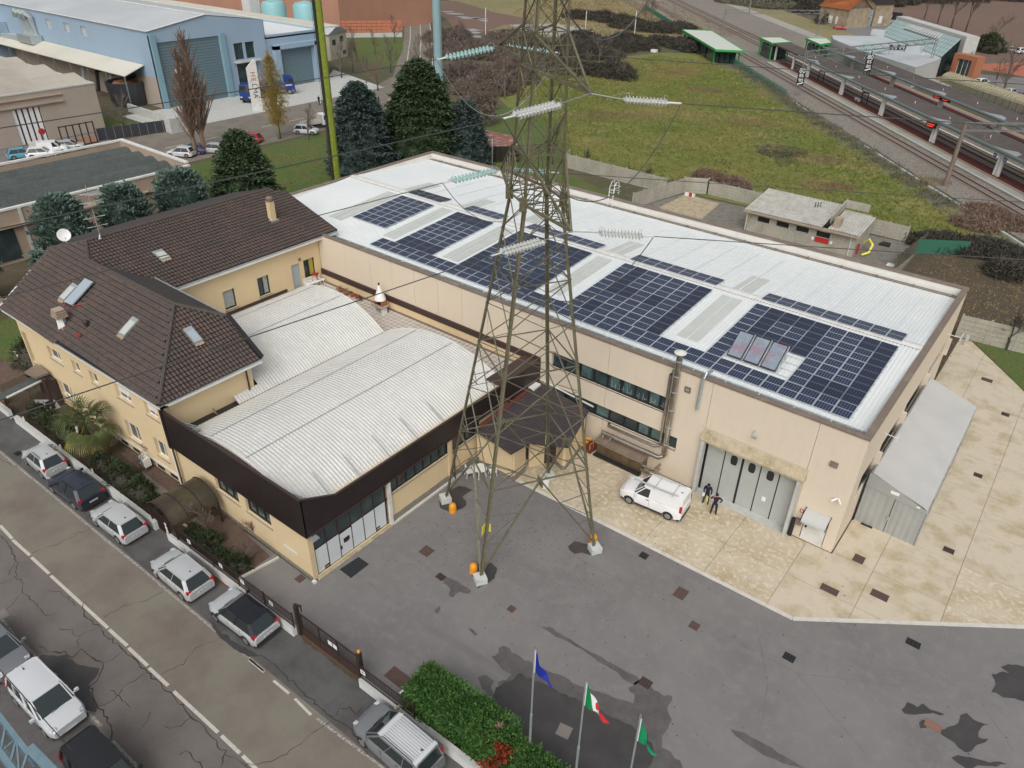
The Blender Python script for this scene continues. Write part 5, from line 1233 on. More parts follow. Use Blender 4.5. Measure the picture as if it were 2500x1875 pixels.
for(nm,sgn,z,L_,la,lb)in(('RL',1,21.15,4.29,1,2),('RU',1,27.1,4.97,1,2),('LU',-1,27.3,6.1,0,3),('LL',-1,21.3,5.1,0,3),('RT',1,33.2,4.4,1,2),('LT',-1,33.2,5.0,0,3)):
 t2=tcz(z)+DR*(sgn*L_);tip=Vector((t2.x,t2.y,z));tips[nm]=tip
 mb=MB();zl,zu=z+.25 if z>22 else 21.4,z+(1.6 if z>22 else 2.45)
 lows=[leg_at(la,zl),leg_at(lb,zl)];ups=[leg_at(la,zu),leg_at(lb,zu)]
 for p in lows:mb.beam(p,tip,.12,.10)
 for p in ups:mb.beam(p,tip,.10,.08)
 for k in range(1,5):
  t_=k/5;a_,b_=lows[0].lerp(tip,t_),lows[1].lerp(tip,t_);c_,d_=ups[0].lerp(tip,t_),ups[1].lerp(tip,t_)
  mb.beam(a_,b_,.045,.03);mb.beam(c_,d_,.045,.03);mb.beam(a_,c_,.045,.03);mb.beam(b_,d_,.045,.03)
  a2,b2=lows[0].lerp(tip,t_-.2),lows[1].lerp(tip,t_-.2)
  mb.beam(a2,b_,.04,.03);mb.beam(a2,c_,.04,.03);mb.beam(b2,d_,.04,.03)
 mb.build('crossarm',M['tower'],pyl)
sg=MB(Matrix.Translation(leg_at(1,3.55))@Matrix.Rotation(radians(-80),4,'Z'));sg.box(-.22,.22,-.13,-.11,-.3,.3);sg.box(-.24,-.22,-.13,.2,-.3,.3);sg.build('warning_plate',M['yellow_sign'],pyl)
MB(Matrix.Translation(leg_at(1,3.55))@Matrix.Rotation(radians(-80),4,'Z')).box(.02,.16,-.135,-.131,.02,.16).build('plate_mark',M['rubber'],pyl)
s2=MB(Matrix.Translation(leg_at(3,3.6))@Matrix.Rotation(radians(-60),4,'Z'));s2.box(-.12,.12,-.2,-.18,-.35,.35);s2.build('warning_plate',M['yellow_sign'],pyl)
def ins_mesh(mt):
 mb=MB();mb.lathe((0,0,0),[(.03,-.075),(.045,-.045),(.125,-.02),(.135,.0),(.05,.015),(.045,.06),(.03,.075)],12);return mb.mesh('disc',M[mt])
DISC={k:ins_mesh(k)for k in('glass_ins','glass_ins2')}
def catenary(a,b,sag,n=24):
 a,b=Vector(a),Vector(b);return[a.lerp(b,k/n)-Vector((0,0,4*sag*(k/n)*(1-k/n)))for k in range(n+1)]
ends={}
AZ={'R':38.0,'L':257.0}
spec={('RU','R'):(1.35,26.9,3.1,26.82,'glass_ins2'),('RL','R'):(1.27,21.12,3.15,21.02,'glass_ins2'),('LU','R'):(.45,27.28,2.6,27.05,'glass_ins'),('LL','R'):(.30,21.28,2.6,21.14,'glass_ins'),('LU','L'):(.42,27.2,3.25,26.98,'glass_ins'),('LL','L'):(.38,21.25,3.3,21.2,'glass_ins'),('RU','L'):(1.7,26.9,3.85,26.75,'glass_ins2'),('RL','L'):(1.7,21.1,3.95,21.1,'glass_ins2')}
wd={'RU':'right hand upper','RL':'right hand lower','LU':'left hand upper','LL':'left hand lower'}
for(arm,side),(s0,z0_,s1,z1_,mt)in spec.items():
 t=tips[arm];az=radians(AZ[side]);d2=Vector((cos(az),sin(az)))
 P=lambda s,z:Vector((t.x+d2.x*s,t.y+d2.y*s,z))
 p0,p1=P(s0,z0_),P(s1,z1_)
 root=thing('insulator_string',t,'double %s glass insulator string on the %s cross arm, %s'%('teal' if mt=='glass_ins' else 'clear',wd[arm],'railway side' if side=='R' else 'street side'),'insulator','insulator strings on the pylon')
 ax=(p1-p0).normalized();sd_=Vector((-ax.y,ax.x,0)).normalized()
 MB().tube([t,p0],.025,5).build('link',M['cable_pale'],root)
 R3=ax.to_track_quat('Z','Y')
 for off in(-.17,.17):
  n_=12
  MB().tube([p0+sd_*off,p1+sd_*off],.022,5).build('core',M['galv'],root)
  for k in range(n_):
   q=p0.lerp(p1,(k+.7)/(n_+.4))+sd_*off
   o=bpy.data.objects.new('disc',DISC[mt]);C.objects.link(o);o.parent=root
   o.location=q-root_loc(root);o.rotation_mode='QUATERNION';o.rotation_quaternion=R3
 for p in(p0,p1):mb=MB();mb.beam(p-sd_*.24,p+sd_*.24,.08,.03);mb.build('yoke',M['galv'],root)
 for(p,s_)in((p0,1),(p1,-1)):
  MB().tube([p+sd_*.2,p+sd_*.1+Vector((0,0,.22)),p+ax*.15*s_+Vector((0,0,.27)),p+ax*.2*s_-sd_*.1+Vector((0,0,.15))],.009,5).build('arcing_horn',M['galv'],root)
 cl=p1+ax*.55;MB().tube([p1,cl],.04,6).build('clamp',M['white_dirty'],root)
 ends[(arm,side)]=cl
 far=Vector((cl.x+d2.x*230,cl.y+d2.y*230,cl.z+(1.5 if side=='R' else 0)));sag=3.2 if side=='R' else 2.2
 tag(MB().tube(catenary(cl,far,sag,40),.021,5).build('power_line',M['cable']),'power conductor from the %s cross arm running off over the %s'%(wd[arm],'railway' if side=='R' else 'street'),'power line','power lines')
for arm,dip in(('RU',3.4),('RL',2.4),('LU',3.0),('LL',2.6)):
 a,b=ends[(arm,'L')],ends[(arm,'R')];pts=catenary(a,b,dip,20);pts=[p+Vector((DR.x,DR.y,0))*(.5*(1 if arm[0]=='R' else-1))*sin(pi*k/20)for k,p in enumerate(pts)]
 tag(MB().tube(pts,.022,5).build('jumper_cable',M['cable']if arm[0]=='R' else M['cable_pale']),'slack jumper cable looping under the %s cross arm'%wd[arm],'cable','jumper cables')
t=tips['RT'];a=Vector((t.x-3.2*cos(radians(77)),t.y-3.2*sin(radians(77)),33.0));b=Vector((t.x+3.2*cos(radians(38)),t.y+3.2*sin(radians(38)),33.0))
tag(MB().tube(catenary(a,b,3.9,20),.03,5).build('jumper_cable',M['cable']),'dark jumper cable loop hanging in from the top of the frame','cable','jumper cables')
for k,(x,y,lb)in enumerate(((-25.2,26.5,'orange rounded bollard beside the left pylon foot'),(-20.72,23.4,'orange rounded bollard behind the front pylon foot'),(-16.55,29.95,'orange rounded bollard behind the right pylon foot'))):
 MBo=MB();MBo.lathe((x,y,0.0),[(.25,.01),(.25,.40),(.23,.54),(.17,.66),(.07,.71),(.02,.72)],18)
 tag(MBo.build('bollard',M['orange'],smooth=True),lb,'bollard','orange bollards at the pylon feet')
tk=thing('white_drum',(-22.0,32.4,0),'white plastic drum beside the back pylon foot','drum')
MB().lathe((-22.0,32.35,.03),[(.27,0),(.28,.55),(.24,.68),(.12,.72)],16).build('body',M['white_dirty'],tk,smooth=True);MB().tube([(-22.0,32.35,.72),(-22.0,32.35,.85)],.04,8).build('tap',M['rubber'],tk)
bn=thing('white_bench',(-24.6,32.7,0),'white slatted garden bench against the porch wall','bench',rz=radians(98))
for k in range(5):MB().box(-.75,.75,-.32+k*.11,-.23+k*.11,.42,.45).build('seat_slat',M['white'],bn,local=True)
for k in range(4):MB().box(-.75,.75,.24+k*.03,.27+k*.03,.52+k*.11,.60+k*.11).build('back_slat',M['white'],bn,local=True)
for sx in(-.68,.68):
 for sy in(-.28,.2):MB().box(sx-.03,sx+.03,sy-.03,sy+.03,.03,.42).build('leg',M['white'],bn,local=True)
 MB().box(sx-.03,sx+.03,.2,.3,.42,.95).build('upright',M['white'],bn,local=True)
tb=thing('plastic_table',(-26.2,30.4,0),'round white plastic table with splayed legs by the yellow wall','table')
MB().lathe((0,0,.68),[(.1,0),(.5,0),(.52,.02),(.5,.035),(.1,.035)],24).build('top',M['white'],tb,local=True)
for k in range(4):MB().tube([(.25*cos(k*pi/2+.5),.25*sin(k*pi/2+.5),.68),(.45*cos(k*pi/2+.5),.45*sin(k*pi/2+.5),0)],.03,6).build('leg',M['white'],tb,local=True)
plastic_chair(-26.75,29.9,0,2.6,'white plastic chair on the street side of the round table');plastic_chair(-25.55,31.0,0,-.6,'white plastic chair on the porch side of the round table')
#vehicles
def wheel_parts(root,x,y,r=.31,wd_=.2,side=1):
 mb=MB(Matrix.Translation((x,y,r))@Matrix.Rotation(pi/2,4,'X'));mb.lathe((0,0,0),[(r*.6,-wd_/2),(r*.95,-wd_/2),(r,-wd_/2+.03),(r,wd_/2-.03),(r*.95,wd_/2),(r*.6,wd_/2)],20)
 w_=mb.build('wheel',M['tyre'],root,local=True,smooth=True)
 yo=y+side*wd_/2
 mb=MB(Matrix.Translation((x,yo,r))@Matrix.Rotation(pi/2,4,'X'))
 mb.lathe((0,0,0),[(r*.06,-.012*side),(r*.63,-.004*side),(r*.64,.012*side)],18)
 for k in range(6):
  a=k*pi/3;mb.beam((0,0,-.02*side),(r*.6*cos(a),r*.6*sin(a),-.015*side),.05,.02)
 mb.build('rim',M['rim'],w_,local=True)
def car(name,loc,rz,label,cat,pt,L=4.0,W=1.7,H=1.5,kind='hatch',group='cars parked along the street',rails=None,roofmat=None,wb=None,glassroof=False,low=False,rack=False,cladding=False,windows=True,ridges=False):
 """front points to local +x; z up; origin at ground centre"""
 root=thing(name,loc,label,cat,group,rz)
 wb=wb or L*.635
 hl=L/2;xf=hl-(L-wb)*.47;xr=xf-wb
 if kind=='hatch':ws0,ws1,rr0,rr1,hood,tailz=.55,.17,-.74,-.95,.63,.64
 elif kind=='mpv':ws0,ws1,rr0,rr1,hood,tailz=.58,.22,-.88,-.965,.62,.64
 elif kind=='van':ws0,ws1,rr0,rr1,hood,tailz=.56,.26,-.955,-.975,.63,.95
 else:ws0,ws1,rr0,rr1,hood,tailz=.50,.14,-.62,-.86,.60,.66
 zb=H*.595
 st=[]
 N=28
 for i in range(N+1):
  t=-1+2*i/N;x=t*hl
  e=max(0,(abs(t)-.72)/.28);half=W/2*(1-.20*e**2.2 if t>0 else 1-.13*e**2.4)
  if t>ws0:top=zb-(zb-H*.50)*((t-ws0)/(1-ws0))**2.2-H*.02*(t-ws0)
  elif t<rr0:top=zb-.02*H if kind!='sedan' else zb-.04
  else:top=zb
  if t>.965:top=min(top,H*.46)
  bot=.22+.10*max(0,(abs(t)-.9)/.1)
  st.append((x,half,top,bot))
 ring=[(-.96,.0),(-1.0,.30),(-1.0,.62),(-.965,.86),(-.90,.97),(-.72,1.0),(-.35,1.015),(0,1.02),(.35,1.015),(.72,1.0),(.90,.97),(.965,.86),(1.0,.62),(1.0,.30),(.96,.0)]
 mb=MB();vs=[];fs=[];n=len(ring)
 for(x,half,top,bot)in st:
  for(ry,rz_)in ring:vs.append((x,ry*half,bot+(top-bot)*rz_))
 for i in range(N):
  for k in range(n-1):fs.append((i*n+k,(i+1)*n+k,(i+1)*n+k+1,i*n+k+1))
  fs.append((i*n+n-1,(i+1)*n+n-1,(i+1)*n,i*n))
 fs.append(tuple(range(n)));fs.append(tuple(reversed(range(N*n,N*n+n))))
 mb.add(vs,fs);body=mb.build('body',pt,root,local=True,smooth=True)
 for sx in(xf,xr):
  for s in(-1,1):
   mb=MB();pts=[]
   R_=.385 if H<1.7 else.39
   for k in range(11):
    a=pi*k/10;pts.append((sx+R_*cos(a),s*(W/2*.985),.30+R_*sin(a)))
   pts2=[(p[0],s*(W/2+.006),p[2])for p in pts]
   mb.add(pts+pts2,[tuple(range(11,22))if s>0 else tuple(reversed(range(11,22)))]+[(k,k+1,k+12,k+11)for k in range(10)])
   mb.build('wheel_arch',M['plastic'],body,local=True)
   wheel_parts(root,sx,s*(W/2-.085),.315,.2,s)
 mb=MB();mb.box(-hl*.95,hl*.93,-W/2*.93,W/2*.93,.17,.30);mb.build('underbody',M['plastic'],root,local=True)
 if cladding:
  for s in(-1,1):MB().box(xr+.36,xf-.36,s*W/2-.012,s*W/2+.012,.24,.36).build('sill_trim',M['plastic'],root,local=True)
  mb=MB();mb.box(-hl-.015,-hl*.90,-W/2*.86,W/2*.86,.24,.50);mb.build('rear_bumper',M['plastic'],root,local=True)
  mb=MB();mb.box(hl*.93,hl*.995,-W/2*.70,W/2*.70,.24,.48);mb.build('front_bumper',M['plastic'],root,local=True)
 hb=W/2*.93;ht=W/2*(.72 if kind!='van' else.85)
 if kind=='mpv':ht=W/2*.80
 B=[(ws0*hl,hb*.86),(ws0*hl-.18,hb),(rr1*hl+.12,hb*.97),(rr1*hl,hb*.88)]
 T=[(ws1*hl,ht*.90),(ws1*hl-.15,ht),(rr0*hl+.10,ht*.96),(rr0*hl,ht*.86)]
 def ringpts(lst,z):return[(x,y,z)for(x,y)in lst]+[(x,-y,z)for(x,y)in reversed(lst)]
 rb,rt=ringpts(B,zb-.015),ringpts(T,H-.055)
 mb=MB();mb.add(rb+rt,[(k,(k+1)%8,8+(k+1)%8,8+k)for k in range(8)][::1]+[tuple(range(8,16))])
 mb.f=[tuple(reversed(f))for f in mb.f]
 cab=mb.build('windows',M['carglass'],root,local=True)
 rm=roofmat or pt;mb=MB();nx,ny=8,6;vs=[];fs=[]
 xa,xb=T[3][0]-.02,T[0][0]+.02
 for i in range(nx+1):
  u=i/nx;x=xa+(xb-xa)*u
  for k in range(ny+1):
   v=-1+2*k/ny
   yy_=ht*(1-.10*max(0,abs(2*u-1)-.75)/.25)*v
   z=H-.05+.055*(1-v*v)*(1-(2*u-1)**4)**.5 if abs(2*u-1)<1 else H-.05
   vs.append((x,yy_,z))
 for i in range(nx):
  for k in range(ny):fs.append((i*(ny+1)+k,(i+1)*(ny+1)+k,(i+1)*(ny+1)+k+1,i*(ny+1)+k+1))
 m0=len(vs)
 for(i,k)in[(0,k)for k in range(ny+1)]:pass
 mb.add(vs,fs);mb.box(xa+.01,xb-.01,-ht*.93,ht*.93,H-.075,H-.052)
 roof_=mb.build('roof',rm,root,local=True,smooth=True)
 if kind=='van':
  mb=MB()
  for s in(-1,1):
   q=[(rr1*hl+.12,s*(hb*.985+.004),zb-.02),(.06*hl,s*(hb+.006),zb-.02),(.03*hl,s*(ht+.010),H-.05),(rr0*hl+.08,s*(ht*.97+.01),H-.05)]
   mb.add(q,[(0,1,2,3)if s<0 else(3,2,1,0)])
  q=[(rr1*hl-.006,-hb*.90,zb-.02),(rr1*hl-.006,hb*.90,zb-.02),(rr0*hl-.006,ht*.88,H-.05),(rr0*hl-.006,-ht*.88,H-.05)]
  mb.add(q,[(3,2,1,0)])
  for s in(-1,1):
   q=[(rr1*hl+.12,s*(hb*.985+.004),zb-.02),(rr1*hl-.006,s*hb*.90,zb-.02),(rr0*hl-.006,s*ht*.88,H-.05),(rr0*hl+.08,s*(ht*.97+.01),H-.05)]
   mb.add(q,[(0,1,2,3)if s>0 else(3,2,1,0)])
  mb.build('side_panel',pt,root,local=True)
 def P3(bi,ti,s):
  b_,t_=B[bi],T[ti];return Vector((b_[0],s*b_[1]*1.004,zb-.02)),Vector((t_[0],s*t_[1]*1.004,H-.05))
 mb=MB()
 for s in(-1,1):
  a,b=P3(1,1,s);mb.beam(a,b,.07,.06)
  a,b=P3(2,2,s);mb.beam(a,b,.13 if kind!='van' else.05,.07)
  a,b=P3(3,3,s);mb.beam(a,b,.07,.05)
  a,b=P3(0,0,s);mb.beam(a,b,.05,.04)
  mid=(ws1+rr0)/2*hl
  mb.beam((T[1][0],s*ht,H-.055),(T[2][0],s*ht*.97,H-.055),.05,.05)
  for f_ in((.46,)if kind!='mpv' else(.36,.72)):
   xb_=B[1][0]+(B[2][0]-B[1][0])*f_;xt_=T[1][0]+(T[2][0]-T[1][0])*f_
   mb.beam((xb_,s*hb*1.002,zb-.02),(xt_,s*ht*1.002,H-.05),.06,.03)
 mb.beam((T[0][0],-ht*.88,H-.05),(T[0][0],ht*.88,H-.05),.05,.04);mb.beam((T[3][0],-ht*.84,H-.05),(T[3][0],ht*.84,H-.05),.06,.05)
 mb.build('pillars',pt if not glassroof else M['black_gloss'],root,local=True)
 if ridges:
  for k in range(10):MB().box(xa+.25,xb-.3,-ht*.75+k*ht*.166,-ht*.75+k*ht*.166+.015,H-.01,H+.012).build('roof_rib',pt,root,local=True)
 if rails:
  for s in(-1,1):MB().tube([(T[2][0]+.15,s*ht*.90,H-.02),(T[2][0]+.22,s*ht*.90,H+.045),(T[1][0]-.25,s*ht*.92,H+.045),(T[1][0]-.12,s*ht*.92,H-.02)],.022,6).build('roof_rail',rails,root,local=True)
 lz=H*.50;tz=H*.60
 for s in(-1,1):
  mb=MB();mb.add([(hl*.90,s*W/2*.88,lz),(hl*.985,s*W/2*.60,lz-.06),(hl*.965,s*W/2*.62,lz+.10),(hl*.86,s*W/2*.90,lz+.13),(hl*.99,s*W/2*.64,lz+.0)],[(0,4,2,3),(0,1,4)]if s>0 else[(3,2,4,0),(4,1,0)])
  mb.box(hl*.885,hl*.965,s*W/2*.72-.10,s*W/2*.72+.10,lz-.03,lz+.07)
  mb.build('headlight',M['lampglass'],root,local=True)
  xt=-hl*(.93 if kind!='van' else.975)
  mb=MB();
  if kind in('mpv','van'):mb.box(xt-.05,xt+.12,s*W/2*.90-.05,s*W/2*.90+.035,tz-.20,tz+.28)
  else:mb.box(xt-.07,xt+.17,s*W/2*.80-.13,s*W/2*.80+.115,tz-.16,tz+.06)
  mb.build('tail_light',M['tail'],root,local=True)
  mx=ws0*hl-.28
  mb=MB();mb.box(mx-.06,mx+.06,s*(W/2+.14)-.09,s*(W/2+.14)+.09,zb+.0,zb+.14);mb.beam((mx,s*hb,zb+.02),(mx,s*(W/2+.1),zb+.05),.05,.04);mb.build('mirror',pt if not glassroof else M['black_gloss'],root,local=True)
  for hx in([.10*hl,-.38*hl]if kind!='van' else[.08*hl]):MB().box(hx-.09,hx+.09,s*W/2-.01,s*W/2+.025,zb-.16,zb-.125).build('door_handle',pt if kind!='van' else M['plastic'],root,local=True)
  mb=MB()
  for hx in((.50*hl,.06*hl,-.42*hl)if kind!='van' else(.50*hl,.02*hl)):mb.box(hx-.007,hx+.007,s*W/2-.004,s*W/2+.0035,.34,zb-.03)
  mb.build('door_seam',M['plastic'],root,local=True)
 mb=MB();mb.box(-hl-.012,-hl+.03,-.26,.26,H*.36,H*.36+.11);mb.build('number_plate',M['plate'],root,local=True)
 mb=MB();mb.box(-hl-.014,-hl-.0121,-.20,-.02,H*.36+.03,H*.36+.08);mb.box(-hl-.014,-hl-.0121,.02,.20,H*.36+.03,H*.36+.08);mb.build('plate_lettering',M['frame_dark'],root,local=True)
 MB().box(hl*.975,hl+.012,-.26,.26,.33,.44).build('number_plate',M['plate'],root,local=True)
 mb=MB();mb.box(hl*.94,hl*.992,-W*.27,W*.27,.46,.60);mb.build('grille',M['plastic'],root,local=True)
 mb=MB();mb.lathe((hl*.99,0,H*.45),[(.02,0),(.055,.01),(.02,.03)],4);mb.build('badge',M['alu'],root,local=True)
 mb=MB();mb.tube([(T[3][0]+.35,0,H-.0),(T[3][0]+.22,0,H+.10)],.012,5);mb.box(T[3][0]+.28,T[3][0]+.40,-.03,.03,H-.01,H+.02);mb.build('aerial',M['plastic'],root,local=True)
 mb=MB();
 if kind!='van':mb.box(rr1*hl-.02,rr1*hl+.05,-.35,.1,zb+.0,zb+.02)
 mb.beam((ws0*hl+.02,-.3,zb+.01),(ws0*hl-.06,.35,zb+.06),.02,.015);mb.build('wiper',M['plastic'],root,local=True)
 return root
M['black_gloss']=mat('gloss_black',(.012,.013,.017),.15,coat=.5)
silver=paint('silver_paint',(.50,.52,.53));silver2=paint('pale_silver_paint',(.64,.66,.68));navy=paint('midnight_blue_paint',(.030,.036,.055));grey=paint('grey_car_paint',(.17,.18,.19));whitep=mat('white_car_paint',(.78,.79,.80),.3,coat=.5)
blackp=paint('black_car_paint',(.018,.019,.022));darkgrey=paint('dark_grey_paint',(.13,.14,.15));redp=mat('red_car_paint',(.42,.015,.02),.3,coat=.5);bluep=paint('blue_car_paint',(.04,.055,.17));skyp=mat('light_blue_paint',(.10,.36,.48),.3,coat=.5)
al=radians(1.6)
def RC(x,b,rz=0):return(x,b+.028*(x+35),0.004)
car('parked_car',(-50.0,12.02,0),pi+al*.4,'small silver hatchback with dark roof rails, farthest left in the row by the white wall','car',silver,3.6,1.6,1.55,'hatch',rails=M['plastic'],wb=2.3)
car('parked_car',(-45.45,11.98,0),pi+radians(3.5),'midnight blue crossover between the two leftmost silver hatchbacks','car',navy,4.35,1.84,1.55,'hatch',rails=M['plastic'],wb=2.66,cladding=True)
car('parked_car',(-40.25,12.15,0),pi+radians(2.5),'silver hatchback opposite the arched canopy in the white wall','car',silver,4.03,1.69,1.49,'hatch',wb=2.51)
car('parked_car',(-33.3,12.25,0),pi+radians(.8),'silver hatchback beside the strip of red leaves, front wheels by the railing','car',silver,4.1,1.77,1.5,'hatch',wb=2.62)
car('parked_car',(-27.95,12.68,0),pi+radians(2.6),'silver crossover with a black roof, last in the row before the gate','car',silver,4.12,1.78,1.56,'hatch',roofmat=M['black_gloss'],glassroof=True,wb=2.6,cladding=True)
car('parked_car',(-16.15,12.78,0),pi+radians(-.5),'grey high roofed family van with ribbed silver roof below the hedge','car',M['pg']if 'pg' in M else paint('steel_grey_paint',(.20,.215,.225)),4.5,1.85,1.80,'mpv',rails=M['plastic'],wb=2.8,roofmat=silver2,ridges=True)
car('parked_car',(-35.95,3.45,0),radians(1.5),'dark grey car cut off by the left picture edge','car',grey,4.2,1.8,1.47,'hatch')
car('parked_car',(-30.95,3.70,0),radians(2.5),'white silver compact people carrier facing right on the near side of the street','car',silver2,4.4,1.82,1.6,'mpv',wb=2.72)
car('parked_car',(-24.9,3.60,0),radians(2.2),'black van at the bottom left picture edge','car',blackp,4.6,1.85,1.85,'mpv',wb=2.9)
vr=math.atan2(34.69-34.45,2.73)
van=car('white_van',(-15.38,35.48,.035),pi+vr,'white delivery van with aluminium roof rack parked on the concrete apron','van',whitep,4.35,1.83,1.84,'van',group=None,wb=2.755,cladding=True)
for s in(-.55,.55):
 MB().box(-1.75,.75 if s<0 else.25,s-.03,s+.03,1.93,1.985).build('rack_bar',M['alu'],van,local=True)
for x in(-1.35,-.1):MB().tube([(x,-.72,1.82),(x,-.70,1.93),(x,.70,1.93),(x,.72,1.82)],.02,6).build('rack_crossbar',M['galv'],van,local=True)
MB().box(-1.6,1.35,.58,.70,1.99,2.04).build('rack_board',M['alu'],van,local=True)
def text_mesh(name,body,size,M_,mt,parent,ext=.004,space=1.0):
 cu=bpy.data.curves.new(name,'FONT');cu.body=body;cu.size=size;cu.extrude=ext;cu.align_x='CENTER';cu.align_y='CENTER';cu.space_character=space
 to=bpy.data.objects.new(name,cu);C.objects.link(to)
 bpy.context.view_layer.update()
 me=bpy.data.meshes.new_from_object(to.evaluated_get(bpy.context.evaluated_depsgraph_get()))
 bpy.data.objects.remove(to);bpy.data.curves.remove(cu)
 me.transform(M_);me.materials.clear();me.materials.append(mt)
 o=bpy.data.objects.new(name,me);C.objects.link(o)
 if parent is not None:o.parent=parent
 return o
tm=Matrix.Translation((-.75,.925,1.0))@Matrix.Rotation(pi,4,'Z')@Matrix.Rotation(pi/2,4,'X')
mb=MB(tm);
for k in range(3):mb.tube([(-.45+.12*k,.12-.02*k,0),(-.2+.1*k,.2-.03*k,0),(0+.1*k,.05-.02*k,0)],.008,4)
mb.box(-.4,.5,-.10,-.07,-.002,.002);mb.build('side_lettering',mat('faint_lettering',(.66,.67,.68),.5),van,local=True)
#people
def person(loc,rz,label,joints,radii,edges,facing=0.0,hair=True,cap_=False,top='navy',legs='navy',hands='skin',extra=None):
 root=thing('person',loc,label,'person',None,rz)
 me=bpy.data.meshes.new('body');names=list(joints);me.from_pydata([joints[k]for k in names],[(names.index(a),names.index(b))for a,b in edges],[])
 o=bpy.data.objects.new('body',me);C.objects.link(o);o.parent=root
 md=o.modifiers.new('skin','SKIN')
 for i,k in enumerate(names):
  r=radii[k];sv=me.skin_vertices[0].data[i];sv.radius=r if isinstance(r,tuple)else(r,r);sv.use_root=(k=='pelvis')
 sb=o.modifiers.new('sub','SUBSURF');sb.levels=1;sb.render_levels=1
 bpy.context.view_layer.update()
 m2=bpy.data.meshes.new_from_object(o.evaluated_get(bpy.context.evaluated_depsgraph_get()))
 o.modifiers.clear();o.data=m2;m2.name='body'
 for mt in(M[top],M[hands],M['shoe']):m2.materials.append(mt)
 hz=joints['neck'][2]+.015
 for p in m2.polygons:
  c=p.center
  isk=c.z>hz
  for hk in('hand_l','hand_r'):
   if hk in joints and(Vector(joints[hk])-c).length<.095:isk=True
  p.material_index=1 if isk else(2 if c.z<.09 else 0);p.use_smooth=True
 hx=Vector(joints['head'])
 fwd=Vector((cos(facing),sin(facing),0));sd_=Vector((-fwd.y,fwd.x,0))
 mb=MB();mb.lathe(hx-fwd*.012,[(.102,-.02),(.112,.03),(.105,.08),(.07,.13),(.02,.145)],12);mb.build('hair' if not cap_ else 'cap',M['hair']if not cap_ else M['navy'],root,local=True,smooth=True)
 mb=MB();mb.tube([hx+fwd*.085+Vector((0,0,.01)),hx+fwd*.118+Vector((0,0,-.035))],[.012,.018],6);mb.build('nose',M['skin'],root,local=True)
 mb=MB()
 for s in(-1,1):mb.box(*(lambda c:(c.x-.012,c.x+.012,c.y-.012,c.y+.012,c.z-.006,c.z+.006))(hx+fwd*.088+sd_*.035*s+Vector((0,0,.012))))
 mb.build('eyes',M['hair'],root,local=True)
 for s in(-1,1):MB().tube([hx+sd_*.095*s+Vector((0,0,-.03)),hx+sd_*.108*s+Vector((0,0,.02))],.018,6).build('ear',M['skin'],root,local=True)
 for hk,wk in(('hand_l','wrist_l'),('hand_r','wrist_r')):
  if hk not in joints:continue
  h=Vector(joints[hk]);d=(h-Vector(joints[wk])).normalized();u=d.cross(Vector((0,0,1))if abs(d.z)<.9 else Vector((1,0,0))).normalized();v=d.cross(u)
  mb=MB()
  for q in range(4):mb.tube([h+u*(.026-.017*q),h+u*(.028-.018*q)+d*.05,h+u*(.028-.018*q)+d*(.085-.008*abs(q-1))+v*.02],[.011,.0095,.008],5)
  mb.tube([h-d*.01+u*.03,h+d*.02+u*.055+v*.01,h+d*.05+u*.058+v*.02],[.012,.010,.009],5)
  mb.build('fingers',M['skin'],root,local=True)
 return root
base_e=[('pelvis','waist'),('waist','chest'),('chest','neck'),('neck','head'),('head','crown'),('pelvis','hip_l'),('hip_l','knee_l'),('knee_l','ankle_l'),('ankle_l','toe_l'),('pelvis','hip_r'),('hip_r','knee_r'),('knee_r','ankle_r'),('ankle_r','toe_r'),('chest','sh_l'),('sh_l','el_l'),('el_l','wrist_l'),('wrist_l','hand_l'),('chest','sh_r'),('sh_r','el_r'),('el_r','wrist_r'),('wrist_r','hand_r')]
rad=dict(pelvis=(.16,.12),waist=(.15,.11),chest=(.17,.125),neck=.058,head=(.088,.10),crown=(.07,.075),hip_l=.10,hip_r=.10,knee_l=.072,knee_r=.072,ankle_l=.055,ankle_r=.055,toe_l=(.045,.035),toe_r=(.045,.035),sh_l=.078,sh_r=.078,el_l=.058,el_r=.058,wrist_l=.04,wrist_r=.04,hand_l=(.042,.025),hand_r=(.042,.025))
J1=dict(pelvis=(0,0,.93),waist=(0,0,1.08),chest=(.01,0,1.32),neck=(.02,0,1.50),head=(.03,0,1.62),crown=(.025,0,1.68),hip_l=(0,.10,.88),knee_l=(.03,.13,.50),ankle_l=(-.01,.15,.09),toe_l=(.13,.17,.05),hip_r=(0,-.10,.88),knee_r=(.03,-.14,.50),ankle_r=(-.01,-.17,.09),toe_r=(.13,-.20,.05),sh_l=(0,.19,1.43),el_l=(-.05,.40,1.23),wrist_l=(.07,.24,1.07),hand_l=(.09,.17,1.05),sh_r=(0,-.19,1.43),el_r=(.12,-.36,1.33),wrist_r=(.13,-.16,1.52),hand_r=(.125,-.11,1.56))
person((-11.9,37.15,.036),radians(-70),'man in dark blue workwear talking on a phone with one hand on his hip',J1,rad,base_e)
J2=dict(J1);J2.update(dict(el_l=(-.03,.25,1.17),wrist_l=(.08,.24,.93),hand_l=(.10,.235,.85),el_r=(.0,-.26,1.16),wrist_r=(.14,-.20,1.0),hand_r=(.20,-.17,.95),head=(.07,0,1.61),crown=(.085,0,1.67),neck=(.03,0,1.50)))
p2=person((-12.75,37.75,.036),radians(-80),'bowed man in dark workwear and cap holding papers by the grey folding door',J2,rad,base_e,cap_=True)
MB().box(.12,.30,-.26,-.12,.80,.98).build('papers',M['white'],p2,local=True)
tag(MB(Matrix.Translation((-12.62,37.55,.036))).box(-.05,.05,-.03,.03,.38,.82).build('yellow_folder',M['yellow_sign']),'yellow and white rolled tool bag held by the man in the cap','tool')
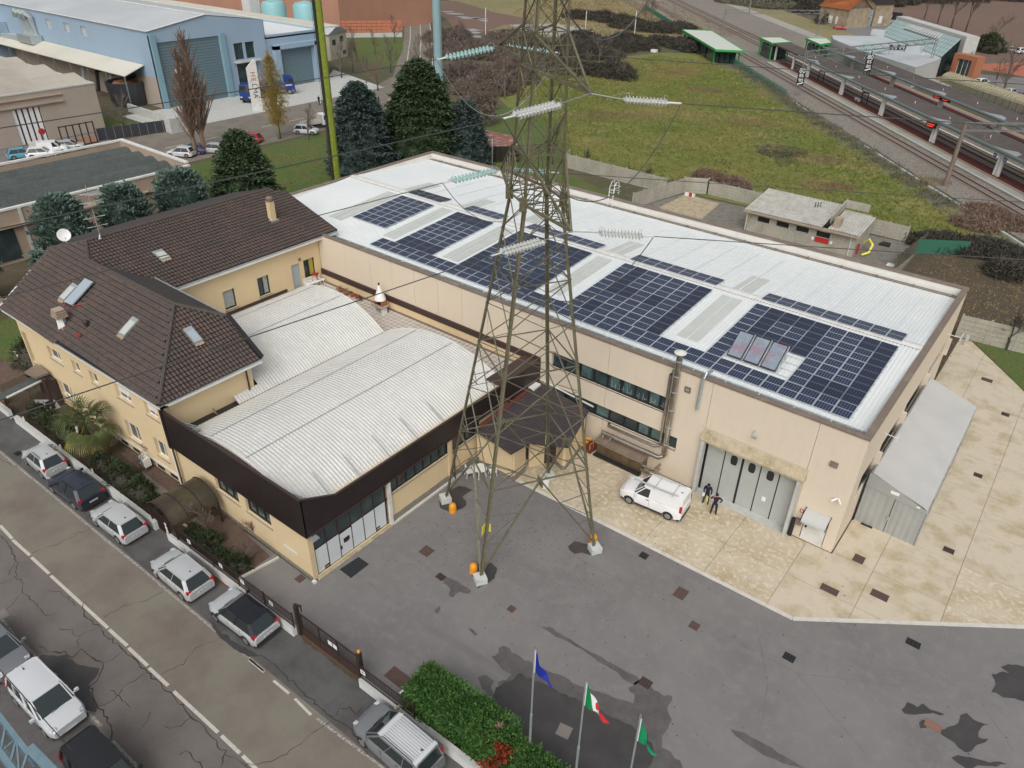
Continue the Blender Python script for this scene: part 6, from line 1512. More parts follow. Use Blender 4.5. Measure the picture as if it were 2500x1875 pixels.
J3=dict(J2);J3.update(dict(knee_l=(.12,.10,.50),ankle_l=(.22,.10,.09),toe_l=(.36,.10,.06),knee_r=(-.02,-.10,.48),ankle_r=(-.22,-.10,.12),toe_r=(-.10,-.10,.05)))
p3=person((-123.3,95.9,0),radians(100),'distant pedestrian in black carrying a pale bag past the blue warehouse',J3,rad,base_e)
MB().box(.0,.18,-.32,-.24,.35,.72).build('shopping_bag',M['white'],p3,local=True)
#plants
def leaf_cloud(pts_fn,n,size,seed,clump=7,spread=.22,flat=.5,droop=0.0):
 """n clumps of small leaf faces at positions from pts_fn(rng) -> Vector, outward Vector"""
 r=random.Random(seed);mb=MB()
 for _ in range(n):
  c,o=pts_fn(r)
  for k in range(clump):
   p=c+Vector((r.gauss(0,spread),r.gauss(0,spread),r.gauss(0,spread*.6)))
   d=(o+Vector((r.uniform(-1,1),r.uniform(-1,1),r.uniform(-.7,.9)-droop))*.8).normalized()
   s=size*r.uniform(.6,1.3);side=d.cross(Vector((r.uniform(-1,1),r.uniform(-1,1),1))).normalized()*s*flat
   mb.add([p-side,p+side,p+side*.5+d*s*1.3,p-side*.5+d*s*1.1],[(0,1,2,3)])
 return mb
def conifer_mesh(h,R,seed,shape='cone',n=900,size=.16):
 r0=random.Random(seed);lob=[(r0.uniform(0,6.28),r0.uniform(.0,1),r0.uniform(.75,1.15))for _ in range(46)]
 def f(r):
  t=r.random()**.8
  if shape=='cone':rad_=R*(1-t)**.50*(1 if t>.08 else.75+t*3)
  else:rad_=R*(max(0,1-(2*t-.85)**2/1.5))**.5
  a=r.uniform(0,6.28)
  k=1.0
  for(la,lt,lk)in lob:
   da=abs((a-la+pi)%(2*pi)-pi)
   if da<.38 and abs(t-lt)<.07:k=lk;break
  layer=.86+.14*cos(t*h*5.2+3*sin(a*2))
  rr_=rad_*k*layer*(r.uniform(.55,1.04)if r.random()<.3 else r.uniform(.86,1.04))
  z=h*(.06+.94*t)
  return Vector((rr_*cos(a),rr_*sin(a),z-.10*rr_)),Vector((cos(a),sin(a),.15 if shape=='cone' else.7))
 return leaf_cloud(f,n,size,seed,clump=9,spread=.20,flat=.42,droop=.25 if shape=='cone' else-.3)
def tree(nm,loc,label,cat,h,R,seed,leafmat,shape='cone',n=900,size=.16,trunk=.22,z0=0.0,group=None,scl=None):
 root=thing(nm,(loc[0],loc[1],0),label,cat,group)
 mb=conifer_mesh(h-z0,R,seed,shape,n,size)
 mb.v=[(x,y,z+z0)for x,y,z in mb.v]
 cr=mb.build('crown',M[leafmat],root,local=True)
 t=MB();r=random.Random(seed+1)
 t.tube([(0,0,0),(.1,.05,h*.4),(.05,0,h*.85)],[trunk,trunk*.7,trunk*.25],8)
 for k in range(14):
  a=r.uniform(0,6.28);zz=z0+(h-z0)*r.uniform(.1,.75);L_=R*.7*(1-(zz-z0)/(h-z0)*.8)
  t.tube([(0.05,0,zz),(L_*cos(a),L_*sin(a),zz+.25*L_)],[trunk*.3,.03],5)
 t.build('trunk',M['bark'],root,local=True)
 m2=MB();prof=[]
 for k in range(9):
  u=k/8
  rad_=R*(1-u)**.50*.74 if shape=='cone' else R*(max(.02,1-(2*u-.85)**2/1.5))**.5*.68
  prof.append((max(.05,rad_*(.82 if leafmat=='leafC' else 1)),z0+(h-z0)*(.08+.84*u)))
 m2.lathe((0,0,0),prof,11);vv=[]
 for(x,y,z)in m2.v:
  q=1+.25*mnoise.noise(Vector((x,y,z))*.9+Vector((seed,0,0)));vv.append((x*q,y*q,z))
 m2.v=vv;m2.build('inner_foliage',M[leafmat],root,local=True,smooth=True)
 return root
def bare_mesh(h,seed,spreadk=1.0,depth=5,r0=.16,up=.55,trunk_frac=.3,nb=3,minr=.012):
 r=random.Random(seed);mb=MB()
 def grow(p,d,L_,rad_,lv):
  q=p+d*L_;mid=p.lerp(q,.5)+Vector((r.uniform(-1,1),r.uniform(-1,1),r.uniform(-.5,.5)))*L_*.07
  mb.tube([p,mid,q],[rad_,rad_*.85,rad_*.68],5 if lv>2 else 3,cap=False)
  if lv==0:return
  for k in range(nb+(1 if r.random()<.4 else 0)):
   nd=(d+Vector((r.uniform(-1,1),r.uniform(-1,1),r.uniform(-.4,1)*up))*(.75*spreadk)).normalized()
   s=r.uniform(.35,1.0)
   grow(p.lerp(q,s),nd,L_*r.uniform(.55,.80),max(minr,rad_*.52),lv-1)
  grow(q,(d+Vector((r.uniform(-.4,.4),r.uniform(-.4,.4),.3*up))).normalized(),L_*.78,max(minr,rad_*.66),lv-1)
 grow(Vector((0,0,0)),Vector((r.uniform(-.06,.06),r.uniform(-.06,.06),1)).normalized(),h*trunk_frac,r0,depth)
 return mb
def poplar_mesh(h,seed):
 r=random.Random(seed);mb=MB();mb.tube([(0,0,0),(0,.05,h*.5),(0,0,h)],[.14,.09,.02],6)
 for k in range(150):
  z=h*(.10+.82*r.random());a=r.uniform(0,6.28);L_=h*r.uniform(.10,.24)*(1.15-z/h);t=r.uniform(.22,.40)
  p=Vector((0,0,z));q=p+Vector((cos(a)*t,sin(a)*t,1))*L_*1.3;mb.tube([p,q],[.035,.012],3,cap=False)
  for j in range(7):
   s=r.uniform(.2,1);a2=a+r.gauss(0,1.0);u=p.lerp(q,s);mb.tube([u,u+Vector((cos(a2)*.35,sin(a2)*.35,1))*L_*r.uniform(.3,.6)],[.014,.009],3,cap=False)
 return mb
BARE={}
def bare(kind):
 if kind in BARE:return BARE[kind]
 if kind=='tall':mb=bare_mesh(10,21,.8,5,.17,.7,.26,2,.014)
 elif kind=='tall2':mb=bare_mesh(10,35,.75,5,.15,.9,.25,2,.014)
 elif kind=='poplar':mb=poplar_mesh(10,44)
 elif kind=='small':mb=bare_mesh(3,52,1.15,4,.06,.45,.30,3,.009)
 elif kind=='small2':mb=bare_mesh(3,63,1.1,4,.055,.5,.33,3,.009)
 else:mb=bare_mesh(10,71,1.0,5,.2,.5,.24,2,.014)
 zm=max(v[2]for v in mb.v);kk=(3.0 if kind.startswith('small')else 10.0)/zm;mb.v=[(a*kk,b*kk,c*kk)for a,b,c in mb.v]
 BARE[kind]=mb.mesh('crown',[M['twig']]);return BARE[kind]
def bare_tree(nm,x,y,h,label,kind='tall',rz=0.0,mt='twig',group='bare winter trees',cat='bare tree',sx=1.0,hb=None):
 base=3.0 if kind.startswith('small')else 10.0
 key=kind+mt
 if key not in BARE:
  me=bare(kind).copy();me.materials.clear();me.materials.append(M[mt]);BARE[key]=me
 root=thing(nm,(x,y,0),label,cat,group,rz)
 o=put('crown',BARE[key],root,scale=(h/base*sx,h/base*sx,h/base))
 t=MB();t.tube([(0,0,-.1),(.03,.02,h*.22)],[h*.020,h*.013],8);t.build('trunk',M['bark'],root,local=True)
 return root
def shrub(nm,x,y,R,h,label,mt='leafG',seed=1,n=220,size=.10,z=0.0,cat='shrub',group=None,sy=1.0):
 def f(r):
  a=r.uniform(0,6.28);e=r.uniform(0,pi/2);k=r.uniform(.75,1.05)
  b=1+.22*sin(3*a+seed)+.15*sin(5*a+2*e)
  return Vector((R*b*k*cos(a)*cos(e),R*sy*b*k*sin(a)*cos(e),h*k*sin(e)+.02)),Vector((cos(a)*cos(e),sin(a)*cos(e),sin(e)+.3))
 root=thing(nm,(x,y,z),label,cat,group)
 leaf_cloud(f,n,size,seed,7,.07*max(1,R),.45).build('foliage',M[mt],root,local=True)
 m2=MB();m2.lathe((0,0,0),[(R*.8,0),(R*.86,h*.3),(R*.65,h*.65),(R*.2,h*.85)],10);m2.v=[(a,b*sy,c)for a,b,c in m2.v];m2.build('stems',M['bush_dark'],root,local=True)
 return root
tree('cedar_tree',px('B',240,1490)[:2]if False else(-79.5,49.5),'dark green conical cedar directly behind the yellow chimney wing','cedar',10.8,5.0,101,'leafA','cone',2300,.28,.3)
tree('cedar_tree',(-83.5,71.5),'blue grey cedar right of the mossy mast behind the hall','cedar',12.6,6.0,102,'leafB','cone',3000,.28,.35)
tree('cedar_tree',(-80.5,80.5),'tallest green cedar behind the left corner of the white roof','cedar',14.8,7.2,103,'leafA','cone',3900,.30,.4)
tree('cedar_tree',(-75.0,84.5),'small dark cedar half hidden on the right of the tallest one','cedar',9.5,4.2,104,'leafB','cone',1300,.26,.25)
for k,(x,y,h,R,lb)in enumerate(((-78.0,18.5,8.6,2.7,'blue green pine cut by the left picture edge beside the satellite dish'),(-78.5,28.0,8.8,2.9,'blue green pine behind the television aerial'),(-79.0,34.5,8.2,2.7,'blue green pine with gaps, third from the left before the dark corrugated roof'),(-80.0,41.5,8.0,3.0,'roundest blue green pine at the right corner of the dark corrugated roof'),(-75.5,24.0,5.2,1.1,'slim young pine between two big blue green ones'))):
 tree('pine_tree',(x,y),lb,'pine',h,R,120+k,'leafC','round' if R>2 else 'cone',int(260*R),.24,.16,2.4 if R>2 else.8,'pines behind the house')
bare_tree('poplar_tree',-110.0,62.5,18,'tall bare reddish poplar in front of the blue warehouse door','poplar',0,'twig_red',sx=1.7)
bare_tree('poplar_tree',-110.3,61.2,16,'second stem of the bare reddish poplar beside the parked cars','poplar',1.2,'twig_red',sx=1.6)
pt_=bare_tree('poplar_tree',-108.5,75.5,14.0,'slender poplar with yellow leaves behind the conical cedar','poplar',2.0,'twig_yellow',sx=1.3)
def fy(r):
 t=r.random();a=r.uniform(0,6.28);R_=2.2*(sin(pi*min(1,t*.9+.1)))**.6*r.uniform(.4,1.05)
 return Vector((R_*cos(a),R_*sin(a),2.2+10.6*t)),Vector((cos(a),sin(a),1.2))
leaf_cloud(fy,1000,.12,5,7,.16,.4).build('leaves',M['twig_yellow'],pt_,local=True)
bare_tree('bare_tree',-104.4,78.2,6.3,'round bare street tree beside the white pickup','tall',.4,sx=1.05)
bare_tree('bare_tree',-131.8,61.3,6.5,'spreading bare tree at the corner of the beige building','wide',.9,sx=1.1)
rr=random.Random(77)
desc=['a leaning stem','a forked stem','a broad crown','a narrow crown','long upright twigs','reddish twigs']
spots=[('B',830,560),('B',930,640),('B',1020,700),('B',1120,560),('B',1330,560),('B',1420,520),('B',1000,420),('B',1150,330),('B',860,480),('B',740,600)]
for k,(t,x,y)in enumerate(spots):
 p=px(t,x,y);bare_tree('bare_tree',p.x,p.y,rr.uniform(6.5,9),'bare tree before the far lawn, %s from the mossy mast'%('first second third fourth fifth sixth seventh eighth ninth tenth'.split())[k],rr.choice(['tall','tall2','wide']),rr.uniform(0,6),rr.choice(['twig','twig_red']),sx=rr.uniform(.8,1.1),group='bare trees before the far lawn')
sp2=[(1760,900),(1790,820),(1900,860),(1700,780),(2000,760),(1850,700),(1650,640),(1950,620),(1750,560),(2080,560),(2160,640),(1600,520),(1880,470),(1700,400),(2050,430),(2180,330)]
for k,(x,y)in enumerate(sp2):
 p=px('B',x,y);bare_tree('thicket_tree',p.x,p.y,rr.uniform(5.5,8.5),'leafless thicket tree left of the pylon, %s in from the grass strip'%('first second third fourth fifth sixth seventh eighth ninth tenth eleventh twelfth thirteenth fourteenth fifteenth sixteenth'.split())[k],rr.choice(['tall','tall2','wide']),rr.uniform(0,6),'twig',sx=rr.uniform(1.0,1.35),group='thicket trees left of the pylon')
for k,(x,y,h)in enumerate(((560,500,7.5),(640,420,6),(830,470,7),(950,560,6.5),(1010,620,5),(900,420,6),(740,560,5.5),(620,590,5),(1230,190,10),(1180,200,8.5))):
 p=px('C',x,y);bare_tree('thicket_tree',p.x,p.y,h,'leafless tree right of the pylon by the meadow edge, the %s'%('first second third fourth fifth sixth seventh eighth ninth tenth'.split())[k],rr.choice(['tall2','wide']),rr.uniform(0,6),'twig',sx=1.15,group='thicket trees right of the pylon')
def thicket(nm,blobs,label,mt,n,size,h,seed):
 r=random.Random(seed);mb=MB()
 tot=sum(b[2]*b[3]for b in blobs)
 for(x,y,rx,ry)in blobs:
  for k in range(int(n*rx*ry/tot)):
   a=r.uniform(0,6.28);q=r.random()**.5;X=x+rx*q*cos(a);Y=y+ry*q*sin(a)
   top=h*(1-q**3*.8)*(.55+.45*mnoise.noise(Vector((X*.35,Y*.35,seed)))+.25);z=top*r.random()**.45
   for c in range(4):
    p=Vector((X+r.gauss(0,.25),Y+r.gauss(0,.25),z+r.gauss(0,.15)));d=Vector((r.uniform(-1,1),r.uniform(-1,1),r.uniform(-.2,1.4))).normalized();s=size*r.uniform(.5,1.5)
    sd_=d.cross(Vector((r.uniform(-1,1),r.uniform(-1,1),.3))).normalized()*s*.14
    mb.add([p-sd_,p+sd_,p+d*s],[(0,1,2)])
  m2=[]
 return tag(mb.build(nm,M[mt]),label,'thicket',None,'stuff')
def Pb(t,l):return[(px(t,a,b).x,px(t,a,b).y,c,d)for a,b,c,d in l]
thicket('thicket',Pb('B',[(1750,850,3.5,6),(1850,700,7,8),(1700,600,7,8),(2000,620,8,8),(1650,420,8,10),(1900,420,10,10),(2150,520,7,8),(1780,960,3,5),(2080,330,10,9),(1560,300,6,9)]),'brown leafless undergrowth left of the pylon','twig',14000,.75,3.4,1)
thicket('thicket',Pb('C',[(780,430,9,7),(900,380,9,6),(640,400,8,7),(960,560,5,4),(850,580,7,4),(1000,610,4,3),(600,560,6,5),(700,310,7,5),(350,420,9,7)]),'dark brown thicket behind the pylon at the meadow edge','bush_dark',11000,.65,3.0,2)
thicket('thicket',Pb('C',[(700,140,8,6),(850,150,10,5),(1000,180,11,5),(1150,230,12,5),(1300,240,10,4),(1420,230,9,4),(1050,320,6,4),(1150,380,6,3),(1380,350,9,4),(1480,380,5,3),(1550,400,4,3)]),'low bramble hedges across the far meadow','bush_dark',13000,.7,2.8,3)
thicket('thicket',Pb('C',[(1700,1420,3,1.6),(1850,1460,3.0,1.4),(1650,1400,2,1.2)]),'reddish brambles hanging over the concrete panel fence','twig_red',2500,.5,1.6,4)
thicket('thicket',Pb('H',[(1500,480,3,2),(1700,500,4,2.4),(1950,540,4.5,2.4),(2150,600,4,2.6),(2050,700,2,2)]),'dark brown scrub right of the fenced gravel yard','bush_dark',5200,.5,1.7,5)
thicket('thicket',Pb('H',[(1900,220,2.6,2),(1980,270,3,2),(2100,330,3,2),(1830,330,3,2)]),'rusty scrub where the meadow meets the ballast','twig_red',2400,.45,1.2,6)
thicket('thicket',Pb('C',[(1620,300,2.5,3),(1560,370,2.2,2.5)]),'yellowing shrubs beside the green roofed station shelter','twig_yellow',1300,.5,3.0,7)
thicket('thicket',[(-46-k*2.6,152.5+k*3.15+rr.uniform(-1,1),1.6,1.8)for k in range(-12,14)],'weeds growing along the railway bank','weeds',3000,.35,.55,8)
thicket('thicket',Pb('D',[(600,100,9,9),(500,60,12,10),(350,30,12,9),(760,90,4,6),(830,150,4,4),(1000,30,16,9),(1150,20,14,9),(700,190,5,3)]),'dark wood round the old orange roofed house','bush_dark',12000,1.0,6.0,9)
thicket('thicket',Pb('D',[(1300,5,20,8),(1500,-10,25,8),(1750,-20,30,9)]),'tree belt at the far edge of the ploughed field','bush_dark',5000,1.2,6.0,10)
thicket('thicket',Pb('C',[(1900,20,10,10),(2050,40,12,10),(2180,60,10,9)]),'olive scrub between the railway and the old house','weeds',6000,.9,4.0,11)
for k,(x,y,h)in enumerate(((1440,150,13),(1545,180,13),(1650,215,14),(1760,245,15),(1980,330,9),(1730,600,7),(1760,590,6),(2080,600,9),(2050,700,7),(1640,600,5),(2000,620,6))):
 p=px('D',x,y);bare_tree('bare_tree',p.x,p.y,h,('tall bare tree behind the glass hall, %s from the left'%['first','second','third','fourth'][k])if k<4 else 'bare tree near the station car park, %s from the covered walkway'%['first','second','third','fourth','fifth','sixth','seventh'][k-4],'tall2' if k<4 else 'wide',k*1.3,'bush_dark' if k<4 else 'twig',sx=.85 if k<4 else 1.2,group='bare trees around the station')
shrub('evergreen_tree',px('D',1930,400).x,px('D',1930,400).y,4.0,4.5,'dark evergreen beside the glass hall car park','leafG',31,500,.35,0,'tree')
for k,(t,x,y,h,lb)in enumerate((('C',740,1310,3.6,'small leafless fruit tree in the garden behind the hall'),('C',470,1270,6.5,'forked bare tree seen through the pylon beyond the white roof'),('C',1190,1440,3.4,'crooked bare tree at the panel fence corner'),('H',2075,1280,4.3,'bare fruit tree at the right before the concrete panel fence'),('C',1060,1400,2.6,'low bare bush along the back garden wall'))):
 p=px(t,x,y);bare_tree('fruit_tree',p.x,p.y,h,lb,'small' if k!=1 else 'tall',k*1.1,'bush_dark',group='bare fruit trees behind the hall')
def tufts(nm,poly,n,hh_,mt,seed,z=0.0,wdt=.05,kind_lbl=None):
 r=random.Random(seed);xs_=[p[0]for p in poly];ys_=[p[1]for p in poly];mb=MB()
 def ins(x,y):
  c=False;j=len(poly)-1
  for i in range(len(poly)):
   if(poly[i][1]>y)!=(poly[j][1]>y)and x<(poly[j][0]-poly[i][0])*(y-poly[i][1])/(poly[j][1]-poly[i][1])+poly[i][0]:c=not c
   j=i
  return c
 k=0
 while k<n:
  x,y=r.uniform(min(xs_),max(xs_)),r.uniform(min(ys_),max(ys_))
  if not ins(x,y):continue
  k+=1;h_=hh_*r.uniform(.5,1.4)*(1+.8*max(0,mnoise.noise(Vector((x*.12,y*.12,0)))))
  for q in range(3):
   a=r.uniform(0,6.28);w_=wdt*r.uniform(.7,1.6);dx,dy=r.gauss(0,h_*.35),r.gauss(0,h_*.35);ox,oy=r.gauss(0,.12),r.gauss(0,.12)
   mb.add([(x+ox-w_*cos(a),y+oy-w_*sin(a),z),(x+ox+w_*cos(a),y+oy+w_*sin(a),z),(x+ox+dx,y+oy+dy,z+h_)],[(0,1,2)])
 return tag(mb.build(nm,M[mt]),kind_lbl,'grass',None,'stuff')
M['tuft_green']=mat('grass_blade',(.15,.185,.040),.95,n1=(.06,(.26,.215,.08),.45,.64));M['tuft_dry']=mat('dry_grass_blade',(.30,.235,.12),.95,n1=(.1,(.21,.15,.09),.42,.62))
FIELD=[(-66,97),(-12,98.5),(20,97),(-6,108),(-24,127),(-37,143),(-56,165),(-72,187),(-88,196),(-104,196),(-106,180),(-108,160),(-112,146),(-103,132),(-80,112),(-70,102)]
tufts('field_grass',FIELD,29000,.22,'tuft_green',1,0,.09,'mossy green grass of the big meadow')
def ell(t,x,y,a,b,ang=.5):
 p=px(t,x,y);return[(p.x+a*cos(q)*cos(ang)-b*sin(q)*sin(ang),p.y+a*cos(q)*sin(ang)+b*sin(q)*cos(ang))for q in[k*pi/6 for k in range(12)]]
for k,(t,x,y,a,b)in enumerate((('D',620,1240,4.0,2.6),('D',700,1440,4.5,1.8),('C',1620,700,5,3),('C',1150,900,6,3),('C',760,900,6,4),('D',120,950,5,3),('D',1450,1400,4,2.5),('C',1450,560,7,4))):
 tufts('dry_grass',ell(t,x,y,a,b),420,.32,'tuft_dry',20+k,0,.05,'patch of taller straw coloured grass in the meadow, %s'%['near the dark patch','close to the fibre roof shed','centre left','under the conductor','beside the pylon','by the shelter','at the ballast','farthest back'][k])
sheet('scorched_patch',M['bush_dark'],[tuple(px('D',*p)[:2])for p in((120,1130),(230,1110),(420,1125),(540,1150),(550,1200),(480,1240),(380,1280),(320,1290),(280,1220),(180,1180))],.002)
tufts('field_grass',ell('D',340,1190,4.2,2.2),500,.16,'bush_dark',40,0,.05,'dark scorched grass patch in the meadow')
tufts('lawn_grass',[(-104,52),(-86,52),(-66,66),(-50,70),(-50,84),(-66,92),(-90,100),(-100,80)],5000,.14,'tuft_green',3,0,.06,'lawn grass around the cedars')
tufts('dry_grass',[(-12,66),(-5,66),(-4,74),(20,78),(24,94),(-12,95)],3500,.16,'tuft_dry',4,0,.035,'sparse dry grass on the rough ground right of the hall')
tufts('field_grass',[(-130,215),(-100,248),(-170,320),(-230,330),(-190,240)],5000,.4,'tuft_dry',9,0,.16,'pale straw grass of the farther meadow')
#street wall, railings, gate, hedge
wall_m=streaks(mat('white_render_wall',(.66,.68,.67),.8,n1=(1,(.58,.60,.58),.4,.7)),(.40,.40,.36),amount=.5)
def fence_run(label,xa,xb,b0=13.62,bars=True,hw=.62,hr=1.75,rail_group='white walls along the street',signs=()):
 root=thing('street_wall',(*RD(xa,b0),0),label,'wall',rail_group)
 mb=MB();a,b=RD(xa,b0),RD(xb,b0)
 mb.beam((*a,hw/2),(*b,hw/2),.26,hw);mb.build('wall',wall_m,root)
 mb=MB();mb.beam((*a,hw+.012),(*b,hw+.012),.28,.02);mb.build('coping',M['pale_conc'],root)
 if bars:
  off=.0
  mb=MB();n=int((xb-xa)/.115)
  for k in range(n):
   x=xa+(k+.5)*(xb-xa)/n;p=RD(x,b0+off);mb.beam((*p,hw+.02),(*p,hr),.022,.022)
  tag(mb.build('railing_bars',M['brownrail'],root),kind='stuff')
  for zz in(hw+.12,hr-.12):mb=MB();mb.beam((*RD(xa,b0),zz),(*RD(xb,b0),zz),.045,.03);mb.build('rail',M['brownrail'],root)
  n=max(1,int((xb-xa)/2.2))
  for k in range(n+1):
   p=RD(xa+(xb-xa)*k/n,b0);mb=MB();mb.beam((*p,hw),(*p,hr+.05),.06,.06);mb.build('post',M['brownrail'],root)
  for sx in signs:
   p=RD(sx,b0-.03);mb=MB();mb.beam((p[0]-.16,p[1],1.3),(p[0]+.16,p[1]+.005,1.3),.012,.3);s_=mb.build('notice',M['white'],root)
   mb=MB();mb.beam((p[0]-.05,p[1]-.009,1.32),(p[0]+.05,p[1]-.009,1.32),.004,.10);mb.build('notice_print',M['frame_dark'],s_)
 return root
fence_run('white street wall with ivy topped mesh left of the arched canopy',-57.0,-38.35,bars=False)
fence_run('white street wall with dark railing between the arched canopy and the gate',-36.95,-25.15,signs=(-34.5,-31.4,-29.4,-26.9))
fence_run('short white street wall with railing at the near end of the gate',-20.1,-16.4,signs=(-19.8,))
fence_run('white street wall in front of the hedge running off the bottom edge',-16.4,14,bars=False,hw=.62)
mb=MB();r=random.Random(2)
for k in range(420):
 x=r.uniform(-57,-38.4)
gwall=thing('mesh_fence',(*RD(-57,13.75),0),'dark mesh fence with small white tags above the far white wall','fence')
for k in range(10):
 p=RD(-56.9+k*2.05,13.75);mb=MB();mb.beam((*p,.6),(*p,1.45),.05,.05);mb.build('post',M['brownrail'],gwall)
mb=MB()
for k in range(185):
 p=RD(-57+k*.1,13.75);mb.beam((*p,.62),(*p,1.4),.012,.012)
tag(mb.build('fence_mesh',M['brownrail'],gwall),kind='stuff')
for k,x in enumerate((-55.3,-49.9,-45.6)):p=RD(x,13.6);mb=MB();mb.beam((p[0],p[1],.9),(p[0],p[1],1.25),.1,.02);mb.build('tag',M['white'],gwall)
for(x,lb)in((-25.0,'dark brown gate post with bent top at the left end of the sliding gate'),(-20.25,'dark brown gate post with an orange lamp at the right end of the sliding gate')):
 g_=thing('gate_post',(*RD(x,13.8),0),lb,'gate post');p=RD(x,13.85)
 mb=MB();mb.beam((*p,0),(*p,2.25),.2,.2);mb.build('post',M['brownrail'],g_)
 if x<-24:mb=MB();mb.beam((p[0]-.1,p[1],2.3),(p[0]+.35,p[1]+.1,2.35),.12,.06);mb.beam((p[0]+.3,p[1]+.1,2.3),(p[0]+.3,p[1]+.1,1.9),.05,.05);mb.build('bracket',M['brownrail'],g_)
 else:MB().lathe((p[0],p[1],2.25),[(.08,0),(.09,.1),(.04,.16)],10).build('lamp',M['orange'],g_)
gt=thing('sliding_gate',(*RD(-22.6,13.85),0),'dark brown sliding gate with sheet base, upright bars and two white plates','gate')
a,b=RD(-24.85,13.88),RD(-20.4,13.88)
mb=MB();mb.beam((*a,.35),(*b,.35),.05,.55);mb.build('lower_panel',M['brown'],gt)
for zz in(.08,.66,1.72):mb=MB();mb.beam((*a,zz),(*b,zz),.07,.05);mb.build('rail',M['brownrail'],gt)
for k in range(40):
 p=Vector((*a,0)).lerp(Vector((*b,0)),(k+.5)/40);mb=MB();mb.beam((p.x,p.y,.66),(p.x,p.y,1.8),.022,.022);mb.build('bar',M['brownrail'],gt)
for f_ in(.02,.33,.64,.98):p=Vector((*a,0)).lerp(Vector((*b,0)),f_);mb=MB();mb.beam((p.x,p.y,.05),(p.x,p.y,1.75),.07,.07);mb.build('stile',M['brownrail'],gt)
for k in range(2):p=Vector((*a,0)).lerp(Vector((*b,0)),.53+k*.085);mb=MB();mb.beam((p.x-.15,p.y-.05,1.2),(p.x+.15,p.y-.045,1.2),.012,.3);mb.build('plate',M['white'],gt)
mb=MB();mb.beam((*RD(-25,13.86),.02),(*RD(-15.5,13.86),.02),.12,.03);tag(mb.build('gate_track',M['rust']),'rusty ground rail of the sliding gate','gate rail')
hy=thing('yellow_standpipe',(*RD(-50.6,13.4),0),'bent yellow gas pipe by the white wall behind the first hatchback','standpipe');p=RD(-50.6,13.45)
MB().tube([(p[0],p[1],0),(p[0],p[1],.7),(p[0]+.1,p[1]-.1,.85),(p[0]+.25,p[1]-.12,.6),(p[0]+.3,p[1]-.12,0)],.05,8).build('pipe',M['yellow_sign'],hy)
hy2=thing('yellow_standpipe',(*RD(-17.6,13.4),0),'yellow gas pipe cover at the wall by the roof of the grey family van','standpipe');p=RD(-17.5,13.42)
MB().tube([(p[0],p[1],0),(p[0],p[1],.75),(p[0]+.35,p[1],.8),(p[0]+.4,p[1],.65)],.045,8).build('pipe',M['yellow_sign'],hy2)
mb_=thing('metal_box',(-17.2,14.75,0),'white sign board leaning behind the railing at the hedge end','sign')
mb=MB();mb.prism([(-17.9,14.6),(-17.0,14.55),(-16.95,15.1),(-17.85,15.15)],.75,.82);mb.build('board',M['white_dirty'],mb_)
def hedge_pts(x0_,x1_,y0_,y1_,h):
 def f(r):
  x=r.uniform(x0_,x1_);s=r.random();wob=.22*mnoise.noise(Vector((x*.9,0,3)));bl=1+.14*mnoise.noise(Vector((x*.7,5,0)))
  if s<.5:y=r.uniform(y0_,y1_);z=h*bl*(1-((y-(y0_+y1_)/2)/(y1_-y0_)*1.15)**4)+r.uniform(-.1,.08);o=Vector((0,0,1))
  elif s<.78:y=y0_+wob;z=h*r.random()**.8;o=Vector((0,-1,.4))
  else:y=y1_+wob;z=h*r.random();o=Vector((0,1,.4))
  return Vector((x,y+.028*(x+17),z)),o
 return f
h1=thing('hedge',(-14,15.2,0),'bushy bright green hedge inside the street wall, larger part beside the railing','hedge')
leaf_cloud(hedge_pts(-17.3,-12.0,14.55,16.25,1.85),4200,.115,9,7,.12,.35).build('foliage',M['leafH'],h1)
MB().box(-17.1,-12.0,14.7,16.1,0,1.55).build('stems',M['leafG'],h1)
h2=thing('hedge',(-9,15.4,0),'lower green hedge at the foot of the flagpoles near the bottom edge','hedge')
leaf_cloud(hedge_pts(-11.9,-8.4,14.7,16.0,1.35),2300,.11,10,7,.12,.35).build('foliage',M['leafH'],h2);MB().box(-11.8,-8.5,14.9,15.9,0,1.1).build('stems',M['leafG'],h2)
h3=thing('hedge',(-5,15.5,0),'continuation of the hedge below the third flagpole','hedge')
leaf_cloud(hedge_pts(-8.3,3,14.7,15.9,1.1),1500,.15,12,7,.12,.35).build('foliage',M['leafH'],h3)
shrub('red_shrub',-11.9,14.95,.95,1.75,'fiery red nandina shrub breaking through the hedge','leafR',5,420,.12,0,'shrub')
shrub('red_shrub',-9.1,14.4,.45,1.2,'small orange red shrub at the very bottom of the hedge','leafR',6,120,.10,0,'shrub')
shrub('mixed_shrub',-12.5,15.7,.5,1.95,'rusty green shrub between hedge and red nandina','twig_red',7,120,.12,0,'shrub')
